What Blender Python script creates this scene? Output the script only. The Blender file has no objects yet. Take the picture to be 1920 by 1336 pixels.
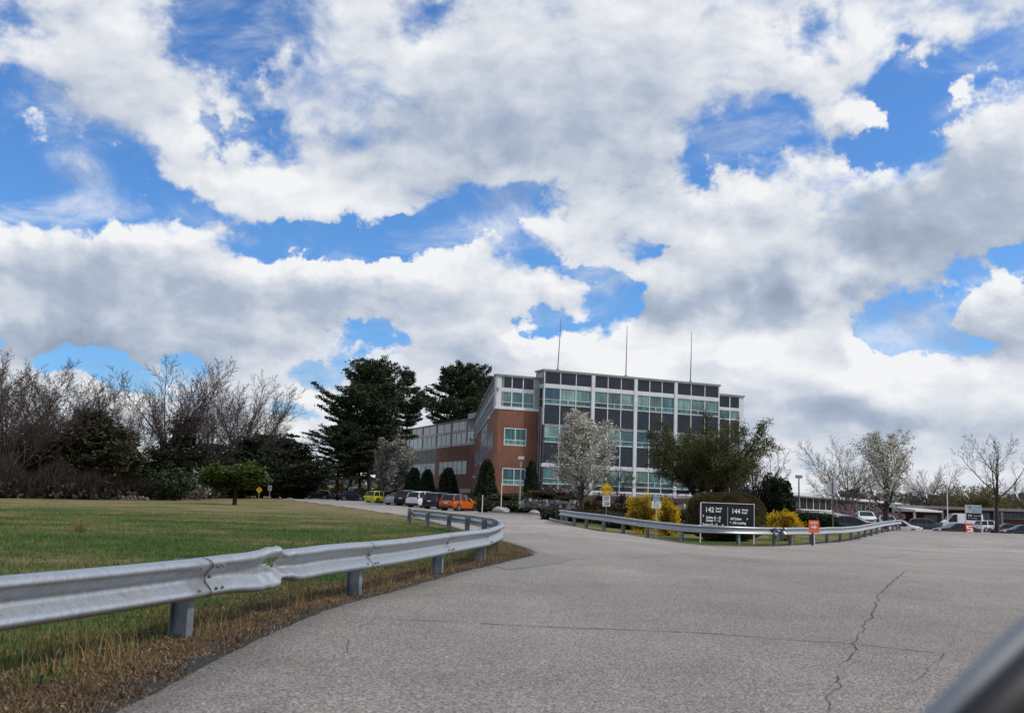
import bpy, bmesh, math, random
import numpy as np
from mathutils import Vector, Matrix, Euler, noise as mnoise

scene = bpy.context.scene
COL = scene.collection
R = math.radians
# ---------------------------------------------------------------- camera
IW, IH = 1920.0, 1336.0
F = 1950.0
CAMH = 1.12
PITCH = math.atan((938.0 - 668.0) / F)
ROLL = R(2.0)
cam_d = bpy.data.cameras.new('camera')
cam_d.sensor_width = 36.0
cam_d.lens = 36.0 * F / IW
cam_d.clip_start = 0.05
cam_d.clip_end = 6000.0
cam = bpy.data.objects.new('camera', cam_d)
COL.objects.link(cam)
CROT = Matrix.Rotation(R(90) + PITCH, 3, 'X') @ Matrix.Rotation(ROLL, 3, 'Z')
cam.matrix_world = Matrix.Translation((0, 0, CAMH)) @ CROT.to_4x4()
scene.camera = cam
cam_d.dof.use_dof = True
cam_d.dof.focus_distance = 30.0
cam_d.dof.aperture_fstop = 5.0


def ray(px, py):
    v = CROT @ Vector(((px - IW / 2) / F, -(py - IH / 2) / F, -1.0))
    return v


def at(px, py, Y):
    """point seen at a pixel of the photograph, at ground distance Y"""
    v = ray(px, py)
    t = Y / v.y
    return Vector((v.x * t, Y, CAMH + v.z * t))


def gp(px, py, z=0.0):
    """point of the level z seen at a pixel"""
    v = ray(px, py)
    t = (z - CAMH) / v.z
    return Vector((v.x * t, v.y * t, z))


scene.view_settings.view_transform = 'Standard'
scene.view_settings.look = 'None'
scene.view_settings.exposure = 0
scene.view_settings.gamma = 1
scene.cycles.max_bounces = 6
scene.cycles.transparent_max_bounces = 8
scene.cycles.diffuse_bounces = 3
scene.cycles.glossy_bounces = 3
scene.cycles.caustics_reflective = False
scene.cycles.caustics_refractive = False
scene.cycles.use_denoising = True

# ---------------------------------------------------------------- light
SUN_EL, SUN_AZ = 46.0, 98.0     # azimuth measured from +Y towards +X
sun_d = bpy.data.lights.new('sun', 'SUN')
sun_d.energy = 2.7
sun_d.angle = R(4)
sun_d.color = (1.0, 0.93, 0.82)
sun = bpy.data.objects.new('sun', sun_d)
COL.objects.link(sun)
sd = Vector((math.sin(R(SUN_AZ)) * math.cos(R(SUN_EL)), math.cos(R(SUN_AZ)) * math.cos(R(SUN_EL)), math.sin(R(SUN_EL))))
sun.rotation_euler = sd.to_track_quat('Z', 'Y').to_euler()
sun.location = sd * 50


def azel(px, py):
    v = ray(px, py).normalized()
    return math.degrees(math.atan2(v.x, v.y)), math.degrees(math.asin(v.z))


def build_sky():
    w = bpy.data.worlds.new('World')
    scene.world = w
    w.use_nodes = True
    nt = w.node_tree
    nt.nodes.clear()

    # ---- density group: vector (az, el, 0) in degrees -> density
    # cx, cy, rx, ry, angle, strength  (positions of clear patches in the sky that day)
    gaps = [(120, 330, 190, 80, 0, .8), (50, 300, 250, 125, -10, 1.2), (20, 5, 110, 60, 0, .7), (440, 55, 140, 105, 20, 1.1), (800, 25, 90, 45, 0, .7),
            (360, 245, 70, 40, 0, .5), (480, 245, 110, 60, 0, .75), (700, 446, 260, 50, 7, 1.15), (545, 450, 90, 40, 0, .6), (900, 400, 140, 60, 10, .8),
            (975, 375, 110, 45, 10, .6), (990, 478, 85, 45, 0, .6), (1075, 500, 90, 40, -10, .6),
            (1395, 260, 120, 85, 0, .9), (1330, 335, 50, 75, 0, .7), (1690, 205, 130, 110, 0, .95), (1840, 140, 200, 75, 14, 1.0),
            (1640, 265, 110, 45, 10, .8), (1515, 40, 75, 50, 0, .8), (1450, 190, 90, 40, 0, .5),
            (1150, 560, 60, 70, -25, .8), (1020, 605, 90, 28, 8, .9), (1700, 597, 110, 42, 12, .95), (1760, 650, 150, 28, -8, .8),
            (1890, 480, 120, 42, 35, .9), (200, 662, 190, 28, 0, .9), (690, 632, 80, 26, 0, .7), (595, 692, 70, 30, 15, .6),
            (340, 372, 130, 28, -8, .8), (1240, 470, 90, 45, -15, .5), (560, 772, 90, 24, 0, .6), (230, 690, 120, 30, 0, .6),
            (1705, 820, 50, 22, 0, .3), (60, 140, 70, 50, 0, .5), (1370, 405, 40, 22, 0, .5)]
    mass = [(150, 130, 230, 120, -10, .55), (1060, 430, 150, 60, 0, .4), (420, 290, 200, 80, 0, .25), (960, 60, 500, 110, 0, .3), (230, 480, 330, 110, 0, .5), (850, 560, 330, 100, -10, .35), (1100, 180, 460, 200, 0, .4), (1550, 430, 380, 130, 12, .35), (1650, 60, 300, 80, 0, .3),
            (1300, 720, 500, 90, 0, .4), (300, 180, 200, 120, -20, .2), (620, 380, 180, 60, 8, .2), (1700, 740, 260, 80, 0, .3), (1640, 220, 60, 45, 0, .5), (1850, 200, 90, 70, 0, .35),
            (120, 600, 330, 60, 0, .4)]
    dark = [(170, 560, 380, 95, 0, .95), (60, 640, 300, 50, 0, .5), (620, 565, 260, 60, 0, .6), (1260, 590, 260, 70, 5, 1.1), (1720, 420, 330, 130, 18, .9),
            (1560, 540, 300, 80, 12, .6), (1080, 250, 420, 170, 0, .55), (800, 270, 260, 100, -10, .45), (1880, 640, 220, 80, 10, .65), (1850, 790, 260, 70, 0, .45),
            (1520, 790, 240, 50, 0, .4), (880, 690, 200, 40, 0, .35), (1330, 340, 200, 80, 0, .35), (280, 120, 200, 60, 0, .3), (480, 460, 160, 60, 0, .25), (1480, 712, 100, 20, 0, .5), (1610, 762, 130, 26, 0, .6), (1810, 765, 100, 28, 0, .5), (1150, 662, 70, 18, 0, .4), (1330, 705, 70, 14, 0, .4), (900, 665, 150, 24, 0, .45), (460, 640, 130, 22, 0, .4), (1450, 820, 160, 24, 0, .4), (560, 470, 60, 20, 0, .3), (900, 560, 90, 26, 0, .4)]
    bright = [(150, 425, 260, 45, 5, .6), (380, 470, 240, 55, -14, .4), (650, 500, 200, 40, 0, .4), (850, 490, 220, 55, -6, .5), (1080, 620, 130, 55, 0, .8), (1330, 660, 330, 55, -4, .7), (1180, 690, 260, 60, 0, .5),
              (1690, 60, 330, 80, 0, .6), (1610, 210, 110, 60, 0, .7), (1360, 350, 110, 40, 0, .7), (1820, 230, 120, 110, 0, .5), (1750, 700, 260, 60, -10, .6), (1580, 360, 160, 30, 25, .4), (1870, 530, 90, 60, 0, .5), (1100, 605, 90, 36, 0, .5), (1420, 655, 120, 36, 0, .4), (1640, 655, 110, 36, -15, .5), (1760, 705, 80, 30, 0, .4), (1870, 745, 70, 40, 0, .4), (1560, 705, 60, 22, 0, .4), (1720, 790, 80, 28, 0, .4), (980, 640, 130, 26, 0, .4), (680, 140, 110, 50, 0, .3), (960, 200, 90, 40, 0, .25), (560, 400, 120, 30, 0, .3),
              (330, 330, 220, 60, 0, .3), (600, 370, 200, 55, 0, .45), (1060, 430, 120, 60, 0, .3), (1600, 850, 300, 60, 0, .35)]

    def field(nt2, vec, items):
        acc = None
        for (cx, cy, rx, ry, ang, s) in items:
            a, e = azel(cx, cy)
            mp = nt2.nodes.new('ShaderNodeMapping')
            mp.vector_type = 'TEXTURE'
            mp.inputs['Location'].default_value = (a, e, 0)
            mp.inputs['Rotation'].default_value = (0, 0, R(ang - 2))
            mp.inputs['Scale'].default_value = (rx * .0294 * 1.25, ry * .0294 * 1.25, 1)
            nt2.links.new(vec, mp.inputs['Vector'])
            g = nt2.nodes.new('ShaderNodeTexGradient')
            g.gradient_type = 'SPHERICAL'
            nt2.links.new(mp.outputs[0], g.inputs[0])
            m = nt2.nodes.new('ShaderNodeMath')
            m.operation = 'MULTIPLY_ADD'
            nt2.links.new(g.outputs['Fac'], m.inputs[0])
            m.inputs[1].default_value = s
            if acc is None:
                m.inputs[2].default_value = 0
            else:
                nt2.links.new(acc, m.inputs[2])
            acc = m.outputs[0]
        return acc

    def mk(nt2, t, **kw):
        n = nt2.nodes.new(t)
        for k, v in kw.items():
            setattr(n, k, v)
        return n

    def math_(nt2, op, a, b=None, c=None, clamp=False):
        n = nt2.nodes.new('ShaderNodeMath')
        n.operation = op
        n.use_clamp = clamp
        for i, x in enumerate((a, b, c)):
            if x is None:
                continue
            if isinstance(x, (int, float)):
                n.inputs[i].default_value = x
            else:
                nt2.links.new(x, n.inputs[i])
        return n.outputs[0]

    g = bpy.data.node_groups.new('cloud_density', 'ShaderNodeTree')
    g.interface.new_socket('Vector', in_out='INPUT', socket_type='NodeSocketVector')
    g.interface.new_socket('Density', in_out='OUTPUT', socket_type='NodeSocketFloat')
    g.interface.new_socket('Puff', in_out='OUTPUT', socket_type='NodeSocketFloat')
    gi = g.nodes.new('NodeGroupInput')
    go = g.nodes.new('NodeGroupOutput')
    v = gi.outputs[0]
    wn = mk(g, 'ShaderNodeTexNoise')
    wn.inputs['Scale'].default_value = .16
    wn.inputs['Detail'].default_value = 4
    g.links.new(v, wn.inputs['Vector'])
    sub = mk(g, 'ShaderNodeVectorMath', operation='SUBTRACT')
    g.links.new(wn.outputs['Color'], sub.inputs[0])
    sub.inputs[1].default_value = (.5, .5, .5)
    scl = mk(g, 'ShaderNodeVectorMath', operation='SCALE')
    g.links.new(sub.outputs[0], scl.inputs[0])
    scl.inputs['Scale'].default_value = 3.2
    add = mk(g, 'ShaderNodeVectorMath', operation='ADD')
    g.links.new(v, add.inputs[0])
    g.links.new(scl.outputs[0], add.inputs[1])
    wn2 = mk(g, 'ShaderNodeTexNoise')
    wn2.inputs['Scale'].default_value = .5
    wn2.inputs['Detail'].default_value = 5
    wn2.inputs['Roughness'].default_value = .6
    g.links.new(v, wn2.inputs['Vector'])
    sub2 = mk(g, 'ShaderNodeVectorMath', operation='SUBTRACT')
    g.links.new(wn2.outputs['Color'], sub2.inputs[0])
    sub2.inputs[1].default_value = (.5, .5, .5)
    scl2 = mk(g, 'ShaderNodeVectorMath', operation='SCALE')
    g.links.new(sub2.outputs[0], scl2.inputs[0])
    scl2.inputs['Scale'].default_value = 2.6
    add2 = mk(g, 'ShaderNodeVectorMath', operation='ADD')
    g.links.new(add.outputs[0], add2.inputs[0])
    g.links.new(scl2.outputs[0], add2.inputs[1])
    sq = mk(g, 'ShaderNodeVectorMath', operation='MULTIPLY')
    g.links.new(add.outputs[0], sq.inputs[0])
    sq.inputs[1].default_value = (.8, 1.25, 1)
    n1 = mk(g, 'ShaderNodeTexNoise')
    n1.inputs['Scale'].default_value = .17
    n1.inputs['Detail'].default_value = 9
    n1.inputs['Roughness'].default_value = .56
    g.links.new(sq.outputs[0], n1.inputs['Vector'])
    n2 = mk(g, 'ShaderNodeTexNoise')
    n2.inputs['Scale'].default_value = .75
    n2.inputs['Detail'].default_value = 7
    n2.inputs['Roughness'].default_value = .6
    g.links.new(sq.outputs[0], n2.inputs['Vector'])
    gf = field(g, add2.outputs[0], gaps)
    mf = field(g, v, mass)
    d = math_(g, 'MULTIPLY_ADD', n1.outputs['Fac'], 1.75, -.875 + .33)
    d = math_(g, 'MULTIPLY_ADD', math_(g, 'SUBTRACT', n2.outputs['Fac'], .5), .85, d)
    d = math_(g, 'SUBTRACT', d, math_(g, 'MULTIPLY', gf, 1.25))
    d = math_(g, 'ADD', d, math_(g, 'MULTIPLY', mf, .9))
    g.links.new(d, go.inputs[0])
    g.links.new(n2.outputs['Fac'], go.inputs[1])

    tc = mk(nt, 'ShaderNodeTexCoord')
    sep = mk(nt, 'ShaderNodeSeparateXYZ')
    nt.links.new(tc.outputs['Generated'], sep.inputs[0])
    az = math_(nt, 'MULTIPLY', math_(nt, 'ARCTAN2', sep.outputs[0], sep.outputs[1]), 180 / math.pi)
    el = math_(nt, 'MULTIPLY', math_(nt, 'ARCSINE', sep.outputs[2]), 180 / math.pi)
    cmb = mk(nt, 'ShaderNodeCombineXYZ')
    nt.links.new(az, cmb.inputs[0])
    nt.links.new(el, cmb.inputs[1])
    d1 = mk(nt, 'ShaderNodeGroup')
    d1.node_tree = g
    nt.links.new(cmb.outputs[0], d1.inputs[0])
    off = mk(nt, 'ShaderNodeVectorMath', operation='ADD')
    nt.links.new(cmb.outputs[0], off.inputs[0])
    off.inputs[1].default_value = (.35, 1.0, 0)
    d2 = mk(nt, 'ShaderNodeGroup')
    d2.node_tree = g
    nt.links.new(off.outputs[0], d2.inputs[0])
    dens = d1.outputs[0]
    # crisp billows low down, frayed soft edges higher up
    sn = mk(nt, 'ShaderNodeTexNoise')
    sn.inputs['Scale'].default_value = .11
    sn.inputs['Detail'].default_value = 2
    nt.links.new(cmb.outputs[0], sn.inputs['Vector'])
    sw_ = math_(nt, 'MULTIPLY_ADD', el, .022, math_(nt, 'MULTIPLY_ADD', sn.outputs['Fac'], 1.1, -.72), clamp=True)
    wd = math_(nt, 'MULTIPLY_ADD', sw_, 1.05, .15)
    lo_ = math_(nt, 'MULTIPLY', wd, -.5)
    al = mk(nt, 'ShaderNodeMapRange', interpolation_type='SMOOTHSTEP')
    nt.links.new(dens, al.inputs['Value'])
    nt.links.new(lo_, al.inputs['From Min'])
    nt.links.new(wd, al.inputs['From Max'])
    # thin high veils drifting over the clear patches
    vm = mk(nt, 'ShaderNodeMapping')
    vm.inputs['Rotation'].default_value = (0, 0, R(25))
    vm.inputs['Scale'].default_value = (.55, 1.15, 1)
    nt.links.new(cmb.outputs[0], vm.inputs['Vector'])
    vn = mk(nt, 'ShaderNodeTexNoise')
    vn.inputs['Scale'].default_value = .22
    vn.inputs['Detail'].default_value = 8
    vn.inputs['Roughness'].default_value = .62
    vn.inputs['Distortion'].default_value = .6
    nt.links.new(vm.outputs[0], vn.inputs['Vector'])
    veil = mk(nt, 'ShaderNodeMapRange', interpolation_type='SMOOTHSTEP')
    nt.links.new(vn.outputs['Fac'], veil.inputs['Value'])
    veil.inputs['From Min'].default_value = .46
    veil.inputs['From Max'].default_value = .74
    veil.inputs['To Max'].default_value = .75
    alm = math_(nt, 'MAXIMUM', al.outputs[0], veil.outputs[0])
    # light on the billows: where the cloud thins upwards it is bright
    lit = math_(nt, 'SUBTRACT', dens, d2.outputs[0])
    lit = math_(nt, 'MULTIPLY_ADD', lit, .40, .73)
    thick = mk(nt, 'ShaderNodeMapRange', interpolation_type='SMOOTHSTEP')
    nt.links.new(dens, thick.inputs['Value'])
    thick.inputs['From Min'].default_value = .15
    thick.inputs['From Max'].default_value = 1.3
    lit = math_(nt, 'MULTIPLY_ADD', thick.outputs[0], -.06, lit)
    pf = mk(nt, 'ShaderNodeTexNoise')
    pf.inputs['Scale'].default_value = .34
    pf.inputs['Detail'].default_value = 5
    pf.inputs['Roughness'].default_value = .5
    pm = mk(nt, 'ShaderNodeMapping')
    pm.inputs['Scale'].default_value = (.7, 1.3, 1)
    nt.links.new(cmb.outputs[0], pm.inputs['Vector'])
    nt.links.new(pm.outputs[0], pf.inputs['Vector'])
    lit = math_(nt, 'MULTIPLY_ADD', math_(nt, 'SUBTRACT', pf.outputs['Fac'], .5), .85, lit)
    wv = mk(nt, 'ShaderNodeTexNoise')
    wv.inputs['Scale'].default_value = .12
    wv.inputs['Detail'].default_value = 5
    nt.links.new(cmb.outputs[0], wv.inputs['Vector'])
    ws = mk(nt, 'ShaderNodeVectorMath', operation='SUBTRACT')
    nt.links.new(wv.outputs['Color'], ws.inputs[0])
    ws.inputs[1].default_value = (.5, .5, .5)
    wm = mk(nt, 'ShaderNodeVectorMath', operation='SCALE')
    nt.links.new(ws.outputs[0], wm.inputs[0])
    wm.inputs['Scale'].default_value = 5.0
    wa = mk(nt, 'ShaderNodeVectorMath', operation='ADD')
    nt.links.new(cmb.outputs[0], wa.inputs[0])
    nt.links.new(wm.outputs[0], wa.inputs[1])
    df = field(nt, wa.outputs[0], dark)
    bf = field(nt, wa.outputs[0], bright)
    lit = math_(nt, 'MULTIPLY_ADD', df, -.62, lit)
    lit = math_(nt, 'MULTIPLY_ADD', bf, .52, lit)
    ramp = mk(nt, 'ShaderNodeValToRGB')
    cr = ramp.color_ramp
    cr.elements[0].position = 0.0
    cr.elements[0].color = (.31, .37, .48, 1)
    cr.elements[1].position = 1.0
    cr.elements[1].color = (.90, .91, .93, 1)
    e = cr.elements.new(.35)
    e.color = (.43, .50, .62, 1)
    e = cr.elements.new(.68)
    e.color = (.68, .72, .79, 1)
    nt.links.new(lit, ramp.inputs[0])

    sky = mk(nt, 'ShaderNodeTexSky')
    sky.sky_type = 'NISHITA'
    sky.sun_disc = False
    sky.sun_elevation = R(SUN_EL)
    sky.sun_rotation = R(SUN_AZ)
    tint = mk(nt, 'ShaderNodeMix', data_type='RGBA', blend_type='MULTIPLY')
    tint.inputs[0].default_value = 1
    nt.links.new(sky.outputs[0], tint.inputs['A'])
    tint.inputs['B'].default_value = (.60, 1.06, 1.62, 1)
    cl = mk(nt, 'ShaderNodeVectorMath', operation='SCALE')
    nt.links.new(ramp.outputs[0], cl.inputs[0])
    cl.inputs['Scale'].default_value = 1 / .1
    mx = mk(nt, 'ShaderNodeMix', data_type='RGBA')
    nt.links.new(alm, mx.inputs[0])
    nt.links.new(tint.outputs['Result'], mx.inputs['A'])
    nt.links.new(cl.outputs[0], mx.inputs['B'])
    bg = mk(nt, 'ShaderNodeBackground')
    bg.inputs['Strength'].default_value = .1
    nt.links.new(mx.outputs['Result'], bg.inputs['Color'])
    out = mk(nt, 'ShaderNodeOutputWorld')
    nt.links.new(bg.outputs[0], out.inputs[0])
    w.cycles.sampling_method = 'MANUAL'
    w.cycles.sample_map_resolution = 512


build_sky()

# ---------------------------------------------------------------- helpers
def lin(c):
    return tuple(((x / 255) / 12.92 if x / 255 <= .04045 else ((x / 255 + .055) / 1.055) ** 2.4) for x in c)


MATS = {}


def new_mat(name):
    m = bpy.data.materials.new(name)
    m.use_nodes = True
    nt = m.node_tree
    return m, nt, nt.nodes['Principled BSDF']


def N(nt, t, ins=None, **kw):
    n = nt.nodes.new(t)
    for k, v in kw.items():
        setattr(n, k, v)
    for k, v in (ins or {}).items():
        if hasattr(v, 'is_output') or isinstance(v, bpy.types.NodeSocket):
            nt.links.new(v, n.inputs[k])
        else:
            n.inputs[k].default_value = v
    return n


def ramp(nt, fac, stops):
    n = nt.nodes.new('ShaderNodeValToRGB')
    cr = n.color_ramp
    while len(cr.elements) > 1:
        cr.elements.remove(cr.elements[-1])
    cr.elements[0].position = stops[0][0]
    cr.elements[0].color = (*stops[0][1], 1)
    for p, c in stops[1:]:
        e = cr.elements.new(p)
        e.color = (*c, 1)
    nt.links.new(fac, n.inputs[0])
    return n.outputs[0]


def noise_mat(name, c1, c2, scale=5.0, rough=.6, metal=0.0, detail=5, bump=0.0, bscale=40.0, spec=.5, coord='Object', stretch=(1, 1, 1), lo=.35, hi=.65):
    """two-tone procedural surface with optional bump"""
    if name in MATS:
        return MATS[name]
    m, nt, b = new_mat(name)
    tc = N(nt, 'ShaderNodeTexCoord')
    mp = N(nt, 'ShaderNodeMapping', {'Vector': tc.outputs[coord], 'Scale': stretch})
    n = N(nt, 'ShaderNodeTexNoise', {'Vector': mp.outputs[0], 'Scale': scale, 'Detail': detail, 'Roughness': .6})
    c = ramp(nt, n.outputs['Fac'], [(lo, c1), (hi, c2)])
    nt.links.new(c, b.inputs['Base Color'])
    b.inputs['Roughness'].default_value = rough
    b.inputs['Metallic'].default_value = metal
    b.inputs['Specular IOR Level'].default_value = spec
    if bump:
        n2 = N(nt, 'ShaderNodeTexNoise', {'Vector': mp.outputs[0], 'Scale': bscale, 'Detail': 4})
        bp = N(nt, 'ShaderNodeBump', {'Height': n2.outputs['Fac'], 'Strength': bump, 'Distance': .02})
        nt.links.new(bp.outputs[0], b.inputs['Normal'])
    MATS[name] = m
    return m


def leaf_mat(name, cols, rough=.6, trans=.25, spec=.25):
    """foliage: each leaf its own shade"""
    if name in MATS:
        return MATS[name]
    m, nt, b = new_mat(name)
    g = N(nt, 'ShaderNodeNewGeometry')
    stops = [(i / max(1, len(cols) - 1), c) for i, c in enumerate(cols)]
    c = ramp(nt, g.outputs['Random Per Island'], stops)
    tc = N(nt, 'ShaderNodeTexCoord')
    n = N(nt, 'ShaderNodeTexNoise', {'Vector': tc.outputs['Object'], 'Scale': .9, 'Detail': 3})
    mr = N(nt, 'ShaderNodeMapRange', {'Value': n.outputs['Fac'], 'From Min': .3, 'From Max': .7, 'To Min': .6, 'To Max': 1.3})
    mx = N(nt, 'ShaderNodeVectorMath', {0: c}, operation='SCALE')
    nt.links.new(mr.outputs[0], mx.inputs['Scale'])
    nt.links.new(mx.outputs[0], b.inputs['Base Color'])
    b.inputs['Roughness'].default_value = rough
    b.inputs['Specular IOR Level'].default_value = spec
    if trans:
        tr = N(nt, 'ShaderNodeBsdfTranslucent')
        nt.links.new(mx.outputs[0], tr.inputs['Color'])
        ms = N(nt, 'ShaderNodeMixShader', {0: trans})
        nt.links.new(b.outputs[0], ms.inputs[1])
        nt.links.new(tr.outputs[0], ms.inputs[2])
        nt.links.new(ms.outputs[0], nt.nodes['Material Output'].inputs['Surface'])
    MATS[name] = m
    return m


def tag(o, label=None, cat=None, group=None, kind=None):
    if label:
        o['label'] = label
    if cat:
        o['category'] = cat
    if group:
        o['group'] = group
    if kind:
        o['kind'] = kind
    return o


def empty(name, loc=(0, 0, 0), rz=0.0, label=None, cat=None, group=None):
    o = bpy.data.objects.new(name, None)
    COL.objects.link(o)
    o.location = loc
    o.rotation_euler = (0, 0, rz)
    o.empty_display_size = .2
    return tag(o, label, cat, group)


def link(name, me, parent=None, mats=None):
    o = bpy.data.objects.new(name, me)
    COL.objects.link(o)
    if mats is not None:
        for m in (mats if isinstance(mats, (list, tuple)) else [mats]):
            me.materials.append(m)
    if parent is not None:
        o.parent = parent
    return o


def np_mesh(name, verts, faces):
    """verts (n,3) array, faces (m,k) array"""
    me = bpy.data.meshes.new(name)
    verts = np.asarray(verts, dtype=np.float32)
    faces = np.asarray(faces, dtype=np.int32)
    k = faces.shape[1]
    me.vertices.add(len(verts))
    me.vertices.foreach_set('co', verts.ravel())
    me.loops.add(faces.size)
    me.loops.foreach_set('vertex_index', faces.ravel())
    me.polygons.add(len(faces))
    me.polygons.foreach_set('loop_start', np.arange(0, faces.size, k, dtype=np.int32))
    me.update(calc_edges=True)
    me.validate()
    return me


class MB:
    """collects shapes; build() links them as ONE mesh object"""

    def __init__(self):
        self.v = []
        self.f = []
        self.mi = []
        self.cur = 0

    def quad(self, *ps):
        n = len(self.v)
        self.v += [tuple(p) for p in ps]
        self.f.append(tuple(range(n, n + len(ps))))
        self.mi.append(self.cur)

    def hexa(self, a):
        """8 corners: bottom 4 ccw, top 4 ccw"""
        n = len(self.v)
        self.v += [tuple(p) for p in a]
        for q in ((3, 2, 1, 0), (4, 5, 6, 7), (0, 1, 5, 4), (1, 2, 6, 5), (2, 3, 7, 6), (3, 0, 4, 7)):
            self.f.append(tuple(n + i for i in q))
            self.mi.append(self.cur)

    def box(self, x0, x1, y0, y1, z0, z1):
        self.hexa([(x0, y0, z0), (x1, y0, z0), (x1, y1, z0), (x0, y1, z0), (x0, y0, z1), (x1, y0, z1), (x1, y1, z1), (x0, y1, z1)])

    def tube(self, pts, rads, sides=6, cap=True):
        pts = [Vector(p) for p in pts]
        n0 = len(self.v)
        prev = None
        for i, p in enumerate(pts):
            if i == 0:
                d = pts[1] - p
            elif i == len(pts) - 1:
                d = p - pts[i - 1]
            else:
                d = pts[i + 1] - pts[i - 1]
            d.normalize()
            if prev is None:
                u = d.orthogonal().normalized()
            else:
                u = (prev - d * prev.dot(d))
                u = u.normalized() if u.length > 1e-6 else d.orthogonal().normalized()
            prev = u
            w = d.cross(u)
            r = rads[i] if isinstance(rads, (list, tuple)) else rads
            for k in range(sides):
                a = 2 * math.pi * k / sides
                q = p + (u * math.cos(a) + w * math.sin(a)) * r
                self.v.append((q.x, q.y, q.z))
        for i in range(len(pts) - 1):
            for k in range(sides):
                a = n0 + i * sides + k
                b = n0 + i * sides + (k + 1) % sides
                self.f.append((a, b, b + sides, a + sides))
                self.mi.append(self.cur)
        if cap:
            self.f.append(tuple(n0 + k for k in reversed(range(sides))))
            self.mi.append(self.cur)
            m = n0 + (len(pts) - 1) * sides
            self.f.append(tuple(m + k for k in range(sides)))
            self.mi.append(self.cur)

    def disc(self, c, ax, r0, r1, d0, d1, sides=20, y=True):
        """ring/cylinder round the Y axis at centre c from d0 to d1 (radius r0 -> r1)"""
        self.tube([(c[0], c[1] + d0, c[2]), (c[0], c[1] + d1, c[2])], [r0, r1], sides)

    def build(self, name, mats, parent=None, smooth=None, bevel=0):
        me = bpy.data.meshes.new(name)
        me.from_pydata(self.v, [], self.f)
        if not isinstance(mats, (list, tuple)):
            mats = [mats]
        for m in mats:
            me.materials.append(m)
        if len(mats) > 1:
            me.polygons.foreach_set('material_index', self.mi)
        if smooth is not None:
            me.polygons.foreach_set('use_smooth', [True] * len(me.polygons))
            me.set_sharp_from_angle(angle=R(smooth))
        me.update()
        o = bpy.data.objects.new(name, me)
        COL.objects.link(o)
        if parent is not None:
            o.parent = parent
        if bevel:
            md = o.modifiers.new('bevel', 'BEVEL')
            md.width = bevel
            md.segments = 2
            md.limit_method = 'ANGLE'
        return o


def copy_tree(o, parent=None):
    c = o.copy()
    COL.objects.link(c)
    if parent is not None:
        c.parent = parent
    for ch in list(o.children):
        copy_tree(ch, c)
    return c


def text_mesh(s, size, align='LEFT', bold=0.0):
    cu = bpy.data.curves.new('lettering', 'FONT')
    cu.body = s
    cu.size = size
    cu.align_x = align
    cu.offset = bold
    cu.resolution_u = 3
    tmp = bpy.data.objects.new('lettering', cu)
    me = bpy.data.meshes.new_from_object(tmp)
    bpy.data.objects.remove(tmp)
    return me


def lettering(parent, items, mat, y=-.004, name='lettering'):
    """items: (text, x, z, size, align, bold); laid on the -Y face of the parent as ONE part"""
    if len(items) > 4:          # one part per line of writing
        return [lettering(parent, [it], mat, y, name) for it in items][-1]
    vs, fs = [], []
    for (s, x, z, size, al, bd) in items:
        if isinstance(s, list):      # polygon shape
            n = len(vs)
            vs += [(x + a * size, y, z + b * size) for a, b in s]
            fs.append(tuple(range(n, n + len(s))))
            continue
        me = text_mesh(s, size, al, bd)
        n = len(vs)
        vs += [(x + v.co.x, y, z + v.co.y) for v in me.vertices]
        fs += [tuple(n + i for i in p.vertices) for p in me.polygons]
        bpy.data.meshes.remove(me)
    me = bpy.data.meshes.new(name)
    me.from_pydata(vs, [], fs)
    return link(name, me, parent, mat)


def smoothstep(a, b, x):
    t = min(1.0, max(0.0, (x - a) / (b - a)))
    return t * t * (3 - 2 * t)


# ---------------------------------------------------------------- land form
def carline(y):
    return -4.0 - (y - 97) * .28


def gz(x, y):
    z = .3 * smoothstep(95, 150, y) * (1 - smoothstep(4, 20, x))
    r = smoothstep(2.5, 8, x)
    dip = -.3 * smoothstep(22, 40, y) + .32 * smoothstep(50, 76, y)
    z += r * dip
    z += -.62 * smoothstep(75.5, 88, y) * smoothstep(19, 25, x) - .48 * smoothstep(86, 122, y) * smoothstep(20, 42, x)
    # terrace the offices stand on
    amp = 1.9 - 1.0 * smoothstep(128, 170, y)
    left = smoothstep(carline(y) + 5.0, carline(y) + 10.5, x) if y > 104 else smoothstep(-3.2, 1.5, x)
    z += amp * left * smoothstep(94.5, 103, y) * (1 - smoothstep(31, 41, x))
    z += .012 * math.sin(x * .9 + y * .31) * math.sin(y * .7 - x * .2) * (1 if y < 70 else 2)
    z += -.06 * smoothstep(-2.2, -5, x) * (1 - smoothstep(30, 45, y))
    return z


def wood_edge(px):
    tab = [(-400, 60), (0, 73), (200, 86), (330, 104), (450, 128), (560, 148), (2000, 400)]
    for (a, va), (b, vb) in zip(tab, tab[1:]):
        if px <= b:
            return va + (vb - va) * max(0, px - a) / (b - a)


def on_ground(px, Y, py=930.0):
    p = at(px, py, Y)
    return Vector((p.x, p.y, gz(p.x, p.y)))


def zat(px, py, Y):
    return at(px, py, Y).z

# ---------------------------------------------------------------- ground, roads
from mathutils.geometry import delaunay_2d_cdt
rnd = random.Random(7)


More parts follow.
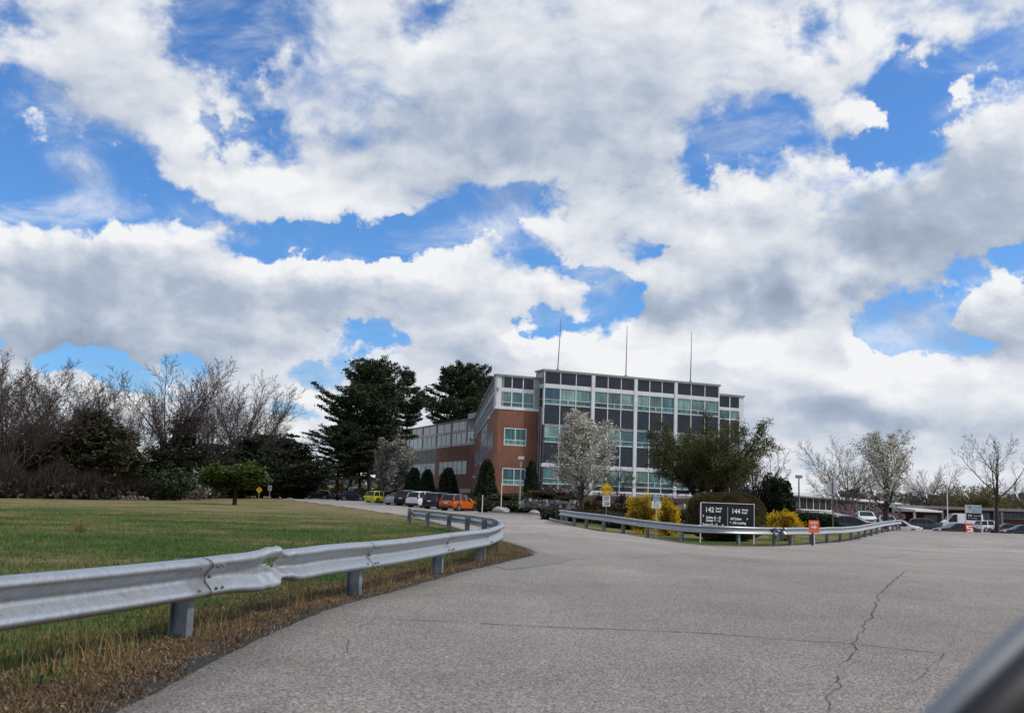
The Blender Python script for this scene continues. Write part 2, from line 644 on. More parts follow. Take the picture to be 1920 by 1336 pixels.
def dense(pts, step, jit=0.0):
    out = []
    for i, p in enumerate(pts):
        q = pts[(i + 1) % len(pts)]
        p2, q2 = Vector(p[:2]), Vector(q[:2])
        L = (q2 - p2).length
        mid = (p2 + q2) / 2
        st = step * max(1.0, mid.length / 18)
        n = max(1, int(L / st))
        for k in range(n):
            v = p2.lerp(q2, k / n)
            if jit and k:
                v += Vector((mnoise.noise((v.x * 2.3, v.y * 2.3, 0)), mnoise.noise((v.x * 2.3, v.y * 2.3, 9)))) * jit
                v += Vector((mnoise.noise((v.x * 9, v.y * 9, 3)), mnoise.noise((v.x * 9, v.y * 9, 5)))) * jit * .4
            out.append(v)
    return out


def spline(pts, n=6):
    out = []
    P = [Vector(p[:2]) for p in pts]
    for i in range(len(P) - 1):
        p0, p1, p2, p3 = P[max(0, i - 1)], P[i], P[i + 1], P[min(len(P) - 1, i + 2)]
        for k in range(n):
            t = k / n
            out.append(.5 * ((2 * p1) + (p2 - p0) * t + (2 * p0 - 5 * p1 + 4 * p2 - p3) * t * t + (3 * p1 - p0 - 3 * p2 + p3) * t ** 3))
    out.append(P[-1])
    return out


left_edge = [(-3.0, -12), (-2.6, -4), (-2.25, 1.5)] + [tuple(gp(*p)[:2]) for p in
             ((215, 1336), (420, 1228), (600, 1150), (740, 1108), (870, 1072), (950, 1052), (1000, 1041), (1008, 1036), (985, 1026), (937, 1013), (881, 996), (790, 973), (731, 962), (640, 949))]
left_edge = spline(left_edge, 4)
far_left = [(-24.0, 125), (-38.0, 160), (-52, 190), (-48, 196), (-30, 178)]
curb_far = [(carline(y) + 2.6, y) for y in (165, 150, 135, 120, 108, 99)] + [(-1.5, 93.2), (.5, 90.6), (3.4, 88.8), (9, 87.0), (18, 84.5), (19, 80.5), (8.5, 81.2)]
island_l = [(4.6, 74.0), (3.1, 70.5), tuple(gp(1035, 977)[:2]), tuple(gp(1070, 984)[:2]), tuple(gp(1125, 993)[:2])]
island_f = [(5.35, 46.3), (6.1, 42.6), (7.5, 40.0), (9.2, 40.2), (11.0, 42.4), (13.6, 46.6), (18.0, 54.6), (23.0, 65.5), (28.5, 75.5), (33.0, 80.0)]
island_f = spline(island_f, 3)
right_side = [(40, 84), (44, 90), (30, 88), (22, 86), (22, 97), (34, 104), (38, 128), (44, 160), (60, 190), (160, 190), (220, 120), (160, 20), (60, -12)]
road_poly = ([Vector(p[:2]) for p in left_edge] + [Vector(p) for p in far_left] + [Vector(p) for p in curb_far] +
             [Vector(p) for p in island_l] + [Vector(p[:2]) for p in island_f] + [Vector(p) for p in right_side])
outline = dense(road_poly, .16, .035)


def in_poly(x, y, poly):
    c = False
    j = len(poly) - 1
    for i in range(len(poly)):
        a, b = poly[i], poly[j]
        if (a.y > y) != (b.y > y) and x < (b.x - a.x) * (y - a.y) / (b.y - a.y) + a.x:
            c = not c
        j = i
    return c


def axis(lo, hi, fine_lo, fine_hi, step, grow=1.12):
    xs = list(np.arange(fine_lo, fine_hi, step))
    s = step
    x = fine_hi
    while x < hi:
        xs.append(x)
        s *= grow
        x += s
    xs.append(hi)
    s = step
    x = fine_lo - step
    while x > lo:
        xs.append(x)
        s *= grow
        x -= s
    xs.append(lo)
    return sorted(xs)


def bed_w(x, y):
    a = smoothstep(-7, -3, x) * smoothstep(86, 90, y) * (1 - smoothstep(45, 60, x))
    b = smoothstep(56, 62, y) * smoothstep(2, 4, x) * (1 - smoothstep(15, 20, x - (y - 60) * .4)) * (1 if y < 92 else 0)
    c = smoothstep(carline(y) + 2, carline(y) + 4, x) * smoothstep(92, 96, y)
    we = wood_edge(960 + x / y * 1950) if y > 5 else 999
    d = smoothstep(we - 1, we + 3, y) if x < -20 and x < carline(y) - 13 else 0
    return float(max(a, b, c, d))


def build_ground():
    pts = []
    for x in axis(-2200, 2200, -8, 14, 1.1, 1.10):
        for y in axis(-300, 3000, -2, 130, 1.3, 1.12):
            pts.append(Vector((x + rnd.uniform(-.1, .1), y + rnd.uniform(-.1, .1))))
    n = len(outline)
    verts = list(outline) + pts
    vo, eo, fo, ov, oe, of = delaunay_2d_cdt(verts, [], [list(range(n))], 0, 1e-4)
    V = [(v.x, v.y, gz(v.x, v.y)) for v in vo]
    # distance to the left road edge drives the verge
    le = np.array([(p.x, p.y) for p in dense(left_edge, .3)[:-20]])
    edge = np.array([(p.x, p.y) for p in outline])

    def make(name, faces, mat, kind='structure'):
        used = sorted({i for f in faces for i in f})
        mp = {u: k for k, u in enumerate(used)}
        me = bpy.data.meshes.new(name)
        me.from_pydata([V[u] for u in used], [], [tuple(mp[i] for i in f) for f in faces])
        me.polygons.foreach_set('use_smooth', [True] * len(me.polygons))
        P = np.array([V[u][:2] for u in used])
        dmin = np.empty(len(P))
        for a in range(0, len(P), 512):
            q = P[a:a + 512]
            dmin[a:a + 512] = np.sqrt(((q[:, None, :] - edge[None]) ** 2).sum(-1).min(1))
        at_ = me.attributes.new('edge_dist', 'FLOAT', 'POINT')
        at_.data.foreach_set('value', dmin.astype(np.float32))
        bd = me.attributes.new('bed', 'FLOAT', 'POINT')
        bd.data.foreach_set('value', [bed_w(V[u][0], V[u][1]) for u in used])
        o = link(name, me, None, mat)
        o['kind'] = kind
        return o
    C = np.array([[sum(vo[i][k] for i in f) / len(f) for k in (0, 1)] for f in fo])
    ins = np.zeros(len(C), bool)
    j = len(outline) - 1
    for i in range(len(outline)):
        a, b = outline[i], outline[j]
        j = i
        if a.y == b.y:
            continue
        k = ((a.y > C[:, 1]) != (b.y > C[:, 1])) & (C[:, 0] < (b.x - a.x) * (C[:, 1] - a.y) / (b.y - a.y) + a.x)
        ins ^= k
    road_f = [f for f, s in zip(fo, ins) if s]
    gr_f = [f for f, s in zip(fo, ins) if not s]
    make('road', road_f, mat_asphalt())
    make('ground', gr_f, mat_ground())


def mat_asphalt():
    m, nt, b = new_mat('weathered_asphalt')
    tc = N(nt, 'ShaderNodeTexCoord')
    o = tc.outputs['Object']
    big = N(nt, 'ShaderNodeTexNoise', {'Vector': o, 'Scale': .16, 'Detail': 5, 'Roughness': .6})
    mid = N(nt, 'ShaderNodeTexNoise', {'Vector': o, 'Scale': 1.7, 'Detail': 4})
    fine = N(nt, 'ShaderNodeTexNoise', {'Vector': o, 'Scale': 42, 'Detail': 5, 'Roughness': .85})
    vor = N(nt, 'ShaderNodeTexVoronoi', {'Vector': o, 'Scale': 85}, feature='F1')
    base = ramp(nt, big.outputs['Fac'], [(.3, (.165, .149, .133)), (.52, (.206, .187, .168)), (.75, (.258, .235, .210))])
    g = N(nt, 'ShaderNodeMapRange', {'Value': fine.outputs['Fac'], 'From Min': .3, 'From Max': .7, 'To Min': .22, 'To Max': 1.9})
    g2 = N(nt, 'ShaderNodeMapRange', {'Value': vor.outputs['Color'], 'From Min': 0, 'From Max': 1, 'To Min': .22, 'To Max': 1.9})
    g3 = N(nt, 'ShaderNodeMapRange', {'Value': mid.outputs['Fac'], 'From Min': .3, 'From Max': .7, 'To Min': .93, 'To Max': 1.06})
    m1 = N(nt, 'ShaderNodeMath', {0: g.outputs[0], 1: g2.outputs[0]}, operation='MULTIPLY')
    m2 = N(nt, 'ShaderNodeMath', {0: m1.outputs[0], 1: g3.outputs[0]}, operation='MULTIPLY')
    # white chips of stone
    chip = N(nt, 'ShaderNodeTexVoronoi', {'Vector': o, 'Scale': 38}, feature='F1')
    sepc = N(nt, 'ShaderNodeSeparateColor', {0: chip.outputs['Color']})
    c1 = N(nt, 'ShaderNodeMath', {0: sepc.outputs[0], 1: .86}, operation='GREATER_THAN')
    c2 = N(nt, 'ShaderNodeMath', {0: chip.outputs['Distance'], 1: .3}, operation='LESS_THAN')
    c3 = N(nt, 'ShaderNodeMath', {0: c1.outputs[0], 1: c2.outputs[0]}, operation='MULTIPLY')
    c4 = N(nt, 'ShaderNodeMath', {0: c3.outputs[0], 1: .55, 2: m2.outputs[0]}, operation='MULTIPLY_ADD')
    # long pale and dark tyre-worn streaks
    st = N(nt, 'ShaderNodeMapping', {'Vector': o, 'Rotation': (0, 0, R(12)), 'Scale': (.35, .05, 1)})
    sn = N(nt, 'ShaderNodeTexNoise', {'Vector': st.outputs[0], 'Scale': 3, 'Detail': 3})
    sr = N(nt, 'ShaderNodeMapRange', {'Value': sn.outputs['Fac'], 'From Min': .3, 'From Max': .7, 'To Min': .94, 'To Max': 1.07})
    c5 = N(nt, 'ShaderNodeMath', {0: c4.outputs[0], 1: sr.outputs[0]}, operation='MULTIPLY')
    # darker crumbled rim by the edge
    at_ = N(nt, 'ShaderNodeAttribute', attribute_name='edge_dist')
    er = N(nt, 'ShaderNodeMapRange', {'Value': at_.outputs['Fac'], 'From Min': 0, 'From Max': .35, 'To Min': .62, 'To Max': 1})
    c6 = N(nt, 'ShaderNodeMath', {0: c5.outputs[0], 1: er.outputs[0]}, operation='MULTIPLY')
    stn = N(nt, 'ShaderNodeTexNoise', {'Vector': o, 'Scale': .55, 'Detail': 7, 'Roughness': .7, 'Distortion': .8})
    stm = N(nt, 'ShaderNodeMapRange', {'Value': stn.outputs['Fac'], 'From Min': .56, 'From Max': .70, 'To Min': 1.0, 'To Max': .80})
    c6 = N(nt, 'ShaderNodeMath', {0: c6.outputs[0], 1: stm.outputs[0]}, operation='MULTIPLY')
    pv = N(nt, 'ShaderNodeTexVoronoi', {'Vector': o, 'Scale': .11, 'Randomness': .9}, feature='F1', distance='CHEBYCHEV')
    pvc = N(nt, 'ShaderNodeSeparateColor', {0: pv.outputs['Color']})
    pvm = N(nt, 'ShaderNodeMapRange', {'Value': pvc.outputs[0], 'To Min': .93, 'To Max': 1.07})
    c6 = N(nt, 'ShaderNodeMath', {0: c6.outputs[0], 1: pvm.outputs[0]}, operation='MULTIPLY')
    # the far, older paving is bleached
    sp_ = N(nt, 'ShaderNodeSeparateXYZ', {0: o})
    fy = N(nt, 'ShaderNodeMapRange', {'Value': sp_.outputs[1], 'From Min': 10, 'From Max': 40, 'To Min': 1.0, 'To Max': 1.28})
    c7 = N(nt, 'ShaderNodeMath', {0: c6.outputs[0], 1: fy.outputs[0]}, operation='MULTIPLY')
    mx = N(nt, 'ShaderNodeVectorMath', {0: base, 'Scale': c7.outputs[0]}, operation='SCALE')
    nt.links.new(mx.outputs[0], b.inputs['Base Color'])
    b.inputs['Roughness'].default_value = .85
    b.inputs['Specular IOR Level'].default_value = .3
    bp = N(nt, 'ShaderNodeBump', {'Height': m1.outputs[0], 'Strength': .5, 'Distance': .004})
    nt.links.new(bp.outputs[0], b.inputs['Normal'])
    return m


def lawn_colour(nt, o):
    big = N(nt, 'ShaderNodeTexNoise', {'Vector': o, 'Scale': .22, 'Detail': 8, 'Roughness': .72})
    mid = N(nt, 'ShaderNodeTexNoise', {'Vector': o, 'Scale': 2.2, 'Detail': 6, 'Roughness': .7})
    a1 = N(nt, 'ShaderNodeMath', {0: mid.outputs['Fac'], 1: .45}, operation='MULTIPLY')
    a2 = N(nt, 'ShaderNodeMath', {0: big.outputs['Fac'], 1: a1.outputs[0]}, operation='ADD')
    sep = N(nt, 'ShaderNodeSeparateXYZ', {0: o})
    fy = N(nt, 'ShaderNodeMapRange', {'Value': sep.outputs[1], 'From Min': 25, 'From Max': 70, 'To Min': -.03, 'To Max': .10})
    a3 = N(nt, 'ShaderNodeMath', {0: a2.outputs[0], 1: fy.outputs[0]}, operation='ADD')
    c = ramp(nt, a3.outputs[0], [(.52, (.032, .070, .014)), (.66, (.056, .102, .020)), (.75, (.108, .126, .038)), (.85, (.22, .17, .088))])
    return c, mid, sep


def lawn_blade_mat():
    m, nt, b = new_mat('lawn_blades')
    tc = N(nt, 'ShaderNodeTexCoord')
    c, mid, sep = lawn_colour(nt, tc.outputs['Object'])
    g = N(nt, 'ShaderNodeNewGeometry')
    k = N(nt, 'ShaderNodeMapRange', {'Value': g.outputs['Random Per Island'], 'To Min': .55, 'To Max': 1.6})
    mx = N(nt, 'ShaderNodeVectorMath', {0: c, 'Scale': k.outputs[0]}, operation='SCALE')
    nt.links.new(mx.outputs[0], b.inputs['Base Color'])
    b.inputs['Roughness'].default_value = .7
    b.inputs['Specular IOR Level'].default_value = .2
    return m


def mat_ground():
    m, nt, b = new_mat('lawn_and_verge')
    tc = N(nt, 'ShaderNodeTexCoord')
    o = tc.outputs['Object']
    fine = N(nt, 'ShaderNodeTexNoise', {'Vector': o, 'Scale': 30, 'Detail': 4, 'Roughness': .8})
    lawn, mid, sep = lawn_colour(nt, o)
    fr = N(nt, 'ShaderNodeMapRange', {'Value': fine.outputs['Fac'], 'From Min': .25, 'From Max': .75, 'To Min': .55, 'To Max': 1.45})
    lawn2 = N(nt, 'ShaderNodeVectorMath', {0: lawn, 'Scale': fr.outputs[0]}, operation='SCALE')
    vc = ramp(nt, mid.outputs['Fac'], [(.3, (.045, .028, .018)), (.5, (.11, .066, .038)), (.66, (.19, .12, .066))])
    vc2 = N(nt, 'ShaderNodeVectorMath', {0: vc, 'Scale': fr.outputs[0]}, operation='SCALE')
    bedc = ramp(nt, mid.outputs['Fac'], [(.3, (.018, .013, .010)), (.5, (.045, .032, .023)), (.68, (.06, .058, .028))])
    bed = N(nt, 'ShaderNodeAttribute', attribute_name='bed')
    mb0 = N(nt, 'ShaderNodeMix', data_type='RGBA')
    nt.links.new(bed.outputs['Fac'], mb0.inputs[0])
    nt.links.new(lawn2.outputs[0], mb0.inputs['A'])
    nt.links.new(bedc, mb0.inputs['B'])
    at_ = N(nt, 'ShaderNodeAttribute', attribute_name='edge_dist')
    d = N(nt, 'ShaderNodeMath', {0: mid.outputs['Fac'], 1: -.9, 2: at_.outputs['Fac']}, operation='MULTIPLY_ADD')
    nearv = N(nt, 'ShaderNodeMapRange', {'Value': sep.outputs[1], 'From Min': 22, 'From Max': 34, 'To Min': .85, 'To Max': .25})
    d2 = N(nt, 'ShaderNodeMath', {0: d.outputs[0], 1: nearv.outputs[0]}, operation='SUBTRACT')
    vm = N(nt, 'ShaderNodeMapRange', {'Value': d2.outputs[0], 'From Min': -.75, 'From Max': .0, 'To Min': 1, 'To Max': 0})
    mx = N(nt, 'ShaderNodeMix', data_type='RGBA')
    nt.links.new(vm.outputs[0], mx.inputs[0])
    nt.links.new(mb0.outputs['Result'], mx.inputs['A'])
    nt.links.new(vc2.outputs[0], mx.inputs['B'])
    # crumbled dark grit right against the asphalt
    gr = ramp(nt, fine.outputs['Fac'], [(.35, (.03, .028, .027)), (.6, (.085, .08, .075)), (.75, (.2, .19, .18))])
    gd = N(nt, 'ShaderNodeMath', {0: mid.outputs['Fac'], 1: -.35, 2: at_.outputs['Fac']}, operation='MULTIPLY_ADD')
    gm = N(nt, 'ShaderNodeMapRange', {'Value': gd.outputs[0], 'From Min': 0.02, 'From Max': .16, 'To Min': 1, 'To Max': 0})
    mx2 = N(nt, 'ShaderNodeMix', data_type='RGBA')
    nt.links.new(gm.outputs[0], mx2.inputs[0])
    nt.links.new(mx.outputs['Result'], mx2.inputs['A'])
    nt.links.new(gr, mx2.inputs['B'])
    nt.links.new(mx2.outputs['Result'], b.inputs['Base Color'])
    b.inputs['Roughness'].default_value = .95
    b.inputs['Specular IOR Level'].default_value = .1
    bp = N(nt, 'ShaderNodeBump', {'Height': fine.outputs['Fac'], 'Strength': .9, 'Distance': .04})
    nt.links.new(bp.outputs[0], b.inputs['Normal'])
    return m


build_ground()

# cracks: thin dark ribbons following the pavement
crack_mat = noise_mat('crack_shadow', (.018, .017, .016), (.06, .056, .052), 30, .95)


def crack(pix, width, jit, seed):
    rn = random.Random(seed)
    P = [gp(*p) for p in pix]
    pts = []
    for i in range(len(P) - 1):
        L = (P[i + 1] - P[i]).length
        n = max(2, int(L / (.09 * max(1, P[i].length / 12))))
        nrm = (P[i + 1] - P[i]).normalized().cross(Vector((0, 0, 1)))
        for k in range(n):
            q = P[i].lerp(P[i + 1], k / n)
            q = q + nrm * (mnoise.noise((q.x * 2.2 + seed, q.y * 2.2, 1)) * jit + rn.uniform(-1, 1) * jit * .28)
            pts.append(q)
    pts.append(P[-1])
    mb = MB()
    seg = []
    for i, p in enumerate(pts):
        a, b2 = pts[max(0, i - 1)], pts[min(len(pts) - 1, i + 1)]
        n = (b2 - a).normalized().cross(Vector((0, 0, 1)))
        w = width * (.35 + .9 * abs(mnoise.noise((p.x * 3, p.y * 3, seed)))) * (.15 + .85 * min(1, i / 8, (len(pts) - 1 - i) / 8)) * max(1, p.length / 14)
        seg.append(((p - n * w), (p + n * w)))
    for i in range(len(seg) - 1):
        if mnoise.noise((pts[i].x * 1.4, pts[i].y * 1.4, seed + 3)) > (.55 if seed < 3 else .34):
            continue
        a, b2 = seg[i], seg[i + 1]
        q = [a[0], a[1], b2[1], b2[0]]
        mb.quad(*[(v.x, v.y, gz(v.x, v.y) + .005) for v in q])
    o = mb.build('pavement_crack', crack_mat)
    o['kind'] = 'structure'
    return o


crack([(1700, 1068), (1672, 1092), (1650, 1112), (1634, 1155), (1622, 1170), (1608, 1198), (1598, 1205), (1606, 1218), (1585, 1240), (1575, 1262), (1562, 1280), (1570, 1290), (1552, 1312), (1548, 1340)], .0085, .05, 1)
crack([(690, 1161), (780, 1163), (860, 1166), (960, 1172), (1060, 1176), (1180, 1180), (1300, 1185), (1380, 1191), (1450, 1198), (1580, 1206), (1720, 1220), (1830, 1232)], .018, .03, 2)
crack([(1000, 1042), (1100, 1043), (1180, 1046), (1290, 1038), (1440, 1050)], .012, .05, 3)
crack([(950, 1003), (1010, 1002), (1090, 1008)], .02, .05, 4)
crack([(1620, 1048), (1660, 1038), (1700, 1026)], .012, .06, 5)
crack([(1560, 1010), (1700, 1011), (1800, 1013), (1900, 1018)], .022, .04, 6)
crack([(960, 975), (1020, 978), (1040, 984)], .02, .06, 8)
crack([(1340, 1202), (1380, 1199), (1440, 1202)], .005, .03, 9)

for i_, c_ in enumerate(([(1608, 1200), (1500, 1195), (1450, 1197)], [(1634, 1155), (1600, 1150), (1560, 1156)], [(1000, 1110), (1120, 1120), (1260, 1112)], [(1150, 1290), (1240, 1262), (1290, 1268)], [(1700, 1290), (1760, 1240), (1790, 1190)], [(700, 1162), (660, 1190), (640, 1230)], [(1420, 1096), (1560, 1086), (1650, 1092)])):
    crack(c_, .0045, .04, 11 + i_)
# a darker mended patch where the verge meets the drive
P_ = [gp(*q) for q in ((985, 1030), (1012, 1034), (1050, 1042), (1078, 1049), (1050, 1056), (1000, 1062), (955, 1068), (930, 1062), (968, 1050), (1004, 1042))]
mb = MB()
mb.quad(*[(q.x, q.y, gz(q.x, q.y) + .004) for q in P_])
o = mb.build('asphalt_patch', noise_mat('patch_asphalt', (.15, .14, .13), (.22, .205, .19), 9, .9, detail=8))
o['kind'] = 'structure'


# kerbs
kerb_m = noise_mat('granite_kerb', (.16, .155, .15), (.33, .32, .30), 6, .85, bump=.3)


def kerb(pts, name='kerb', w=.14, h=.13):
    pts = spline(pts, 5)
    mb = MB()
    S = []
    for i, p in enumerate(pts):
        a, b2 = pts[max(0, i - 1)], pts[min(len(pts) - 1, i + 1)]
        d = (b2 - a).normalized()
        n = Vector((-d.y, d.x))
        z = gz(p.x, p.y)
        S.append([(p.x - n.x * w / 2, p.y - n.y * w / 2, z - .1), (p.x + n.x * w / 2, p.y + n.y * w / 2, z - .1),
                  (p.x + n.x * w / 2, p.y + n.y * w / 2, z + h), (p.x - n.x * w / 2, p.y - n.y * w / 2, z + h)])
    for i in range(len(S) - 1):
        a, b2 = S[i], S[i + 1]
        mb.hexa([a[0], a[1], b2[1], b2[0], a[3], a[2], b2[2], b2[3]])
    o = mb.build(name, kerb_m)
    o['kind'] = 'structure'


kerb([(carline(y) + 2.6, y) for y in (150, 135, 120, 108, 99)] + [(-1.5, 93.3), (.5, 90.7), (3.4, 88.9), (9, 87.1), (18, 84.6)])
kerb([(8.5, 81.0), (4.6, 74.0), (3.1, 70.3), tuple(gp(1035, 976)[:2]), tuple(gp(1070, 983)[:2])])


# ---------------------------------------------------------------- grass
def blades(name, pts, hgt, wid, lean, mat, label, seed, cat='grass'):
    rn = np.random.RandomState(seed)
    n = len(pts)
    pts = np.asarray(pts)
    h = hgt[0] + (hgt[1] - hgt[0]) * rn.rand(n) ** 1.5
    a = rn.rand(n) * 2 * np.pi
    b = rn.rand(n) * 2 * np.pi
    ln = lean * rn.rand(n) * h
    w = wid * (.6 + .8 * rn.rand(n))
    c, s = np.cos(a), np.sin(a)
    dx, dy = np.cos(b) * ln, np.sin(b) * ln
    base = pts
    v = np.empty((n, 5, 3))
    v[:, 0] = base + np.stack([-c * w, -s * w, 0 * w], 1)
    v[:, 1] = base + np.stack([c * w, s * w, 0 * w], 1)
    v[:, 2] = base + np.stack([c * w * .7 + dx * .35, s * w * .7 + dy * .35, h * .6], 1)
    v[:, 3] = base + np.stack([-c * w * .7 + dx * .35, -s * w * .7 + dy * .35, h * .6], 1)
    hz = np.sqrt(np.maximum(.04, 1 - (ln / np.maximum(h, 1e-4)) ** 2 * .45)) * h
    v[:, 4] = base + np.stack([dx, dy, hz], 1)
    i = np.arange(n)[:, None] * 5
    q = np.concatenate([i + np.array([[0, 1, 2]]), i + np.array([[0, 2, 3]]), i + np.array([[3, 2, 4]])], 0)
    me = np_mesh(name, v.reshape(-1, 3), q)
    o = link(name, me, None, mat)
    tag(o, label, cat, kind='stuff')
    return o


green_m = leaf_mat('grass_green', [(.035, .075, .018), (.06, .11, .028), (.09, .13, .04), (.16, .15, .07)], trans=.3)
straw_m = leaf_mat('grass_straw', [(.30, .2, .085), (.38, .27, .13), (.24, .15, .06), (.15, .13, .05)], trans=.3)
thatch_m = leaf_mat('thatch', [(.04, .026, .017), (.12, .075, .042), (.21, .14, .075), (.32, .23, .13)], trans=.1)

rn = np.random.RandomState(5)
LE = np.array([(p.x, p.y) for p in spline([(p.x, p.y) for p in left_edge], 2)])


def edge_d(x, y):
    return math.sqrt(((LE - (x, y)) ** 2).sum(1).min())


def scatter(n, xr, yr, ok, power=1.0):
    out = []
    while len(out) < n:
        y = yr[0] + (yr[1] - yr[0]) * rn.rand() ** power
        x = xr[0] + (xr[1] - xr[0]) * rn.rand()
        if in_frame(x, y) and ok(x, y) and not in_poly(x, y, road_poly):
            out.append((x, y, gz(x, y)))
    return out


def in_frame(x, y):
    return y > 2.5 and -0.58 * y - 1.0 < x < .58 * y + 1


RAILPTS = [(-5.7, -6.7), (-4.9, -3.0), (-4.1, .75), (-3.28, 4.5), (-2.45, 8.2), (-1.66, 11.9), (-.97, 15.65), (-.42, 19.4), (-.2, 23.15), (-.28, 26.95),
           (-.62, 30.7), (-1.25, 34.4), (-2.05, 38.1), (-3.1, 41.7), (-4.2, 45.3)]
RP = np.array([(p.x, p.y) for p in spline(RAILPTS, 8)])


def rail_d(x, y):
    return math.sqrt(((RP - (x, y)) ** 2).sum(1).min())


def clump(x, y, s=1.0, k=0):
    return mnoise.noise((x * s, y * s, k))


# lawn blades thin out with distance
blades('grass', scatter(120000, (-30, 1.5), (4, 66), lambda x, y: edge_d(x, y) > .72 + .35 * clump(x, y, 1.3) and rn.rand() > smoothstep(30, 66, y), 1.6), (.03, .09), .004, .9, lawn_blade_mat(), 'green lawn grass behind the near steel guardrail', 1)
blades('dry_grass', scatter(1300, (-7, 1), (4.2, 32), lambda x, y: rail_d(x, y) < .38 + .3 * clump(x, y, 2) and clump(x, y, .9, 4) > .02, 1.5), (.09, .30), .003, .8, straw_m, 'tall straw coloured grass along the foot of the near guardrail', 2)
blades('dead_grass', scatter(60000, (-8, 1.6), (3.5, 30), lambda x, y: edge_d(x, y) < 1.15 + .4 * clump(x, y, 1.5) and edge_d(x, y) > .1 + .16 * clump(x, y, 3) and clump(x, y, 2.5, 2) > -.35, 1.6), (.012, .042), .0035, 2.6, thatch_m, 'flattened brown dead grass between guardrail and asphalt', 3)
blades('verge_grass', scatter(14000, (-8, 1.6), (3.5, 30), lambda x, y: .3 < edge_d(x, y) < 1.6 and clump(x, y, .8, 7) > .0, 1.5), (.02, .055), .0035, 1.6, leaf_mat('verge_mix', [(.06, .10, .03), (.3, .19, .08), (.12, .13, .04), (.36, .22, .09)]), 'mixed green and orange tufts on the verge by the guardrail', 4)
# plume of pale grass out on the lawn and one behind the far rail
for (px, Y, lab) in ((155, 27, 'single upright tuft of tan grass out on the left lawn'), (848, 21, 'small orange brown tuft of grass behind the guardrail bend')):
    c = on_ground(px, Y)
    blades('grass_tuft', [(c.x + rn.randn() * .05, c.y + rn.randn() * .05, c.z) for _ in range(160)], (.15, .42), .004, .5, straw_m, lab, 5 + px, 'grass tuft')
# dead leaves and snapped stalks lying on the verge
lp_ = scatter(2600, (-7, 1.6), (3.6, 26), lambda x, y: .05 < edge_d(x, y) < 1.5, 1.6)
lv = np.array(lp_) + np.array([0, 0, .012])
rs_ = np.random.RandomState(3)
th_ = rs_.rand(len(lv)) * 6.28
lw = .003 + .009 * rs_.rand(len(lv)) ** 2
ll_ = lw * (1.2 + 2.2 * rs_.rand(len(lv)) ** 3)
cx_, sx_ = np.cos(th_), np.sin(th_)
Z_ = lambda k: rs_.rand(len(lv)) * .014 * k
q_ = np.stack([lv + np.stack([a * cx_ * ll_ - b * sx_ * lw, a * sx_ * ll_ + b * cx_ * lw, Z_(1)], 1) for a, b in ((-1, -.3), (0, -1), (1, 0), (0, 1))], 1)
o = link('leaf_litter', np_mesh('leaf_litter', q_.reshape(-1, 3), np.arange(len(lv) * 4).reshape(-1, 4)), None, leaf_mat('dead_leaf', [(.05, .03, .02), (.12, .07, .04), (.20, .125, .07), (.32, .23, .15)], trans=.1))
tag(o, 'dry brown leaves and snapped stalks scattered on the verge', 'leaves', kind='stuff')
# stones and crumbs of asphalt at the verge
mb = MB()
for (x, y, z) in scatter(900, (-5, 2), (4, 28), lambda x, y: edge_d(x, y) < .28, 1.6):
    s = .004 + .011 * rn.rand() ** 2
    mb.hexa([(x - s, y - s * .8, z - s * .2), (x + s * .7, y - s, z - s * .2), (x + s, y + s * .8, z - s * .2), (x - s * .6, y + s, z - s * .2),
             (x - s * .6, y - s * .5, z + s * .8), (x + s * .5, y - s * .6, z + s), (x + s * .6, y + s * .4, z + s * .7), (x - s * .4, y + s * .6, z + s)])
o = mb.build('gravel', noise_mat('grit', (.05, .046, .042), (.20, .185, .17), 7, .9, lo=.4, hi=.7))
tag(o, 'loose grit and crumbs of asphalt along the road edge', 'gravel', kind='stuff')

# ---------------------------------------------------------------- guardrails
def mat_galv():
    m, nt, b = new_mat('galvanised_steel')
    tc = N(nt, 'ShaderNodeTexCoord')
    n = N(nt, 'ShaderNodeTexNoise', {'Vector': tc.outputs['Object'], 'Scale': 9, 'Detail': 7, 'Roughness': .75})
    mp = N(nt, 'ShaderNodeMapping', {'Vector': tc.outputs['Object'], 'Scale': (5, 5, 1.0)})
    n2 = N(nt, 'ShaderNodeTexNoise', {'Vector': mp.outputs[0], 'Scale': 2.5, 'Detail': 5, 'Roughness': .7})
    mx = N(nt, 'ShaderNodeMath', {0: n.outputs['Fac'], 1: n2.outputs['Fac']}, operation='ADD')
    c = ramp(nt, mx.outputs[0], [(.74, (.36, .38, .41)), (.92, (.44, .48, .53)), (1.12, (.50, .55, .61)), (1.3, (.42, .43, .44))])
    nt.links.new(c, b.inputs['Base Color'])
    b.inputs['Metallic'].default_value = .88
    rr = N(nt, 'ShaderNodeMapRange', {'Value': n.outputs['Fac'], 'From Min': .3, 'From Max': .7, 'To Min': .40, 'To Max': .52})
    nt.links.new(rr.outputs[0], b.inputs['Roughness'])
    bp = N(nt, 'ShaderNodeBump', {'Height': n.outputs['Fac'], 'Strength': .05, 'Distance': .005})
    nt.links.new(bp.outputs[0], b.inputs['Normal'])
    return m


galv = mat_galv()
galv_d = noise_mat('galvanised_post', (.13, .15, .18), (.25, .28, .32), 4, .55, .4, bump=.1)
rust = noise_mat('rusty_bolt', (.10, .05, .03), (.22, .14, .09), 40, .7, .3)
seam_m = noise_mat('seam_shadow', (.008, .008, .009), (.02, .02, .022), 20, .9)
WPROF = [(.312, .004), (.305, .045), (.296, .070), (.282, .086), (.266, .092), (.250, .088), (.232, .070), (.186, .012), (.174, .003), (.156, .0), (.138, .003), (.126, .012),
         (.080, .070), (.062, .088), (.046, .092), (.030, .086), (.016, .070), (.007, .045), (.0, .004)]


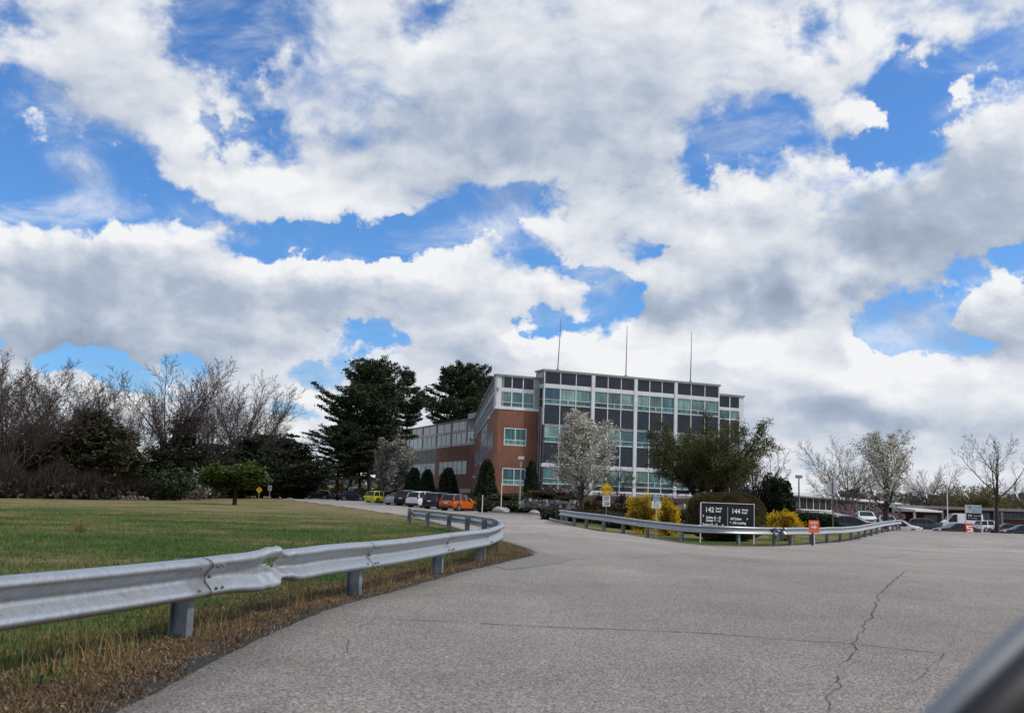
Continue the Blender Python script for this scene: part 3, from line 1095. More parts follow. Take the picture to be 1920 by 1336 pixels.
class Path:
    def __init__(self, pts):
        P = spline(pts, 12)
        self.P = P
        self.s = [0.0]
        for i in range(1, len(P)):
            self.s.append(self.s[-1] + (P[i] - P[i - 1]).length)
        self.L = self.s[-1]

    def at(self, s):
        s = min(max(s, 0.0), self.L - 1e-4)
        lo = 0
        import bisect
        lo = min(len(self.P) - 2, bisect.bisect_right(self.s, s) - 1)
        t = (s - self.s[lo]) / (self.s[lo + 1] - self.s[lo])
        p = self.P[lo].lerp(self.P[lo + 1], t)
        a = self.P[max(0, lo - 1)]
        b = self.P[min(len(self.P) - 1, lo + 2)]
        return p, (b - a).normalized()

    def near(self, q):
        q = Vector(q[:2])
        k = min(range(len(self.P)), key=lambda i: (self.P[i] - q).length)
        return self.s[k]


def rail_panel(path, s0, s1, side, top, parent, lift=0.0, dent=None, tear=None, name='rail_panel', label=None):
    """W beam from s0 to s1; side=+1: ridges face right of the direction of travel"""
    rows = []
    n = max(2, int((s1 - s0) / (.035 if dent else .3)))
    for i in range(n + 1):
        s = s0 + (s1 - s0) * i / n
        p, d = path.at(s)
        nv = Vector((d.y, -d.x)) * side
        g = gz(p.x, p.y)
        w = .009 * mnoise.noise((s * .8, 3.3, top))
        lf = .0065 * smoothstep(s1 - .6, s1 - .2, s)
        row = []
        for (h, dep) in WPROF:
            z = g + top - .312 + h + w * .6
            dd = dep + .06 + lf + w
            sc = .03 * math.cos((h / .312 - .5) * 2 * math.pi) if i == n else 0
            if dent:
                dz, do = dent(s, h)
                z += dz
                dd += do
            row.append((p.x + nv.x * dd + d.x * sc, p.y + nv.y * dd + d.y * sc, z))
        rows.append(row)
    mb = MB()
    k = len(WPROF)
    for r in rows:
        mb.v += r
    for i in range(n):
        for j in range(k - 1):
            if tear and tear(s0 + (s1 - s0) * (i + .5) / n, (WPROF[j][0] + WPROF[j + 1][0]) / 2):
                continue
            a = i * k + j
            mb.f.append((a, a + 1, a + 1 + k, a + k))
            mb.mi.append(0)
    o = mb.build(name, galv, parent, smooth=50)
    md = o.modifiers.new('thickness', 'SOLIDIFY')
    md.thickness = .004
    if label:
        o['label'] = label
    return rows


def post_obj(path, s, side, top, parent, hgt=None, name='post', extra=-.012, depth=.15, width=.10):
    p, d = path.at(s)
    nv = Vector((d.y, -d.x)) * side
    g = gz(p.x, p.y)
    mb = MB()

    def bx(a0, a1, b0, b1, z0, z1):
        c = [(a0, b0), (a1, b0), (a1, b1), (a0, b1)]
        lo = [(p.x + d.x * a + nv.x * b, p.y + d.y * a + nv.y * b) for a, b in c]
        mb.hexa([(x, y, z0) for x, y in lo] + [(x, y, z1) for x, y in lo])
    t = .008
    # steel I post and its block
    zt = g + top + extra
    bx(-width / 2, width / 2, -depth / 2 - .02, -depth / 2 - .02 + t, g - .3, zt)
    bx(-width / 2, width / 2, depth / 2 - .02 - t, depth / 2 - .02, g - .3, zt)
    bx(-t / 2, t / 2, -depth / 2 - .02 + t, depth / 2 - .02 - t, g - .3, zt)
    return mb.build(name, galv_d, parent)


def guardrail(pts, joints, post_s, side, top, label, name, group=None, dent=None, dent_panel=None, tear=None, bolts=(), turned_end=False):
    path = Path(pts)
    root = empty(name, (0, 0, 0), 0, label, 'guardrail', group)
    for i in range(len(joints) - 1):
        dn = dent if dent_panel == i else None
        rail_panel(path, joints[i] - .18, joints[i + 1] + .10, side, top, root, .0035 * ((i + 1) % 2) if False else .0045 * ((len(joints) - i) % 2),
                   dn, tear if dn else None, label='crumpled and torn rail panel' if dn else None)
    for s in post_s:
        post_obj(path, s, side, top, root)
    for bi, s in enumerate(bolts):
        # scalloped dark seam where panels lap, and the bolts around it
        mb = MB()
        p0 = []
        for (h, dep) in WPROF:
            off = .108 + .03 * math.cos((h / .312 - .5) * 2 * math.pi)
            q, d = path.at(s + off)
            nv = Vector((d.y, -d.x)) * side
            w = .009 * mnoise.noise(((s + off) * .8, 3.3, top))
            z = gz(q.x, q.y) + top - .312 + h + w * .6
            dd = dep + .06 + w + .0155
            p0.append(((q.x + nv.x * dd - d.x * .011, q.y + nv.y * dd - d.y * .011, z), (q.x + nv.x * dd + d.x * .011, q.y + nv.y * dd + d.y * .011, z)))
        for a, b2 in zip(p0, p0[1:]):
            mb.quad(a[0], a[1], b2[1], b2[0])
        mb.build('seam', seam_m, root)
        for (ds, h, dep) in ((-.06, .24, .083), (.20, .24, .083), (.30, .24, .083), (.20, .072, .083), (.30, .072, .083), (.24, .156, 0), (-.06, .072, .083)):
            q, d = path.at(s + ds)
            nv = Vector((d.y, -d.x)) * side
            z = gz(q.x, q.y) + top - .312 + h
            c = Vector((q.x + nv.x * (dep + .062), q.y + nv.y * (dep + .062), z))
            b3 = MB()
            b3.tube([c, c + Vector((nv.x, nv.y, 0)) * .016], [.015, .009], 8)
            b3.build('bolt', rust if (bi + int(ds * 100)) % 3 == 0 else galv_d, root, smooth=40)
    return root, path


lp = Path(RAILPTS)
J = [lp.near(p) for p in RAILPTS]
J[0] = 0.0
J[-1] = lp.L - .13
s_d = J[4] + (J[5] - J[4]) * .36     # where the panel was hit


def dent(s, h):
    e = s - s_d
    top = h > .156
    k = (h - .156) / .156
    pre = math.exp(-(e / .55) ** 2) if e < 0 else math.exp(-(e / .10) ** 2)
    wide = math.exp(-(e / .9) ** 2)
    ridge = math.sin(min(1, abs(k)) * math.pi)
    dz = (.030 * pre if top else -.034 * pre) * abs(k) ** .7
    do = .03 * pre * (1 - ridge) + .012 * wide * math.sin(e * 7) * .6
    if e > 0:
        do -= .03 * math.exp(-((e - .16) / .16) ** 2)
        dz += (-.018 if top else .03) * math.exp(-((e - .2) / .2) ** 2) * abs(k)
    dz += .010 * math.sin(e * 5.3 + 1) * wide + .006 * math.sin(e * 23) * math.exp(-(e / .35) ** 2)
    do += .008 * math.sin(e * 31 + h * 30) * math.exp(-(e / .3) ** 2)
    return dz, do


def tear(s, h):
    e = s - s_d
    if -.30 < e < .03:
        hi = .212
        lo = .212 - .07 * (e + .30) / .33
        return lo < h < hi and e > -.26
    return False


rail_l, path_l = guardrail(RAILPTS, J, J[1:-1] + [J[-1] - .1], 1, .60, 'long galvanised steel guardrail curving past the lawn, with a crumpled torn panel', 'guardrail',
                           dent=dent, dent_panel=4, tear=tear, bolts=J[3:9])
# flared terminal at the far end of the near rail (faces away, dark square edge)
p, d = path_l.at(path_l.L)
mb = MB()
g = gz(p.x, p.y)
mb.box(p.x - .06, p.x + .10, p.y - .02, p.y + .16, g + .22, g + .66)
mb.build('end_piece', galv_d, rail_l, bevel=.02)

# far guardrail in front of the big sign: two rails meeting at a crushed end
RA = [(3.05, 58.6), (3.35, 55.2), (3.9, 51.9), (4.75, 48.6), (5.65, 45.4), (6.75, 42.7), (8.2, 41.4), (9.9, 42.0), (11.35, 43.6)]
RB = [(11.3, 43.2), (12.6, 44.9), (15.0, 48.9), (17.6, 53.6), (20.4, 59.4), (23.2, 65.2), (26.2, 71.2), (28.6, 76.4)]
pa = Path(RA)
guardrail(RA, list(np.linspace(0, pa.L - .15, 6)), [.15] + list(np.linspace(1.9, pa.L - .5, 9)), 1, .72,
          'far guardrail running in front of the black direction sign', 'guardrail', 'guardrails round the planted island')
pb = Path(RB)
guardrail(RB, list(np.linspace(0.1, pb.L - .15, 9)), list(np.linspace(.9, pb.L - .2, 14)), 1, .72,
          'far guardrail climbing right from the orange arrow sign to the car park', 'guardrail', 'guardrails round the planted island')
# crushed end shoe between them
c = pa.at(pa.L)[0]
g = gz(c.x, c.y)
mb = MB()
rows = []
for i in range(13):
    t = i / 12
    p, d = pa.at(pa.L - .95 + .95 * t)
    p = p + d * (.25 * t)
    row = []
    for j in range(9):
        h = j / 8
        hh = g + .72 - .33 * (1 + .35 * t) + h * (.34 + .10 * t) - .10 * t * t
        o_ = -.16 - .05 * math.sin(h * 9 + t * 5) - .05 * mnoise.noise((t * 4, h * 3, 5)) + .10 * t
        row.append((p.x + d.y * -o_, p.y - d.x * -o_ * 1, hh + .03 * mnoise.noise((t * 5, h * 4, 1))))
    rows.append(row)
for r in rows:
    mb.v += r
for i in range(12):
    for j in range(8):
        a = i * 9 + j
        mb.f.append((a, a + 1, a + 10, a + 9))
        mb.mi.append(0)
o = mb.build('crash_plate', galv_d, None, smooth=40)
tag(o, 'crumpled grey steel end shoe beside the orange arrow sign', 'crash plate')
md = o.modifiers.new('thickness', 'SOLIDIFY')
md.thickness = .01


# ---------------------------------------------------------------- signs
white = noise_mat('sign_white', (.72, .72, .70), (.82, .82, .80), 6, .5)
black = noise_mat('sign_black', (.010, .010, .016), (.018, .017, .026), 6, .6, spec=.2)
teal = noise_mat('sign_teal', (.02, .10, .12), (.03, .13, .15), 6, .4)
yellow = noise_mat('sign_yellow', (.72, .42, .015), (.80, .50, .02), 5, .45)
orange = noise_mat('sign_orange', (.78, .10, .035), (.85, .14, .05), 5, .5)
alu = noise_mat('bare_aluminium', (.42, .44, .46), (.56, .58, .6), 5, .45, .6)
grey_post = noise_mat('grey_post', (.25, .25, .26), (.38, .38, .38), 8, .6, .3)
dark_m = noise_mat('dark_paint', (.02, .02, .022), (.04, .04, .045), 8, .5)


def rounded(w, h, r, n=5):
    out = []
    for (cx, cz, a0) in ((w / 2 - r, h / 2 - r, 0), (-w / 2 + r, h / 2 - r, 90), (-w / 2 + r, -h / 2 + r, 180), (w / 2 - r, -h / 2 + r, 270)):
        for k in range(n + 1):
            a = R(a0 + 90 * k / n)
            out.append((cx + r * math.cos(a), cz + r * math.sin(a)))
    return out


def plate(parent, name, outline_, mat, y0=-.003, y1=.0, x=0, z=0):
    n = len(outline_)
    mb = MB()
    mb.v = [(x + a, y0, z + b) for a, b in outline_] + [(x + a, y1, z + b) for a, b in outline_]
    mb.f = [tuple(range(n))[::-1] if False else tuple(range(n)), tuple(reversed(range(n, 2 * n)))] + [(i, i + n, (i + 1) % n + n, (i + 1) % n) for i in range(n)]
    mb.mi = [0] * len(mb.f)
    return mb.build(name, mat, parent)


def pole(parent, x, z0, z1, r=.025, mat=None, y=.03, name='post', square=False, ztop=None):
    mb = MB()
    if square:
        mb.box(x - r, x + r, y - r, y + r, z0, z1)
    else:
        mb.tube([(x, y, z0), (x, y, z1)], r, 8)
    return mb.build(name, mat or grey_post, parent, smooth=40)


ARW = [(-.5, -.1), (.05, -.1), (.05, -.34), (.55, 0), (.05, .34), (.05, .1), (-.5, .1)]


def arrow(ang):
    c, s = math.cos(R(ang)), math.sin(R(ang))
    return [(a * c - b * s, a * s + b * c) for a, b in ARW]


# black direction board
pL, pR = at(1314, 975, 42.6), at(1413, 977, 43.4)
W = (pR - pL).length
base = (pL + pR) / 2
rz = math.atan2(pR.y - pL.y, pR.x - pL.x)
zt, zb = zat(1363, 943.5, 43), zat(1363, 989, 43)
g = gz(base.x, base.y)
b0 = empty('direction_sign', (base.x, base.y, g), rz, 'black board with a white frame and suite directions for 142 and 144', 'sign')
zt -= g
zb -= g
H = zt - zb
plate(b0, 'board', [(-W / 2, zb), (W / 2, zb), (W / 2, zt), (-W / 2, zt)], black, -.01, .02)
mb = MB()
fw = .02
mb.box(-W / 2 - .02, W / 2 + .02, -.03, .03, zt, zt + fw)
mb.box(-W / 2 - .02, W / 2 + .02, -.028, .028, zb - fw, zb)
mb.box(-W / 2 - fw, -W / 2, -.032, .032, zb - fw, zt + fw + .003)
mb.box(W / 2, W / 2 + fw, -.032, .032, zb - fw, zt + fw + .003)
mb.build('frame', white, b0)
mb = MB()
mb.box(-.006, .006, -.018, -.012, zb + .06, zt - .14)
mb.build('divider', white, b0)
for sx in (-1, 1):
    mb = MB()
    mb.box(sx * (W / 2 + .016) - .018, sx * (W / 2 + .016) + .018, -.02, .02, -.2, zb - fw - .002)
    mb.build('leg', white, b0)
X0 = -W / 2
u = W / 105.0           # one pixel of the board's width


def bx_(px, pz):
    return X0 + px * W / 1260, zt - pz * H / 560


lt = []
for (s, px, pz, size, bd) in (('142', 92, 208, .28, .005), ('North', 345, 140, .115, .004), ('Road', 345, 205, .115, .004),
                              ('144', 717, 223, .28, .005), ('North', 970, 155, .115, .004), ('Road', 970, 220, .115, .004),
                              ('Suites A - G', 120, 355, .138, .005), ('Suites Y - Z', 120, 425, .138, .005), ('Suites N - X', 38, 520, .138, .005),
                              ('All Suites', 695, 370, .138, .005), ('All Loading', 750, 465, .138, .005)):
    x, z = bx_(px, pz)
    lt.append((s, x, z, size, 'LEFT', bd))
for (ang, px, pz) in ((90, 55, 300), (45, 510, 495), (45, 1100, 345), (135, 700, 430)):
    x, z = bx_(px, pz)
    lt.append((arrow(ang), x, z, .10, '', 0))
lettering(b0, lt, white, -.0145)

# SLOW diamond and speed limit plate on one post
c = at(1137.5, 917, 62)
g = gz(c.x, c.y)
s0 = empty('warning_sign', (c.x, c.y, g), .05, 'yellow diamond SLOW sign above a white speed limit 10 plate', 'sign')
cz = c.z - g
rr = .43
plate(s0, 'diamond_plate', [(0, cz - rr), (rr, cz), (0, cz + rr), (-rr, cz)], yellow)
plate(s0, 'diamond_border', [(0, cz - rr * .93), (rr * .93, cz), (0, cz + rr * .93), (-rr * .93, cz)], black, -.0045, -.0035)
plate(s0, 'diamond_face', [(0, cz - rr * .89), (rr * .89, cz), (0, cz + rr * .89), (-rr * .89, cz)], yellow, -.006, -.005)
lettering(s0, [('SLOW', 0, cz - .075, .24, 'CENTER', .003)], black, -.0075)
z2 = zat(1137.5, 939, 62) - g
plate(s0, 'speed_plate', rounded(.46, .62, .03), white, z=z2)
lettering(s0, [('SPEED', 0, z2 + .17, .12, 'CENTER', .003), ('LIMIT', 0, z2 + .05, .12, 'CENTER', .003), ('10', 0, z2 - .25, .30, 'CENTER', .008)], black, -.0045, 'speed_lettering')
pole(s0, 0, -.3, cz + .2, .03, noise_mat('bleached_post', (.12, .11, .1), (.2, .19, .18), 9, .8), .034)

# teal and white 142-A sign
c = at(1231, 939, 44.6)
g = gz(c.x, c.y)
s1 = empty('delivery_sign', (c.x, c.y, g), .08, 'small teal and white 142-A sign on a thin grey post', 'sign')
cz = c.z - g
plate(s1, 'teal_plate', rounded(.42, .28, .02), teal, z=cz + .15)
plate(s1, 'white_plate', rounded(.42, .29, .03), white, z=cz - .145)
lettering(s1, [('142-A', 0, cz + .18, .135, 'CENTER', .004), ('Delivery', 0, cz + .095, .085, 'CENTER', .002), ('Entrance', 0, cz + .03, .085, 'CENTER', .002)], white, -.0045)
lettering(s1, [(arrow(180), -.06, cz - .055, .11, '', 0), ('All other', .01, cz - .075, .055, 'LEFT', .001), ('deliveries', 0, cz - .16, .06, 'CENTER', .001), ('and visitors', 0, cz - .235, .06, 'CENTER', .001)], black, -.0045, 'small_lettering')
pole(s1, .0, -.3, cz + .2, .022, alu)

# orange arrow sign by the crushed rail end
c = at(1526, 986.5, 44.0)
g = gz(c.x, c.y)
s2 = empty('arrow_sign', (c.x, c.y, g), .1, 'orange red sign with a white arrow pointing right, by the crushed rail', 'sign')
cz = c.z - g
plate(s2, 'plate', rounded(.45, .52, .02), orange, z=cz)
lettering(s2, [('vendor', 0, cz + .13, .12, 'CENTER', .003), ('entry here', 0, cz + .085, .05, 'CENTER', 0), (arrow(0), 0, cz - .02, .24, '', 0), ('please follow the arrow', 0, cz - .21, .028, 'CENTER', 0)], white, -.0045)
pole(s2, -.05, -.2, cz + .1, .03, dark_m, .035, square=True)
pole(s2, .03, -.2, cz + .1, .018, white, .035, square=True)

# octagonal sign seen from behind
c = at(1561.5, 912.5, 67)
g = gz(c.x, c.y)
s3 = empty('stop_sign', (c.x, c.y, g), 0.1, 'octagonal sign seen from its bare metal back on a grey post', 'sign')
cz = c.z - g
ro = .385 / math.cos(R(22.5))
plate(s3, 'octagon_plate', [(ro * math.cos(R(22.5 + 45 * k)), cz + ro * math.sin(R(22.5 + 45 * k))) for k in range(8)], alu, .034, .038)
pole(s3, 0, -.3, cz + .36, .032, grey_post, .0, square=True)
mb = MB()
mb.box(-.02, .02, -.038, -.033, .2, cz + .3)
mb.build('post_groove', dark_m, s3)

# teal sign on black post behind the far rail, by the white tree
c = at(1672, 943, 92)
g = gz(c.x, c.y)
s4 = empty('parking_sign', (c.x, c.y, g), 0, 'dark teal over pale sign on a black post under the right white blossom tree', 'sign')
cz = c.z - g
plate(s4, 'teal_plate', rounded(.56, .36, .02), teal, z=cz + .22)
plate(s4, 'pale_plate', rounded(.5, .36, .02), noise_mat('pale_teal', (.35, .48, .46), (.45, .56, .54), 5, .5), z=cz - .16)
lettering(s4, [('142-N', 0, cz + .24, .13, 'CENTER', .004), ('Visitors', 0, cz + .1, .1, 'CENTER', .002)], noise_mat('soft_white', (.3, .42, .42), (.36, .48, .48), 5, .5), -.0045)
pole(s4, 0, -.3, cz + .3, .035, dark_m)

# directory boards at the crest and an A-frame sandwich board
c = at(1825, 966, 83)
g = gz(c.x, c.y)
s5 = empty('directory_sign', (c.x, c.y, g), .0, 'pale blue and black two panel directory board on posts at the crest', 'sign')
zt = zat(1825, 946.5, 83) - g
zm = zat(1825, 961.5, 83) - g
zb = zat(1825, 975, 83) - g
pale = noise_mat('pale_blue_board', (.42, .52, .56), (.5, .6, .63), 5, .5)
plate(s5, 'pale_panel', [(-.6, zm + .01), (.6, zm + .01), (.6, zt), (-.6, zt)], pale, -.01, .02)
plate(s5, 'dark_panel', [(-.55, zb), (.6, zb), (.6, zm - .01), (-.55, zm - .01)], black, -.01, .02)
lettering(s5, [('142', -.47, zt - .24, .24, 'LEFT', .006), ('North Road', .02, zt - .2, .11, 'LEFT', .002), ('Suites A - G', -.12, zt - .38, .12, 'LEFT', .002), ('Suites N - Z', -.12, zt - .53, .12, 'LEFT', .002), (arrow(90), -.3, zt - .34, .12, '', 0), (arrow(45), -.3, zt - .5, .12, '', 0)], black, -.0145)
lettering(s5, [('144', -.45, zm - .26, .22, 'LEFT', .006), ('North Road', .02, zm - .24, .12, 'LEFT', .002), (arrow(0), -.36, zm - .38, .12, '', 0), ('All Loading', -.2, zm - .42, .11, 'LEFT', .001)], white, -.0145, 'dark_panel_lettering')
for sx in (-.62, .62):
    pole(s5, sx, -.3, zt + .03, .03, pale, 0, square=True)
c = at(1815.5, 983, 80.5)
g = gz(c.x, c.y)
s6 = empty('sandwich_board', (c.x, c.y, g), .1, 'red and white sandwich board standing under the directory board', 'sandwich board')
red = noise_mat('sign_red', (.45, .03, .03), (.55, .05, .045), 6, .5)
for sgn, nm in ((-1, 'front_panel'), (1, 'rear_panel')):
    mb = MB()
    y0, y1 = sgn * .28, sgn * .05
    t = .015
    mb.hexa([(-.3, y0 - t, 0.02), (.3, y0 - t, 0.02), (.3, y0 + t, 0.02), (-.3, y0 + t, 0.02), (-.3, y1 - t, .82), (.3, y1 - t, .82), (.3, y1 + t, .82), (-.3, y1 + t, .82)])
    mb.build(nm, red, s6)
fr = s6.children[0]
lo = lettering(s6, [([(-.42, .42), (.42, .42), (.42, .3), (-.2, .3), (-.2, .1), (.42, .1), (.42, -.42), (-.42, -.42), (-.42, -.3), (.22, -.3), (.22, -.02), (-.42, -.02)], 0, .42, .52, '', 0)], white, 0)
for v in lo.data.vertices:
    v.co.y = -.28 + (v.co.z - .02) / .8 * .23 - .022

# small signs far left
c = at(486, 918, 128)
g = gz(c.x, c.y)
s7 = empty('warning_sign', (c.x, c.y, g), 0, 'small yellow diamond warning sign standing in front of the left conifers', 'sign')
cz = c.z - g
plate(s7, 'diamond_plate', [(0, cz - .42), (.42, cz), (0, cz + .42), (-.42, cz)], yellow)
pole(s7, 0, -.3, cz + .2, .04, grey_post, .05)
c = at(506, 914.5, 130)
g = gz(c.x, c.y)
s8 = empty('notice_sign', (c.x, c.y, g), 0, 'small white notice plate on a post right of the far yellow diamond', 'sign')
cz = c.z - g
plate(s8, 'plate', rounded(.5, .66, .04), noise_mat('dull_white', (.38, .38, .38), (.45, .45, .45), 5, .5), z=cz)
lettering(s8, [('NO', 0, cz + .02, .2, 'CENTER', .003), ('EXIT', 0, cz - .2, .17, 'CENTER', .003)], black, -.0045)
pole(s8, 0, -.3, cz + .2, .04, grey_post, .05)
c = at(662, 920.0, 163)
g = gz(c.x, c.y)
s9 = empty('office_sign', (c.x, c.y, g), 0, 'white framed dark blue board behind the navy saloon under the pines', 'sign')
cz = c.z - g
plate(s9, 'board', [(-.6, cz - .5), (.6, cz - .5), (.6, cz + .45), (-.6, cz + .45)], noise_mat('navy_board', (.012, .03, .05), (.02, .045, .07), 5, .4), -.01, .02)
mb = MB()
for a in ((-.66, .66, .45, .52), (-.66, .66, -.57, -.5), (-.66, -.6, -.5, .45), (.6, .66, -.5, .45)):
    mb.box(a[0], a[1], -.03, .03, cz + a[2], cz + a[3])
mb.build('frame', white, s9)
lettering(s9, [('Suites', 0, cz + .1, .3, 'CENTER', .006), ('A - G', 0, cz - .3, .3, 'CENTER', .006)], noise_mat('dim_white', (.3, .36, .4), (.36, .42, .46), 5, .5), -.0145)
for sx in (-.63, .63):
    pole(s9, sx, -1.2 + .2, cz - .56, .03, white, 0, square=True)

# lamp posts
lampgrey = noise_mat('lamp_grey', (.30, .30, .31), (.42, .42, .43), 5, .6, .2)


def lamp_post(px, Y, ytop, hw, label, dark=False):
    b = on_ground(px, Y)
    t = zat(px, ytop, Y) - b.z
    r = empty('lamp_post', b, 0, label, 'lamp post', 'shoebox lamp posts')
    mb = MB()
    mb.tube([(0, 0, -.3), (0, 0, t - .02)], [.085, .06], 10)
    mb.build('pole', lampgrey if not dark else noise_mat('lamp_dark', (.10, .11, .13), (.16, .17, .19), 5, .5, .3), r, smooth=40)
    mb = MB()
    mb.box(-hw, hw, -.24, .24, t, t + .28)
    mb.build('lamp_head', noise_mat('lamp_white', (.6, .58, .57), (.7, .68, .67), 5, .5) if not dark else lampgrey, r, bevel=.02)
    mb = MB()
    mb.box(-hw * .8, hw * .8, -.2, .2, t - .03, t - .002)
    mb.build('lens', noise_mat('lamp_lens', (.35, .36, .38), (.45, .46, .48), 5, .3), r)
    mb = MB()
    mb.box(-.14, .14, -.14, .14, -.1, .12)
    mb.build('base_plate', kerb_m, r, bevel=.02)
    return r


lamp_post(974.5, 98, 861, .29, 'white headed lamp post in front of the brick corner')
lamp_post(1498, 104, 895.5, .30, 'grey lamp post right of the dark round evergreen', True)
b = on_ground(1776, 150)
fp = empty('flagpole', b, 0, 'bare thin white pole between the leafless trees at right', 'flagpole')
mb = MB()
t = zat(1777, 896, 150) - b.z
mb.tube([(0, 0, -.2), (0, 0, t)], [.09, .05], 8)
mb.build('pole', white, fp, smooth=40)
mb = MB()
mb.tube([(0, 0, t), (0, 0, t + .12)], [.09, .09], 8)
mb.build('finial', alu, fp, smooth=40)
# low marker posts by the planting
for (px, Y, y0, lab) in ((940, 93, 905, 'thin pale stake standing left of the lamp post'), (905, 93.6, 927, 'short white marker post just right of the orange car')):
    b = on_ground(px, Y)
    t = zat(px, y0, Y) - b.z
    mb = MB()
    mb.tube([(b.x, b.y, b.z - .2), (b.x, b.y, b.z + max(.6, t))], .04, 6)
    tag(mb.build('marker_post', white, smooth=40), lab, 'post')

# ---------------------------------------------------------------- office building
def brick_mat(name='red_brick', dark=(.19, .058, .028), light=(.33, .105, .052)):
    m, nt, b = new_mat(name)
    tc = N(nt, 'ShaderNodeTexCoord')
    uv = N(nt, 'ShaderNodeUVMap')
    br = N(nt, 'ShaderNodeTexBrick', {'Vector': uv.outputs[0], 'Color1': (*dark, 1), 'Color2': (*light, 1), 'Mortar': (.16, .12, .10, 1), 'Scale': 1.0, 'Mortar Size': .012,
                                      'Brick Width': .24, 'Row Height': .08, 'Bias': -.1})
    n = N(nt, 'ShaderNodeTexNoise', {'Vector': tc.outputs['Object'], 'Scale': .35, 'Detail': 6, 'Roughness': .65})
    mp = N(nt, 'ShaderNodeMapping', {'Vector': uv.outputs[0], 'Scale': (1.6, .15, 1)})
    n2 = N(nt, 'ShaderNodeTexNoise', {'Vector': mp.outputs[0], 'Scale': 1.2, 'Detail': 4})
    a = N(nt, 'ShaderNodeMapRange', {'Value': n.outputs['Fac'], 'From Min': .3, 'From Max': .7, 'To Min': .75, 'To Max': 1.15})
    a2 = N(nt, 'ShaderNodeMapRange', {'Value': n2.outputs['Fac'], 'From Min': .35, 'From Max': .7, 'To Min': 1.08, 'To Max': .8})
    k = N(nt, 'ShaderNodeMath', {0: a.outputs[0], 1: a2.outputs[0]}, operation='MULTIPLY')
    mx = N(nt, 'ShaderNodeVectorMath', {0: br.outputs['Color'], 'Scale': k.outputs[0]}, operation='SCALE')
    nt.links.new(mx.outputs[0], b.inputs['Base Color'])
    b.inputs['Roughness'].default_value = .85
    bp = N(nt, 'ShaderNodeBump', {'Height': br.outputs['Fac'], 'Strength': -.3, 'Distance': .01})
    nt.links.new(bp.outputs[0], b.inputs['Normal'])
    return m


def glass_mat(name, cols, band=.35, rough=.06, spec=.5, ior=1.45):
    """tinted office glass with blinds and dim rooms behind"""
    m, nt, b = new_mat(name)
    oi = N(nt, 'ShaderNodeObjectInfo')
    base = ramp(nt, oi.outputs['Random'], [(i / (len(cols) - 1), c) for i, c in enumerate(cols)])
    uv = N(nt, 'ShaderNodeUVMap')
    comb = N(nt, 'ShaderNodeCombineXYZ', {0: oi.outputs['Random'], 1: oi.outputs['Random']})
    sc = N(nt, 'ShaderNodeVectorMath', {0: comb.outputs[0], 'Scale': 57.0}, operation='SCALE')
    ad = N(nt, 'ShaderNodeVectorMath', {0: uv.outputs[0], 1: sc.outputs[0]}, operation='ADD')
    mp = N(nt, 'ShaderNodeMapping', {'Vector': ad.outputs[0], 'Scale': (2.6, .12, 1)})
    n = N(nt, 'ShaderNodeTexNoise', {'Vector': mp.outputs[0], 'Scale': 1.6, 'Detail': 3})
    n2 = N(nt, 'ShaderNodeTexNoise', {'Vector': ad.outputs[0], 'Scale': .7, 'Detail': 2})
    r1 = N(nt, 'ShaderNodeMapRange', {'Value': n.outputs['Fac'], 'From Min': .38, 'From Max': .62, 'To Min': 1 - band, 'To Max': 1 + band})
    r2 = N(nt, 'ShaderNodeMapRange', {'Value': n2.outputs['Fac'], 'From Min': .35, 'From Max': .65, 'To Min': .75, 'To Max': 1.2})
    k = N(nt, 'ShaderNodeMath', {0: r1.outputs[0], 1: r2.outputs[0]}, operation='MULTIPLY')
    mx = N(nt, 'ShaderNodeVectorMath', {0: base, 'Scale': k.outputs[0]}, operation='SCALE')
    nt.links.new(mx.outputs[0], b.inputs['Base Color'])
    b.inputs['Roughness'].default_value = rough
    b.inputs['Specular IOR Level'].default_value = spec
    b.inputs['IOR'].default_value = ior
    return m


brick = brick_mat()
brick_l = brick_mat('side_brick', (.20, .072, .048), (.30, .11, .075))
teal_g = glass_mat('teal_glass', [(.06, .15, .15), (.16, .29, .27), (.02, .08, .13), (.22, .36, .33), (.05, .16, .18), (.17, .31, .29), (.09, .14, .13)], .24)
low_g = glass_mat('lower_glass', [(.03, .12, .12), (.10, .28, .26), (.02, .07, .08), (.06, .2, .2)], .5)
spand = glass_mat('dark_spandrel', [(.012, .021, .036), (.016, .021, .032), (.011, .027, .046), (.024, .025, .031)], .06, .14)
side_g = glass_mat('sky_reflection_glass', [(.16, .25, .31), (.27, .38, .44), (.10, .20, .27), (.18, .34, .37)], .3, .04)  # bluish reflection of the sky is put into these pane colours
side_s = glass_mat('grey_spandrel', [(.17, .185, .20), (.22, .23, .245), (.16, .19, .22)], .12, .15)
dark_g = glass_mat('dark_glass', [(.010, .014, .017), (.016, .024, .028), (.022, .034, .036)], .3, .1, .5, 1.12)
frame_w = noise_mat('white_cladding', (.62, .63, .66), (.74, .75, .78), 1.2, .5)
frame_g = noise_mat('grey_cladding', (.30, .32, .33), (.40, .42, .43), 1.2, .5)
roof_m = noise_mat('roof_edge', (.22, .22, .23), (.30, .30, .30), 1.5, .7)
stone_b = noise_mat('stone_base', (.22, .19, .16), (.34, .30, .26), 3, .85, bump=.3, bscale=8)


def uvbox(me, P0, d):
    """uv in metres along the facade"""
    uvl = me.uv_layers.new(name='UVMap')
    for l in me.loops:
        v = me.vertices[l.vertex_index].co
        uvl.data[l.index].uv = ((v.x - P0.x) * d.x + (v.y - P0.y) * d.y, v.z)


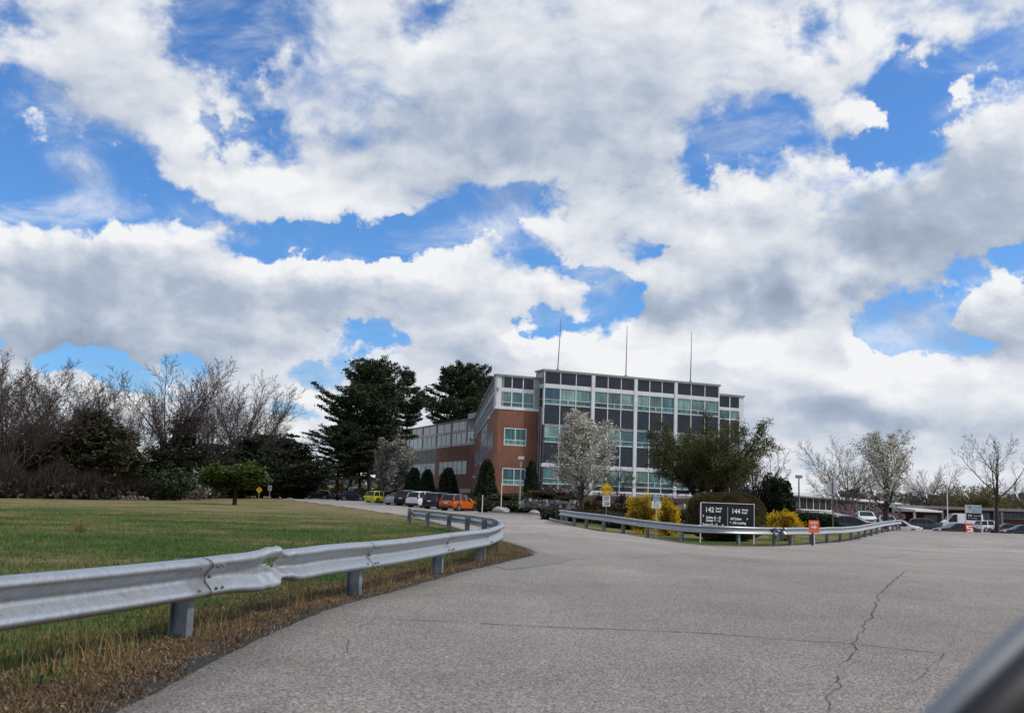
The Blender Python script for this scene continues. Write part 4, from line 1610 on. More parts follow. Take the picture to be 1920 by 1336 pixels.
class Facade:
    def __init__(self, root, A, B):
        self.root = root
        self.A = Vector(A[:2])
        self.B = Vector(B[:2])
        self.d = (self.B - self.A).normalized()
        self.n = Vector((self.d.y, -self.d.x))       # outward
        self.L = (self.B - self.A).length

    def s_px(self, px, py=820):
        """distance along the facade at a sight line"""
        v = ray(px, py)
        h = Vector((v.x, v.y))
        # A + s d = t h
        det = -self.d.x * h.y + self.d.y * h.x
        s = (self.A.x * h.y - self.A.y * h.x) / det
        return s

    def z_px(self, px, py):
        s = self.s_px(px, py)
        p = self.A + self.d * s
        return at(px, py, p.y).z

    def P(self, s, o, z):
        p = self.A + self.d * s + self.n * o
        return (p.x, p.y, z)

    def bx(self, mb, s0, s1, o0, o1, z0, z1):
        P = self.P
        mb.hexa([P(s0, o1, z0), P(s1, o1, z0), P(s1, o0, z0), P(s0, o0, z0), P(s0, o1, z1), P(s1, o1, z1), P(s1, o0, z1), P(s0, o0, z1)])

    def part(self, name, mat, boxes, parent=None):
        mb = MB()
        for b in boxes:
            self.bx(mb, *b)
        o = mb.build(name, mat, parent or self.root)
        uvbox(o.data, self.A, self.d)
        return o

    def window(self, s0, s1, z0, z1, glass, fr, bars_z=(), bars_s=(), w=.07, rec=.06, name='window', lower=None, label=None):
        """frame as the part, glass pane(s) its sub-parts"""
        bs = [(s0, s1, -.05, .0, z1 - w, z1), (s0, s1, -.05, .0, z0, z0 + w), (s0, s0 + w, -.05, -.002, z0 + w, z1 - w), (s1 - w, s1, -.05, -.002, z0 + w, z1 - w)]
        for z in bars_z:
            bs.append((s0 + w, s1 - w, -.05, -.004, z - w / 2, z + w / 2))
        for s in bars_s:
            bs.append((s - w / 2, s + w / 2, -.05, -.006, z0 + w, z1 - w))
        f = self.part(name, fr, bs)
        if label:
            f['label'] = label
        if lower is not None and bars_z:
            zc = bars_z[0]
            self.part('pane', glass, [(s0 + w * .5, s1 - w * .5, -rec - .02, -rec, zc, z1 - w * .5)], f)
            self.part('pane', lower, [(s0 + w * .5, s1 - w * .5, -rec - .022, -rec - .002, z0 + w * .5, zc)], f)
        else:
            self.part('pane', glass, [(s0 + w * .5, s1 - w * .5, -rec - .02, -rec, z0 + w * .5, z1 - w * .5)], f)
        return f


off = empty('office_building', (0, 0, 0), 0, 'three storey office block, dark and teal glass bays, red brick, long side wing', 'building')

A1 = at(1020.5, 700, 119)
B1 = at(1349, 728, 128.4)
FM = Facade(off, A1, B1)
L = FM.L
ztop = FM.z_px(1036.7, 692.8)


def zrow(y):
    return FM.z_px(1036.7, y)


cols = [FM.s_px(1111, 780), FM.s_px(1191, 790), FM.s_px(1266.5, 790)]
cw = .42
edges = [0.0] + cols + [L]
zr = {k: zrow(v) for k, v in dict(sp_t=696.4, sp_b=720.3, g3_t=727.0, g3_m=748.6, g3_b=757.4, d3_t=758.8, d3_b=796.0, g2_t=798.0, g2_m=819.3, g2_b=828.4, d2_t=829.4,
                                  d2_b=868.8, g1_t=875.2, g1_m=897, g1_b=906.4, b1_t=907.4, b1_b=917.4).items()}
zbase = 1.6
# core walls behind the glass
FM.part('wall', spand, [(0.05, L - .05, -2.4, -.30, zbase - 1.4, ztop - .25)])
FM.part('roof', roof_m, [(-.15, L + .15, -2.3, .12, ztop - .22, ztop)])
FM.part('stone_base', stone_b, [(-.1, L + .1, -.45, .06, 0.2, zr['b1_b'] - .12)])
# bands
FM.part('upper_band', frame_w, [(0, L, -.29, .03, zr['g3_t'], zr['sp_b'])])
FM.part('lower_band', frame_w, [(0, L, -.29, .03, zr['g1_t'], zr['d2_b'])])
FM.part('sill_band', frame_w, [(0, L, -.29, .04, zr['b1_b'] - .12, zr['b1_b'] + .03)])
FM.part('parapet_band', frame_w, [(0, L, -.29, .02, zr['sp_t'], ztop - .225)])
for c in cols:
    FM.part('column', frame_w, [(c - cw / 2, c + cw / 2, -.28, .09, zbase - .4, ztop - .222)])
FM.part('corner_column', frame_w, [(L - .13, L, -.28, .05, zbase, ztop - .223)])
FM.part('corner_column', frame_w, [(0, .10, -.28, .05, zr['d3_b'], ztop - .223)])
for i in range(4):
    a = edges[i] + (cw / 2 if i else .10)
    b = edges[i + 1] - (cw / 2 if i < 3 else .13)
    for k in range(3):
        s0, s1 = a + (b - a) * k / 3, a + (b - a) * (k + 1) / 3
        m = (s0 + s1) / 2
        FM.window(s0, s1, zr['sp_b'], zr['sp_t'], spand, frame_w, w=.05, name='spandrel_panel')
        FM.window(s0, s1, zr['g3_b'], zr['g3_t'], teal_g, frame_w, (zr['g3_m'],), (), w=.06, lower=low_g)
        FM.window(s0, s1, zr['d3_b'], zr['d3_t'] + .06, spand, frame_w, w=.05, name='spandrel_panel')
        FM.window(s0, s1, zr['g2_b'], zr['g2_t'] + .04, teal_g, frame_w, (zr['g2_m'],), (), w=.06, lower=low_g)
        FM.window(s0, s1, zr['d2_b'], zr['d2_t'] + .06, spand, frame_w, w=.05, name='spandrel_panel')
        FM.window(s0, s1, zr['g1_b'], zr['g1_t'], teal_g, frame_w, (zr['g1_m'],), (), w=.06, lower=low_g)
        FM.window(s0, s1, zr['b1_b'] + .03, zr['b1_t'] + .04, spand, frame_w, w=.05, name='spandrel_panel')
        if k == 1:
            for q in ('g3', 'g2', 'g1'):
                FM.part('casement', frame_w, [(m - .04, m + .04, -.055, .004, zr[q + '_b'] + .06, zr[q + '_m'] - .03)])
# left return of the projecting block
RB_ = Vector(A1[:2]) - FM.n * 2.0
FR = Facade(off, RB_, A1)
FR.part('return_spandrel', side_s, [(0, FR.L, -.2, .0, zr['sp_b'], ztop - .3)])
FR.part('return_band', frame_w, [(0, FR.L, -.2, .012, zr['g3_t'], zr['sp_b'])])
FR.window(0, FR.L, zr['d3_t'] - .3, zr['g3_t'], side_g, frame_g, (zr['g3_m'],), w=.07)
FR.part('return_wall', noise_mat('dark_panel', (.03, .028, .032), (.05, .045, .05), 2, .6), [(0, FR.L, -.25, -.01, zbase - .4, zr['d3_t'] - .3)])
for k in (.35, 1.0, 1.6):
    FR.part('downpipe', frame_g, [(k, k + .09, -.01, .09, zbase, zr['d3_t'] - .35)])

# left section, brick with a glazed top storey
A2 = at(931.5, 702, 117.9)
B2 = Vector(A2[:2]) + FM.d * ((Vector(A1[:2]) - FM.n * 2.0 - Vector(A2[:2])).dot(FM.d) + .3)
FL = Facade(off, A2, B2)


def zl(y):
    return FL.z_px(950, y)


zt2 = zl(702.0)
sw = [FL.s_px(939.5, 730), FL.s_px(960, 730), FL.s_px(981, 730), FL.s_px(1001.5, 730)]
y = dict(t=zl(704.2), a=zl(727.6), b=zl(733.2), c=zl(753.6), d=zl(762.5), e=zl(765.5))
FL.part('roof', roof_m, [(-.12, FL.L, -.6, .14, zt2 - .2, zt2)])
FL.part('white_panel', frame_w, [(0, sw[0], -.3, .0, y['d'], zt2 - .203)])
FL.part('white_panel', frame_g, [(sw[3], FL.L, -.3, .0, y['d'], zt2 - .203)])
FL.part('upper_band', frame_w, [(sw[0], sw[3], -.3, .01, y['b'], y['a'])])
FL.part('sill_band', frame_w, [(-.05, FL.L, -.3, .06, y['e'] - .1, y['d'])])
FL.part('wall', frame_g, [(.02, FL.L, -.7, -.31, y['e'] - .1, zt2 - .25)])
for i in range(3):
    FL.window(sw[i], sw[i + 1], y['a'], zt2 - .203, spand, frame_w, w=.06, name='spandrel_panel')
    FL.window(sw[i], sw[i + 1], y['d'], y['b'], teal_g, frame_w, (y['c'],), w=.07, lower=low_g)
# brick wall with two window openings
def wall_holes(F, name, mat, s0, s1, z0, z1, holes, th=.3, o=0.0):
    """one brick wall cut round rectangular holes (s0,s1,z0,z1)"""
    zs = sorted({z0, z1, *[h[2] for h in holes], *[h[3] for h in holes]})
    ss = sorted({s0, s1, *[h[0] for h in holes], *[h[1] for h in holes]})
    mb = MB()
    for i in range(len(zs) - 1):
        for j in range(len(ss) - 1):
            cz, cs = (zs[i] + zs[i + 1]) / 2, (ss[j] + ss[j + 1]) / 2
            if any(h[0] < cs < h[1] and h[2] < cz < h[3] for h in holes):
                continue
            F.bx(mb, ss[j], ss[j + 1], o - th, o, zs[i], zs[i + 1])
    bm = bmesh.new()
    me = bpy.data.meshes.new(name)
    me.from_pydata(mb.v, [], mb.f)
    bm.from_mesh(me)
    bmesh.ops.remove_doubles(bm, verts=bm.verts, dist=.0005)
    seen = {}
    for f in bm.faces:
        k = tuple(sorted(v.index for v in f.verts))
        seen.setdefault(k, []).append(f)
    dl = [f for v in seen.values() if len(v) > 1 for f in v]
    bmesh.ops.delete(bm, geom=dl, context='FACES')
    bm.to_mesh(me)
    bm.free()
    ob = link(name, me, F.root, mat)
    uvbox(me, F.A, F.d)
    return ob


h1 = (FL.s_px(944.8, 818), FL.s_px(987, 818), FL.z_px(966, 835), FL.z_px(966, 802.5))
h2 = (FL.s_px(941.5, 890), FL.s_px(985.5, 890), FL.z_px(963, 909.5), FL.z_px(963, 877.5))
wall_holes(FL, 'brick_wall', brick, 0, FL.L, -.5, y['e'] - .1, [h1, h2])
for h, yy in ((h1, 824.8), (h2, 900)):
    FL.window(h[0] + .01, h[1] - .01, h[2], h[3], low_g, frame_w, (FL.z_px(966, yy),), ((h[0] + h[1]) / 2,), w=.10, lower=low_g)

# long side wall receding from the corner
Bk = at(890.5, 783, 183)
FS = Facade(off, Bk, Vector(A2[:2]) + Vector((0.0, .0)))
LS = FS.L
FS.part('roof', roof_m, [(0, LS - .14, -.9, .13, zt2 - .199, zt2 + .001)])
nb = 22
st = LS / nb
for i in range(nb):
    s0, s1 = i * st, (i + 1) * st
    FS.window(s0, s1, y['a'], zt2 - .21, side_g if i % 3 else side_s, frame_g, w=.09, name='spandrel_panel')
    FS.window(s0, s1, y['d'], y['b'], side_g, frame_g, (y['c'],), w=.09)
FS.part('upper_band', frame_g, [(0, LS, -.3, .02, y['b'], y['a'])])
FS.part('sill_band', frame_g, [(0, LS - .05, -.3, .07, y['e'] - .1, y['d'])])
FS.part('wall', frame_g, [(0, LS - .3, -.9, -.32, y['e'] - .08, zt2 - .25)])
sv = [FS.s_px(901.5, 820), FS.s_px(912.5, 820)]
sw_a = [FS.s_px(913.5, 825), FS.s_px(924.5, 825)]
sw_b = [FS.s_px(889.8 + 1.2, 862), FS.s_px(899, 862)]
ha = (sw_a[0], sw_a[1], FS.z_px(919, 842), FS.z_px(919, 815))
hv = (sv[0], sv[1], zl(905), y['e'] - .1)
hb = (max(.5, sw_b[0]), sw_b[1], FS.z_px(894, 871), FS.z_px(894, 850))
wall_holes(FS, 'brick_wall', brick_l, 0, LS - .002, -.5, y['e'] - .1, [ha, hv, hb])
FS.window(*[ha[0], ha[1]], ha[2], ha[3], side_g, frame_g, (), tuple(ha[0] + (ha[1] - ha[0]) * k / 4 for k in (1, 2, 3)), w=.1)
FS.window(hv[0], hv[1], hv[2], hv[3], side_g, frame_g, tuple(hv[2] + (hv[3] - hv[2]) * k / 4 for k in (1, 2, 3)), tuple(hv[0] + (hv[1] - hv[0]) * k / 4 for k in (1, 2, 3)), w=.1, name='stair_window')
FS.window(hb[0], hb[1], hb[2], hb[3], side_g, frame_g, (), tuple(hb[0] + (hb[1] - hb[0]) * k / 4 for k in (1, 2, 3)), w=.1)
for (px, py, F_) in ((918, 783, FS), (889.5, 830, None), (889.5, 893, None)):
    F2 = F_ or FS
    s = min(LS - 1, max(.3, F2.s_px(px + 1, py)))
    F2.part('wall_lamp', frame_w, [(s - .3, s + .3, .0, .35, F2.z_px(px + 1, py) - .15, F2.z_px(px + 1, py) + .15)])

# wing running off to the left
Ce = at(720.5, 813, 239)
FW = Facade(off, Ce, Bk)
LW = FW.L


def zw(yy):
    return FW.z_px(845, yy)


wz = dict(t=zt2, a=zw(809.5), b=zw(812.5), c=zw(834), d=zw(837.5))
# flat roof deck closing the top between the walls
mb = MB()
ring_ = [FL.P(0, -.5, 0), FL.P(FL.L, -.5, 0), FL.P(FL.L, -16, 0), (Bk.x + 16, Bk.y + 6, 0), (Bk.x - 6, Bk.y + 62, 0), FW.P(0, -.5, 0), FW.P(LW, -.5, 0)]
mb.quad(*[(q[0], q[1], zt2 - .12) for q in ring_])
mb.build('roof_deck', roof_m, off)
cols_w = [FW.s_px(px, 820) for px in (720.8, 744.8, 767.6, 791.9, 817.9, 845.4, 874.5)] + [LW]
FW.part('roof', roof_m, [(-.1, LW - .02, -16, .16, wz['t'] - .2, wz['t'] + .002)])
FW.part('wall', frame_g, [(0, LW - .02, -15, -.32, wz['d'], wz['t'] - .22)])
FW.part('upper_band', frame_g, [(0, LW, -.31, .03, wz['b'], wz['a'])])
FW.part('sill_band', frame_g, [(0, LW, -.31, .05, wz['d'], wz['c'])])
for i in range(len(cols_w) - 1):
    s0, s1 = cols_w[i] + .2, cols_w[i + 1] - .2
    FW.window(s0, s1, wz['a'], wz['t'] - .21, side_s, frame_g, (), (s0 + (s1 - s0) * .5,), w=.08, name='spandrel_panel')
    n = 3 if i < 6 else 2
    FW.window(s0, s1, wz['c'], wz['b'], teal_g if i % 2 else side_g, frame_g, (), tuple(s0 + (s1 - s0) * k / n for k in range(1, n)), w=.1)
for c in cols_w[:-1]:
    FW.part('column', frame_g, [(c - .2, c + .2, -.3, .1, wz['d'], wz['t'] - .203)])
# lower part: brick - tall dark glazing - brick with a window strip
g0, g1 = cols_w[2], cols_w[4]
zd = FW.z_px(792, 868)
hw_ = (FW.s_px(822.6, 872), FW.s_px(874.5, 872), zw(889), zw(866))
hw_ = (hw_[0], hw_[1], FW.z_px(848, 889), FW.z_px(848, 864.5))
wall_holes(FW, 'brick_wall', brick_l, 0, LW - .001, -.5, wz['d'], [(g0, g1, 0.3, wz['d']), hw_])
n = 6
FW.window(g0, g1, FW.z_px(792, 871), wz['d'] - .01, dark_g, frame_g, (), tuple(g0 + (g1 - g0) * k / n for k in range(1, n)), w=.12, name='tall_window')
FW.window(g0, g1, 1.0, FW.z_px(792, 871) - .01, low_g, frame_g, (2.6,), tuple(g0 + (g1 - g0) * k / n for k in range(1, n)), w=.12, name='tall_window')
FW.window(hw_[0], hw_[1], hw_[2], hw_[3], teal_g, frame_g, (hw_[2] + (hw_[3] - hw_[2]) * .28,), tuple(hw_[0] + (hw_[1] - hw_[0]) * k / 6 for k in range(1, 6)), w=.12)
FW.part('brick_column', brick_l, [(g0 - 1.2, g0 - .02, -.2, .05, .2, wz['d'] - .8)])
pe0, pe1 = FW.s_px(866, 780), LW - 1.5
FW.part('roof_plant_room', frame_g, [(pe0, pe1, -9, -1.2, wz['t'] + .01, FW.z_px(880, 772))])
FW.part('service_door', noise_mat('blue_grey_door', (.07, .10, .14), (.10, .14, .18), 3, .6), [(FW.s_px(772, 915), FW.s_px(790, 915), .0, .12, .4, 4.2)])
FW.part('fence_panel', frame_g, [(FW.s_px(857, 920), FW.s_px(889, 920), .6, .7, .5, 2.9)])

# lower block past the right end
A3 = Vector(B1[:2]) - FM.n * 1.8 - FM.d * .2
B3 = A3 + FM.d * 5.2
FE = Facade(off, A3, B3)
zt3 = FE.z_px(1372, 739.5)
ze = {k: FE.z_px(1372, v) for k, v in dict(a=742.5, b=765, c=769, e=786, f=792, h=832, i=835, j=856).items()}
s_r = FE.s_px(1386.5, 760)
e_r = FE.s_px(1394.5, 745)
FE.part('roof', roof_m, [(0, e_r + .1, -14, .14, zt3 - .2, zt3)])
FE.part('wall', frame_w, [(0.0, e_r, -13.8, -.3, 0, zt3 - .22)])
FE.part('white_panel', frame_w, [(s_r, e_r, -.29, .0, 1.0, zt3 - .203)])
FE.part('upper_band', frame_w, [(0, s_r, -.29, .012, ze['c'], ze['b'])])
sm = FE.s_px(1368.5, 760)
for (a, b) in ((.25, sm), (sm, s_r)):
    FE.window(a, b, ze['b'], zt3 - .205, spand, frame_w, w=.07, name='spandrel_panel')
    FE.window(a, b, ze['e'], ze['c'], teal_g, frame_w, w=.07)
    FE.window(a, b, ze['h'], ze['e'], spand, frame_w, w=.07, name='spandrel_panel')
    FE.window(a, b, ze['j'], ze['h'], teal_g, frame_w, w=.07)
    FE.window(a, b, 1.2, ze['j'], spand, frame_w, w=.07, name='spandrel_panel')

# whip aerials on the roof
mast_m = noise_mat('mast_grey', (.16, .15, .17), (.22, .21, .23), 5, .5, .4)
for (pt, pb, lab) in (((1052.3, 595), (1045.5, 694), 'slightly leaning roof mast, the tallest, above the left bays'), ((1176, 610), (1173.5, 700), 'upright roof mast above the middle bays'),
                      ((1297, 622), (1294.5, 716), 'shortest roof mast, above the right end bays')):
    s = FM.s_px(pb[0], pb[1])
    p = FM.P(s, -1.2, 0)
    b = at(pb[0], pb[1], p[1])
    t = at(pt[0], pt[1], p[1])
    m0 = empty('roof_mast', (b.x, b.y, ztop), 0, lab, 'mast', 'thin roof masts')
    tv = Vector((t.x - b.x, 0, t.z - ztop))
    mb = MB()
    mb.tube([(0, 0, 0), tv * .45, tv], [.07, .05, .028], 6)
    mb.build('pole', mast_m, m0)
    mb = MB()
    mb.tube([(0, 0, -.02), (0, 0, .25)], [.18, .16], 8)
    mb.build('base', mast_m, m0)

# ---- long low block at right with a clerestory strip
lowb = empty('office_building', (0, 0, 0), 0, 'long low white office block with a strip of dark windows at right', 'building')
PA = at(1440, 930, 132)
PB = at(1700, 952, 236)
FO = Facade(lowb, PA, PB)
zt = 3.55
LO = FO.L
FO.part('roof', noise_mat('pale_roof', (.56, .55, .53), (.66, .65, .63), 1, .7), [(-.4, LO, -14, .7, zt - .38, zt)])
FO.part('wall', noise_mat('pale_wall', (.28, .29, .29), (.36, .37, .37), 1, .7), [(0, LO, -13, -.2, -2.2, zt - .39)])
nn = 14
sh = noise_mat('concrete_ledge', (.48, .48, .47), (.6, .6, .59), 1, .7)
FO.part('ledge', sh, [(0, LO, -.2, .35, .98, 1.22)])
for i in range(nn):
    s0, s1 = LO * i / nn, LO * (i + 1) / nn
    FO.window(s0, s1, 1.225, zt - .385, dark_g, sh, (), ((s0 + s1) / 2,), w=.16)
    FO.window(s0, s1, -1.0, .975, low_g if i % 4 == 1 else dark_g, frame_g, (), ((s0 + s1) / 2,), w=.14, name='lower_window')

# ---- flat roofed brick block far right with canopy
brk = empty('brick_building', (0, 0, 0), 0, 'flat roofed single storey brick block behind the white van at far right', 'building')
QA = at(1668, 960, 206)
QB = at(2010, 968, 198)
FB = Facade(brk, QA, QB)
LB = FB.L
zt = FB.z_px(1780, 949)
zc = FB.z_px(1780, 954.5)
wall_holes(FB, 'brick_wall', brick_mat('dark_red_brick', (.10, .03, .025), (.17, .055, .045)), 3, LB, -2.5, zc, [(FB.s_px(1872, 970), LB - 1, FB.z_px(1900, 973), FB.z_px(1900, 961)), (FB.s_px(1843, 970), FB.s_px(1860, 970), -1.3, FB.z_px(1850, 960)),
                                                                                  (FB.s_px(1736, 970), FB.s_px(1760, 970), -.9, FB.z_px(1750, 966))], o=-1.6)
FB.part('roof', noise_mat('tan_roof', (.30, .27, .24), (.38, .35, .32), 1, .7), [(-.3, LB + .4, -16, 1.0, zc, zt)])
FB.part('inner_wall', frame_g, [(.5, LB - .2, -15, -2.2, -2.4, zc - .01)])
for px in (1716, 1766.5, 1864.5, 1877.5, 1960):
    s = FB.s_px(px, 965)
    FB.part('column', noise_mat('tan_column', (.28, .26, .25), (.36, .34, .32), 2, .7), [(s - .2, s + .2, .3, .7, -2.4, zc - .002)])
FB2 = Facade(brk, Vector(FB.A) - FB.n * 1.7, Vector(FB.B) - FB.n * 1.7)
for (a, b, z0, z1, n) in ((FB.s_px(1872, 970), LB - 1, FB.z_px(1900, 973), FB.z_px(1900, 961), 9), (FB.s_px(1843, 970), FB.s_px(1860, 970), -1.3, FB.z_px(1850, 960), 3), (FB.s_px(1736, 970), FB.s_px(1760, 970), -.9, FB.z_px(1750, 966), 4)):
    FB2.window(a, b, z0, z1, low_g, frame_g, (), tuple(a + (b - a) * k / n for k in range(1, n)), w=.12)
# open canopy at its left end
cp = empty('canopy', (0, 0, 0), 0, 'pale sloping entrance canopy between the low white block and the brick block', 'canopy')
c0, c1 = at(1672, 951, 202), at(1716, 957, 182)
mb = MB()
mb.hexa([(c0.x, c0.y, 1.6), (c1.x, c1.y, 1.7), (c1.x + 8, c1.y + 8, 1.7), (c0.x + 8, c0.y + 8, 1.6), (c0.x, c0.y, 2.5), (c1.x, c1.y, 2.0), (c1.x + 8, c1.y + 8, 2.0), (c0.x + 8, c0.y + 8, 2.5)])
mb.build('roof_slab', sh, cp)
for q in (c0.lerp(c1, .05), c0.lerp(c1, .95)):
    mb = MB()
    mb.box(q.x + .3, q.x + .6, q.y + .8, q.y + 1.1, -2.3, 1.58)
    mb.build('column', sh, cp)

# pale shed roof glimpsed between the pines and a white house left
for (px, Y, w, h, lab, c) in ((436, 150, 5.0, 3.4, 'small white house just visible behind the lawn tree trunk', (.5, .5, .52)), (608, 230, 9, 3.0, 'pale far house glimpsed between the pine trunks', (.42, .42, .42))):
    b = on_ground(px, Y)
    hs = empty('house', b, .2, lab, 'house')
    m_ = noise_mat('clapboard_%d' % px, tuple(v * .85 for v in c), c, 2, .7)
    mb = MB()
    mb.box(-w / 2, w / 2, -2, 2, -.3, h * .62)
    mb.build('wall', m_, hs)
    mb = MB()
    z0, z1 = h * .62, h
    mb.v = [(-w / 2 - .3, -2.3, z0), (w / 2 + .3, -2.3, z0), (w / 2 + .3, 2.3, z0), (-w / 2 - .3, 2.3, z0), (-w / 2 - .3, 0, z1), (w / 2 + .3, 0, z1)]
    mb.f = [(0, 1, 5, 4), (2, 3, 4, 5), (0, 4, 3), (1, 2, 5), (3, 2, 1, 0)]
    mb.mi = [0] * 5
    mb.build('roof', noise_mat('shingle', (.2, .2, .21), (.3, .3, .3), 4, .8), hs)
    for k in (-.3, 0, .3):
        mb = MB()
        mb.box(w * k - .3, w * k + .3, -2.03, -2.004, .7, 1.7)
        mb.build('window', dark_m, hs)

# ---- dry stone wall along the planting bed, each stone proud of the next
def stone_wall(pts, h0, h1, label, seed, size=.32):
    rn_ = random.Random(seed)
    root = empty('stone_wall', (0, 0, 0), 0, label, 'stone wall')
    path = Path(pts)
    mb = MB()
    for k in range(int(path.L / (size * .6))):
        if True:
            q, d = path.at((k + rn_.uniform(.2, .8)) * size * .6)
            g_ = gz(q.x, q.y - .6)
            z = g_ + h0
            while z < g_ + h1 + rn_.uniform(-.1, .08):
                r = size * rn_.uniform(.45, .85)
                hh = r * rn_.uniform(.5, .8)
                bmv = []
                for j in range(10):
                    th = 2 * math.pi * (j % 5) / 5 + rn_.uniform(-.3, .3)
                    rr_ = r * rn_.uniform(.7, 1.05) * (.9 if j < 5 else .75)
                    bmv.append((q.x + math.cos(th) * rr_ + rn_.uniform(-.05, .05), q.y + math.sin(th) * rr_ * .7, z - hh * .6 + (hh * 1.2 if j >= 5 else 0) + rn_.uniform(-.03, .03)))
                n0 = len(mb.v)
                mb.v += bmv
                mb.f += [tuple(n0 + x for x in (4, 3, 2, 1, 0)), tuple(n0 + 5 + x for x in range(5))] + [(n0 + x, n0 + (x + 1) % 5, n0 + 5 + (x + 1) % 5, n0 + 5 + x) for x in range(5)]
                mb.mi += [0] * 7
                z += hh * 1.1
    m, nt, bb = new_mat('fieldstone')
    g_ = N(nt, 'ShaderNodeNewGeometry')
    c_ = ramp(nt, g_.outputs['Random Per Island'], [(0, (.07, .06, .055)), (.4, (.16, .14, .13)), (.75, (.27, .25, .24)), (1, (.40, .38, .37))])
    nt.links.new(c_, bb.inputs['Base Color'])
    bb.inputs['Roughness'].default_value = .9
    mb.build('stones', m, root, smooth=30)
    return root


stone_wall([(1.2, 94.2), (3.2, 93.8), (5.6, 93.4), (8, 93.6), (12, 94.2), (18, 95.0), (24, 96.5)], .0, 1.2, 'low dry wall of rough grey fieldstones below the blossom tree', 3, .5)
stone_wall([(-36.4, 93.5), (-34.5, 94), (-32, 94.2)], -.1, .35, 'long low grey stone wall behind the lawn at the wood edge', 4, .3)
stone_wall([(-40, 79.5), (-37, 80)], -.1, .3, 'short low stone wall at the far left wood edge', 5, .3)
for (px, Y, s, lab) in ((940, 91.8, .62, 'pale rounded boulder beside the kerb below the brick corner'), (1003, 90.4, .42, 'small pale boulder by the kerb under the stone wall')):
    b = on_ground(px, Y)
    bm = bmesh.new()
    bmesh.ops.create_icosphere(bm, subdivisions=3, radius=s)
    for v in bm.verts:
        k = 1 + .28 * mnoise.noise(v.co * 2.2 + Vector((px, 0, 0))) + .1 * mnoise.noise(v.co * 6)
        v.co = Vector((v.co.x * k * 1.15, v.co.y * k * .8, v.co.z * k * .62))
    me = bpy.data.meshes.new('boulder')
    bm.to_mesh(me)
    bm.free()
    o = link('boulder', me, None, noise_mat('pale_stone', (.25, .24, .23), (.45, .44, .42), 4, .9, bump=.4, bscale=12))
    o.location = (b.x, b.y, b.z + s * .3)
    tag(o, lab, 'boulder')

# ---------------------------------------------------------------- vehicles
def paint(name, c, metal=.3, rough=.25):
    key = 'paint_' + name
    if key in MATS:
        return MATS[key]
    m, nt, b = new_mat(key)
    tc = N(nt, 'ShaderNodeTexCoord')
    n = N(nt, 'ShaderNodeTexNoise', {'Vector': tc.outputs['Object'], 'Scale': 1.6, 'Detail': 5})
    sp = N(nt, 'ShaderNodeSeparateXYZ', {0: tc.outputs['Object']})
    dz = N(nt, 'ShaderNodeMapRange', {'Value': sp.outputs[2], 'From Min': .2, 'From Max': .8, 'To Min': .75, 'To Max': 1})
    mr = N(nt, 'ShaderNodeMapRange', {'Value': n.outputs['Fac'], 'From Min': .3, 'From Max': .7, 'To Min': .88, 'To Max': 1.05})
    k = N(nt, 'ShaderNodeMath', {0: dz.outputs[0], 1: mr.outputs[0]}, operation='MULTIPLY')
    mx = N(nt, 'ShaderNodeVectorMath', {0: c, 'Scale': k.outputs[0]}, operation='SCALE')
    nt.links.new(mx.outputs[0], b.inputs['Base Color'])
    b.inputs['Metallic'].default_value = metal
    b.inputs['Roughness'].default_value = rough
    b.inputs['Coat Weight'].default_value = .25
    b.inputs['Coat Roughness'].default_value = .08
    MATS[key] = m
    return m


car_glass = noise_mat('car_glass', (.008, .010, .012), (.018, .022, .026), 2, .08, spec=.3)
tyre_m = noise_mat('tyre_rubber', (.012, .012, .012), (.028, .027, .026), 12, .85)
rim_m = noise_mat('alloy_rim', (.42, .43, .45), (.55, .56, .58), 8, .3, .8)
trim_m = noise_mat('black_trim', (.015, .015, .016), (.03, .03, .032), 8, .6)
lamp_r = noise_mat('tail_lens', (.16, .010, .010), (.26, .014, .014), 8, .3)
lamp_w = noise_mat('head_lens', (.6, .62, .64), (.8, .8, .82), 8, .1)
plate_m = noise_mat('number_plate', (.6, .6, .62), (.75, .75, .74), 8, .5)

